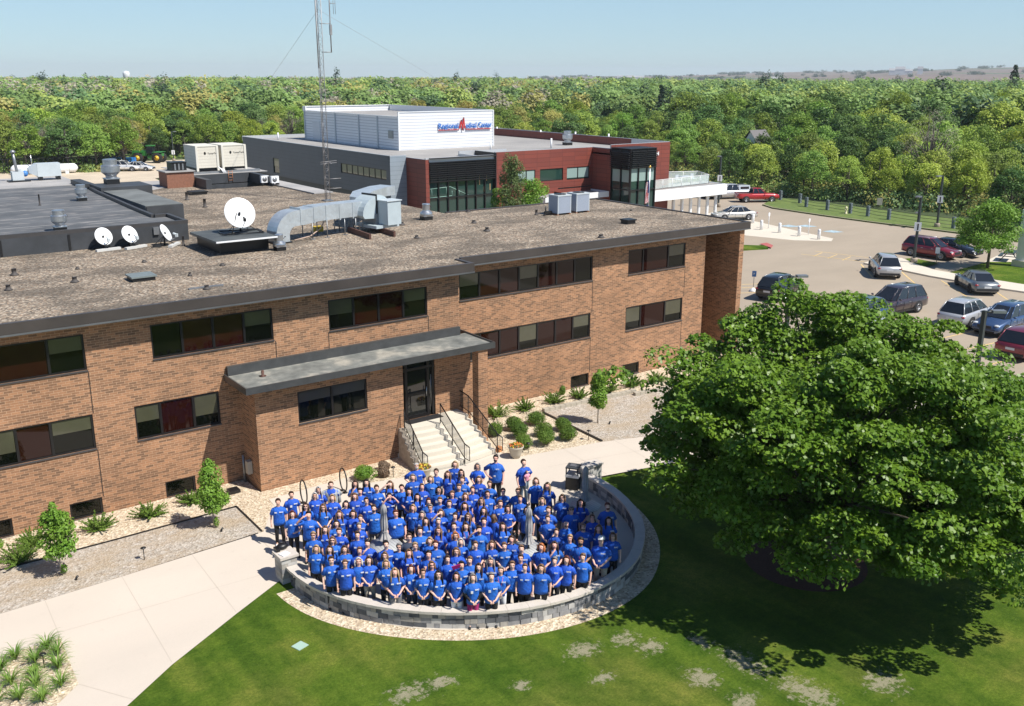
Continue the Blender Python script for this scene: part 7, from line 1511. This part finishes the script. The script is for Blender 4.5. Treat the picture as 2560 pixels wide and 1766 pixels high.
# rows counted from the back of the crowd: bands of head height in the photo
lst.sort(key=lambda q: q[1]); NB = 12; per = (len(lst)+NB-1)//NB
ORD = ['back', 'second', 'third', 'fourth', 'fifth', 'sixth', 'seventh', 'eighth', 'ninth', 'tenth', 'eleventh', 'front']
NTH = ['leftmost', 'second from left', 'third from left', 'fourth from left', 'fifth from left', 'sixth from left', 'seventh from left', 'seventh from right', 'sixth from right', 'fifth from right', 'fourth from right', 'third from right', 'second from right', 'rightmost']
GREYH = mat('grey_hoodie', (.36, .39, .41), .85, vary=.1, scale=8); NAVYT = mat('navy_print_tee', (.045, .06, .10), .85)
rgp = random.Random(5)
for r in range(NB):
    row = sorted(lst[r*per:(r+1)*per], key=lambda q: q[0]); n = len(row)
    for i, (px, py, hk, hc, pose, trs, wi, ex) in enumerate(row):
        wi = int(wi); male = 'v' in ex or hk in 'BC' or (hk == 'S' and hc in 'dk' and 'N' not in ex)
        h = (1.74 if male else 1.63)+rgp.uniform(-.03, .03)
        if 'A' in ex: h = 1.78
        if hc == 'k' and 'l' in ex and wi == 2: h = 1.86
        p = atz(px, py, h*.935)
        skin = 3 if 'X' in ex else rgp.choice([0, 0, 1, 2])
        nth = NTH[i] if i < (n+1)//2 else NTH[14-(n-i)]
        bits = []
        if 'G' in ex: base = 'navy shirt with white lettering, the only one not in blue'
        elif 'J' in ex: base = 'open grey jacket over blue shirt, '+TRN[trs]+' trousers'
        elif 'A' in ex: base = 'blue shirt and jeans, holding a small child in pink'
        elif 'F' in ex: base = 'blue shirt, holding up a pink folder'
        elif hk == 'C': base = 'white cap, pink lanyard, tan trousers, hands clasped'
        elif 'T' in ex: base = 'blue shirt, turned away from the camera'
        elif 'K' in ex: base = 'black long sleeves under blue shirt, magenta trousers'
        else:
            base = 'blue shirt, '+('white shoes, ' if 'W' in ex else '')+('sunglasses, ' if 's' in ex else '')+('pink lanyard, ' if 'l' in ex else '')+(TRN[trs]+' trousers, ' if trs != 'k' or r > 9 else '')+PN[pose]
        lab = base+'; '+nth+' in '+ORD[r]+' row'
        if 'A' in ex or 'G' in ex: lab = base
        yaw = rgp.uniform(-.22, .22)+(.6 if 'A' in ex else 0)+(2.6 if 'T' in ex else 0)
        o = person(p.x, p.y, h, pose, wi, hk, hc, skin, trs, lab, yaw, ex.replace('-', ''), NAVYT if 'G' in ex else None)
        if 'J' in ex:
            j = part('jacket', PROTO[('down', 1)][1], o, m=GREYH, sc=(1.22, 1.08, 1.0)); j.location = (0, .035, 0)
            e = MB()
            for s in (1, -1): e.tube([(s*.2, .01, 1.3), (s*.262, .03, 1.12), (s*.27, -.05, .9)], [.07, .062, .05], 8)
            oo = e.build('jacket_sleeve', GREYH, o)
        if 'K' in ex:
            e = MB()
            for s in (1, -1): e.tube([(s*.25, .02, 1.18), (s*.267, .02, 1.11), (s*.12, -.19, .975)], [.055, .05, .036], 8)
            e.build('black_sleeves', TR['k'], o)
        if 'F' in ex:
            q = atz(940+1530/7.6, 1310+820/7.6, 1.5); e = MB(); e.box(-.13, .13, -.006, .006, -.07, .07); f = e.build('folder', mat('pink_folder', (.75, .04, .25), .5)); f.location = q; f.rotation_euler = (R_(20), R_(-18), R_(-36)); tag(f, 'bright pink folder held up in the crowd', 'folder')
        if 'A' in ex: holder = o
# the small child held on the arm
q = atz(1220+750/7.6, 1130+290/7.6, 1.42)
bz = holder.location; v = Vector((-bz.x, -bz.y, 0)).normalized(); side_ = Vector((-v.y, v.x, 0))
b_, s_, t_ = PROTO[('hold', 0)]
kid = bpy.data.objects.new('person', b_); COL.objects.link(kid); setmat(kid, SK[0]); tag(kid, 'small child in pink top and pale trousers carried on an arm', 'person')
kid.scale = (.50, .50, .42); kid.location = Vector((bz.x, bz.y, 0))+v*.20+side_*.12+Vector((0, 0, .72)); kid.rotation_euler = (0, 0, math.atan2(-bz.y, -bz.x)+math.pi/2+.8)
part('shirt', s_, kid, m=mat('pink_top', (.72, .32, .42), .8)); part('trousers', t_, kid, m=mat('pale_denim', (.32, .40, .46), .8)); part('hair', HAIR['S'], kid, m=HC['b'], sc=(1.1, 1.1, 1.0)); [part('shoe', SHOE, kid, (sx*.118, 0, 0), m=SHM['w']) for sx in (1, -1)]
# ================================================================== woods
WOOD = {
 'green': leaf_mat('wood_leaf_green', (.17, .29, .045), (.28, .41, .075), rand=.30),
 'yellow': leaf_mat('wood_leaf_yellow_green', (.27, .38, .05), (.39, .48, .08), rand=.22),
 'dark': leaf_mat('wood_leaf_dark', (.09, .18, .045), (.15, .25, .065), rand=.20),
 'olive': leaf_mat('wood_leaf_olive', (.32, .31, .08), (.46, .42, .12), rand=.2),
 'bare': leaf_mat('wood_twigs_grey', (.34, .31, .24), (.48, .44, .34), rand=.15),
 'pine': leaf_mat('wood_needles', (.018, .045, .022), (.035, .07, .030), rand=.15)}
M_tr = mat('wood_trunk', (.10, .085, .07), .95, vary=.2, scale=2)
def wood_proto(kind, seed, h=10.0, w=8.0, n=5400, leaf=.27):
    rg = np.random.default_rng(seed); cl = []
    if kind == 'pine':
        for i in range(60): f = rg.uniform(0, 1); z = 1+(h-1)*f; rr = (w*.33)*(1-f)+.2; a = rg.uniform(0, 6.28); k = rg.uniform(.4, 1)*rr; cl.append(((k*math.cos(a), k*math.sin(a), z), (rr*.35+.2, rr*.35+.2, .35)))
    else:
        for i in range(54):
            u = rg.normal(0, 1, 3); u /= np.linalg.norm(u); u[2] = abs(u[2])*1.35-.5; k = rg.uniform(.5, 1)**.5; s = rg.uniform(.08, .17)*w
            cl.append(((u[0]*w*.40*k, u[1]*w*.40*k, h*.52+u[2]*h*.43*k), (s, s, s*.8)))
    per = n//len(cl); P, N = crown(rg, cl, per if kind != 'bare' else per//2, -.6, .45); N = N*.55+np.array([.1, -.25, .8]); P[:, 2] = np.maximum(P[:, 2], .2)
    me = leafmesh('crown_'+kind, P, N, leaf if kind != 'bare' else leaf*.5, WOOD[kind], rng=rg, asp=.9 if kind != 'bare' else .3)
    k = MB(); k.tube([(0, 0, -1.5), (0, 0, h*.3), (.1, 0, h*.75)], [.25, .2, .06], 6)
    for i in range(0, len(cl), 2 if kind == 'bare' else 6): limb(k, (0, 0, h*rg.uniform(.15, .45)), cl[i][0], .10, .025, rg, n=4)
    return me, k.mesh('trunk_'+kind, [M_tr])
WP = {}
for kind, cnt in (('green', 4), ('yellow', 2), ('dark', 2), ('olive', 2), ('bare', 2), ('pine', 1)): WP[kind] = [wood_proto(kind, 300+i*7+len(kind), w=8.0 if kind != 'pine' else 6) for i in range(cnt)]
# lower edge of the woods in the photo (pixel x -> pixel y of the ground there)
EDGE = [(-400, 434), (0, 434), (285, 430), (300, 402), (430, 396), (620, 392), (700, 375), (1650, 392), (1700, 440), (1760, 470), (1850, 478), (2000, 492), (2130, 506), (2300, 524), (2420, 534), (2560, 556), (2900, 600)]
def edge_dist(px):
    for (a, ya), (b, yb) in zip(EDGE, EDGE[1:]):
        if a <= px <= b:
            y = ya+(yb-ya)*(px-a)/(b-a); p = atz(px, y, 0); return math.hypot(p.x, p.y)
    return 160
DESC = {'green': 'green leafy tree', 'yellow': 'bright yellow-green tree', 'dark': 'dark green tree', 'olive': 'olive-gold budding tree', 'bare': 'grey-brown tree still nearly bare', 'pine': 'dark conical spruce'}
rw_ = random.Random(21); pts = []
def azdir(px): d = ray(px, 200); L = math.hypot(d[0], d[1]); return d[0]/L, d[1]/L
grid = {}
def ok(x, y, sep):
    gx, gy = int(x//6), int(y//6)
    for i in (-1, 0, 1):
        for j in (-1, 0, 1):
            for (a, b) in grid.get((gx+i, gy+j), []):
                if (a-x)**2+(b-y)**2 < sep*sep: return False
    grid.setdefault((gx, gy), []).append((x, y)); return True
tries = 0
while tries < 60000:
    tries += 1; px = rw_.uniform(-160, 2720); e = edge_dist(px); dd = e+1.5+150*rw_.random()**1.6
    ux_, uy_ = azdir(px); x, y = ux_*dd, uy_*dd
    if ok(x, y, 4.2 if dd < e+25 else 5.2): pts.append((dd-e, x, y, px, dd))
pts.sort(key=lambda q: q[4]+.6*q[0])
near = pts[:296]; far = pts[296:]
def pick(x, y, px, r):
    f = math.sin(x*.05+1.3)*math.cos(y*.043+.4)+.6*math.sin(x*.11+y*.07)
    if px > 1500 and r < .55: return 'green' if f > -.3 else 'yellow'
    c = r+f*.12
    return 'bare' if c < .10 else 'olive' if c < .20 else 'yellow' if c < .38 else 'green' if c < .78 else 'dark' if c < .96 else 'green'
def zone(px, de):
    side = 'at the left behind the white tank' if px < 300 else 'behind the sandy yard and cooling towers' if px < 640 else 'behind the medical building' if px < 1680 else 'beyond the white canopy and red truck' if px < 1960 else 'beyond the post fence' if px < 2320 else 'at the right behind the car park'
    return side
for de, x, y, px, dd in near:
    k = pick(x, y, px, rw_.random()); me, tm = rw_.choice(WP[k]); h = min(13.5, (5.6+de*.09 if px > 1650 else 7.2+de*.06)*rw_.uniform(.8, 1.18)); 
    if px < 300: h = rw_.uniform(7.5, 9.5)+de*.03
    t = thing('tree' if k != 'pine' else 'spruce_tree', DESC[k]+' in the woods '+zone(px, de), 'tree', (x, y, ground_z(dd, math.atan2(y, x))), rw_.uniform(0, 6.28), DESC[k]+'s in the woods '+zone(px, de))
    s = h/10; sw = s*rw_.uniform(.85, 1.2); t.scale = (sw, sw, s); mkobj('crown', me, t); mkobj('trunk', tm, t)
# everything further back: one mass of crowns
rg = np.random.default_rng(77); PT = []; 
while len(PT) < 5200:
    px = rw_.uniform(-250, 2800); r0 = edge_dist(px)+60; u = rw_.random(); dd = r0*(1850/r0)**(u**.92)
    ux_, uy_ = azdir(px); x, y = ux_*dd, uy_*dd
    if px > 1300 and dd > 1000+(2560-px)*.2: continue
    PT.append((x, y, dd, px, ground_z(dd, math.atan2(y, x))))
PT = [(x, y, dd, px, ground_z(dd, math.atan2(y, x))) for de, x, y, px, dd in far]+PT
CT = {'green': (.215, .325, .095), 'yellow': (.32, .40, .10), 'dark': (.12, .21, .085), 'olive': (.38, .36, .11), 'bare': (.40, .37, .28), 'pine': (.05, .09, .045)}
Ps = []; Ns = []; Ts = []; Ss = []
for x, y, dd, px, gz in PT:
    k = pick(x, y, px, rw_.random()); w = rw_.uniform(6, 10)*(1+min(1.2, dd/1500)); h = rw_.uniform(8.6, 13.4) if dd > 300 else rw_.uniform(8.5, 12); n = int(max(110, min(800, 190000/dd)))
    if rw_.random() < .012: k = 'pine'; h *= 1.3; w *= .5
    u = rg.normal(0, 1, (n, 3)); u /= np.linalg.norm(u, axis=1)[:, None]; u[:, 2] = np.abs(u[:, 2])*1.2-.2
    lobe = 1+.16*np.sin(u[:, 0]*5+x)+.16*np.sin(u[:, 1]*6+y)+.1*np.sin(u[:, 2]*7+x)
    P = u*np.array([w*.5, w*.5, h*.40])*(lobe*rg.uniform(.74, 1.06, n))[:, None]+np.array([x, y, gz+h*.6])
    c = np.array(CT[k])*rw_.uniform(.78, 1.25); Ps.append(P); Ns.append(u*.7+np.array([.15, -.35, .8])); Ts.append(np.tile(c, (n, 1))); Ss.append(np.full(n, max(.42, .26*w*.30*(520/max(200, n))**.5+.2)))
P = np.concatenate(Ps); N = np.concatenate(Ns)
tag(mkobj('woodland', leafmesh('woodland', P, N, np.concatenate(Ss), leaf_mat('woodland_canopy', (0, 0, 0), (0, 0, 0), attr=True), tint=np.concatenate(Ts), rng=rg, asp=.95)), 'continuous far-off woodland of mixed spring greens reaching to the horizon', 'woodland', kind='stuff')
# shrub layer along the wood edge so no ground shows under the crowns
Ps = []; Ns = []; Ts = []; Ss = []
for i in range(1300):
    px = rw_.uniform(-200, 2760); e = edge_dist(px)+rw_.uniform(.0, 14); ux_, uy_ = azdir(px); x, y = ux_*e, uy_*e; n = 110; s = rw_.uniform(.8, 1.7)*(1.5 if px > 1700 else 1)
    if 300 < px < 470: s *= .4
    u = rg.normal(0, 1, (n, 3)); u /= np.linalg.norm(u, axis=1)[:, None]; u[:, 2] = abs(u[:, 2]); Ps.append(u*np.array([s, s, s*.9])*rg.uniform(.6, 1.05, (n, 1))+np.array([x, y, 0])); Ns.append(u); Ts.append(np.tile(np.array(CT[rw_.choice(['green', 'yellow', 'dark', 'olive', 'green'])])*rw_.uniform(.8, 1.2), (n, 1))); Ss.append(np.full(n, .34))
tag(mkobj('undergrowth', leafmesh('undergrowth', np.concatenate(Ps), np.concatenate(Ns), np.concatenate(Ss), MATS['woodland_canopy'], tint=np.concatenate(Ts), rng=rg)), 'tangled green undergrowth along the foot of the woods', 'undergrowth', kind='stuff')
# far rise: hedgerow clumps, farm buildings
Ps = []; Ns = []; Ts = []; Ss = []
for i in range(520):
    px = rw_.uniform(-150, 2700); d = rw_.uniform(2200, 5600) if px > 1150 else rw_.uniform(1900, 5600)
    if px > 1150 and rw_.random() < .55: continue
    for j in range(rw_.randint(2, 9)):
        ux_, uy_ = azdir(px+j*rw_.uniform(1, 5)); x, y = ux_*d, uy_*d; gz = ground_z(d, math.atan2(y, x)); n = 70; s = rw_.uniform(4, 9)
        u = rg.normal(0, 1, (n, 3)); u /= np.linalg.norm(u, axis=1)[:, None]; Ps.append(u*np.array([s, s, s*.8])*rg.uniform(.5, 1.0, (n, 1))+np.array([x, y, gz+s*.5])); Ns.append(u); Ts.append(np.tile(np.array([.08, .12, .07])*rw_.uniform(.7, 1.3), (n, 1))); Ss.append(np.full(n, 2.6))
tag(mkobj('treeline', leafmesh('treeline', np.concatenate(Ps), np.concatenate(Ns), np.concatenate(Ss), MATS['woodland_canopy'], tint=np.concatenate(Ts), rng=rg)), 'scattered dark treelines on the distant fields below the horizon', 'treeline', kind='stuff')
M_fw = mat('farm_white', (.75, .75, .75), .6); M_froof = mat('farm_roof', (.35, .35, .36), .6)
def farm(px, d, wd, dp, h, lab, wm=None, rm=None, name='farm_building', z=None, rot=0.0):
    ux_, uy_ = azdir(px); x, y = ux_*d, uy_*d; gz = (ground_z(d, math.atan2(y, x))-.5) if z is None else z
    t = thing(name, lab, 'building', (x, y, gz), math.atan2(y, x)-math.pi/2+rot); c = MB(); c.box(-wd/2, wd/2, -dp/2, dp/2, 0, h); c.add([(-wd/2, -dp/2, h), (-wd/2, dp/2, h), (-wd/2, 0, h*1.45), (wd/2, -dp/2, h), (wd/2, dp/2, h), (wd/2, 0, h*1.45)], [(0, 2, 1), (3, 4, 5)]); c.build('wall', wm or M_fw, t)
    c = MB(); c.add([(-wd/2-.3, -dp/2-.4, h-.1), (wd/2+.3, -dp/2-.4, h-.1), (wd/2+.3, 0, h*1.45+.1), (-wd/2-.3, 0, h*1.45+.1), (-wd/2-.3, dp/2+.4, h-.1), (wd/2+.3, dp/2+.4, h-.1)], [(0, 1, 2, 3), (3, 2, 5, 4)]); c.build('roof', rm or M_froof, t)
for px, d, wd, h, l in [(860, 1750, 26, 9, 'pale far building left of the long white sheds'), (1015, 1800, 60, 8, 'long white far shed right of the mast'), (1065, 1800, 46, 9, 'second long white far shed'), (1575, 2600, 18, 9, 'white farmhouse on the mid horizon'), (1590, 2500, 40, 8, 'white-roofed farm shed on the mid horizon'), (1380, 3600, 22, 9, 'tiny white farm building on the brown field'), (2235, 2900, 30, 12, 'white farm building cluster, left one, right horizon'), (2248, 2850, 24, 15, 'tall white farm building on the right horizon'), (2262, 2900, 34, 10, 'white farm building, right one of the cluster'), (2298, 2950, 14, 14, 'small white farm house right of the cluster'), (1940, 2000, 18, 8, 'red barn beside dark trees on the field'), (1550, 3500, 20, 9, 'small far white barn near the horizon'), (12, 2100, 60, 6, 'white buildings at the far left horizon')]:
    farm(px, d, wd, wd*.45, h, l, mat('barn_red', (.35, .04, .03), .7) if 'red barn' in l else None)
M_shing = mat('grey_shingles', (.16, .15, .15), .9); M_shb = mat('brown_shingles', (.22, .17, .13), .9)
for px, py, d, wd, h, l, rm in [(1915, 283, 190, 9, 4.6, 'white gabled house among the trees, left one', M_shing), (2040, 285, 200, 8, 5.6, 'white gabled house with brown roof among the trees', M_shb), (2440, 235, 420, 14, 5, 'grey-roofed house far among the right trees', M_shing), (1903, 310, 150, 3, 3.2, 'small white shed low in the trees on the right', M_shing)]:
    d_ = ray(px, py); zz = 15+d_[2]/math.hypot(d_[0], d_[1])*d; farm(px, d, wd, wd*.7, h, l, None, rm, 'house', zz-h*1.75, .9)
# water tower far left
ux_, uy_ = azdir(317); d = 1500; t = thing('water_tower', 'white water tower rising over the woods on the left horizon', 'water tower', (ux_*d, uy_*d, -4)); c = MB(); c.lathe([(.2, 23), (4.2, 21.6), (4.6, 19), (4.6, 15.0), (3.6, 13.4), (1.8, 12.4)], n=24); c.build('tank', M_white, t); c = MB(); c.lathe([(1.7, 12.4), (1.5, 8), (2.2, 0)], n=16); c.build('stem', M_white, t)
# dark tall pine silhouetted at the far right edge
k = wood_proto('pine', 991, n=1500); ux_, uy_ = azdir(2535); t = thing('pine_tree', 'tall dark pine standing against the sky at the right edge', 'tree', (ux_*420, uy_*420, -1)); t.scale = (1.7, 1.7, 1.95); mkobj('crown', k[0], t); mkobj('trunk', k[1], t)
for px, d, s, l in [(1655, 230, 1.35, 'dark spruce standing out of the woods behind the canopy'), (268, 420, 1.35, 'dark spruce group left of the water tower'), (282, 430, 1.3, 'dark spruce just left of the water tower')]:
    ux_, uy_ = azdir(px); t = thing('spruce_tree', l, 'tree', (ux_*d, uy_*d, -1)); t.scale = (s*.9, s*.9, s); mkobj('crown', WP['pine'][0][0], t); mkobj('trunk', WP['pine'][0][1], t)
# the big half-bare oak at the right
rgo = WP['bare'][0]; q = atz(2350, 500); t = thing('tree', 'tall grey half-bare tree above the right lamp post', 'tree', (q.x, q.y+2, 0)); t.scale = (1.15, 1.15, 1.2); mkobj('crown', rgo[0], t); mkobj('trunk', rgo[1], t)
# ---- air
hz = MB(); hz.box(-8900, 8900, -8900, 8900, -75, 90); ho = hz.build('haze', None); ho.data.materials.clear()
hm = bpy.data.materials.new('haze_air'); hm.use_nodes = True; t = hm.node_tree; t.nodes.clear(); v = t.nodes.new('ShaderNodeVolumePrincipled'); o_ = t.nodes.new('ShaderNodeOutputMaterial')
v.inputs['Color'].default_value = (.86, .95, 1.0, 1); v.inputs['Density'].default_value = .00012; v.inputs['Anisotropy'].default_value = 0; t.links.new(v.outputs[0], o_.inputs['Volume']); ho.data.materials.append(hm)
tag(ho, 'thin pale blue summer haze over the far fields', 'haze', kind='stuff')
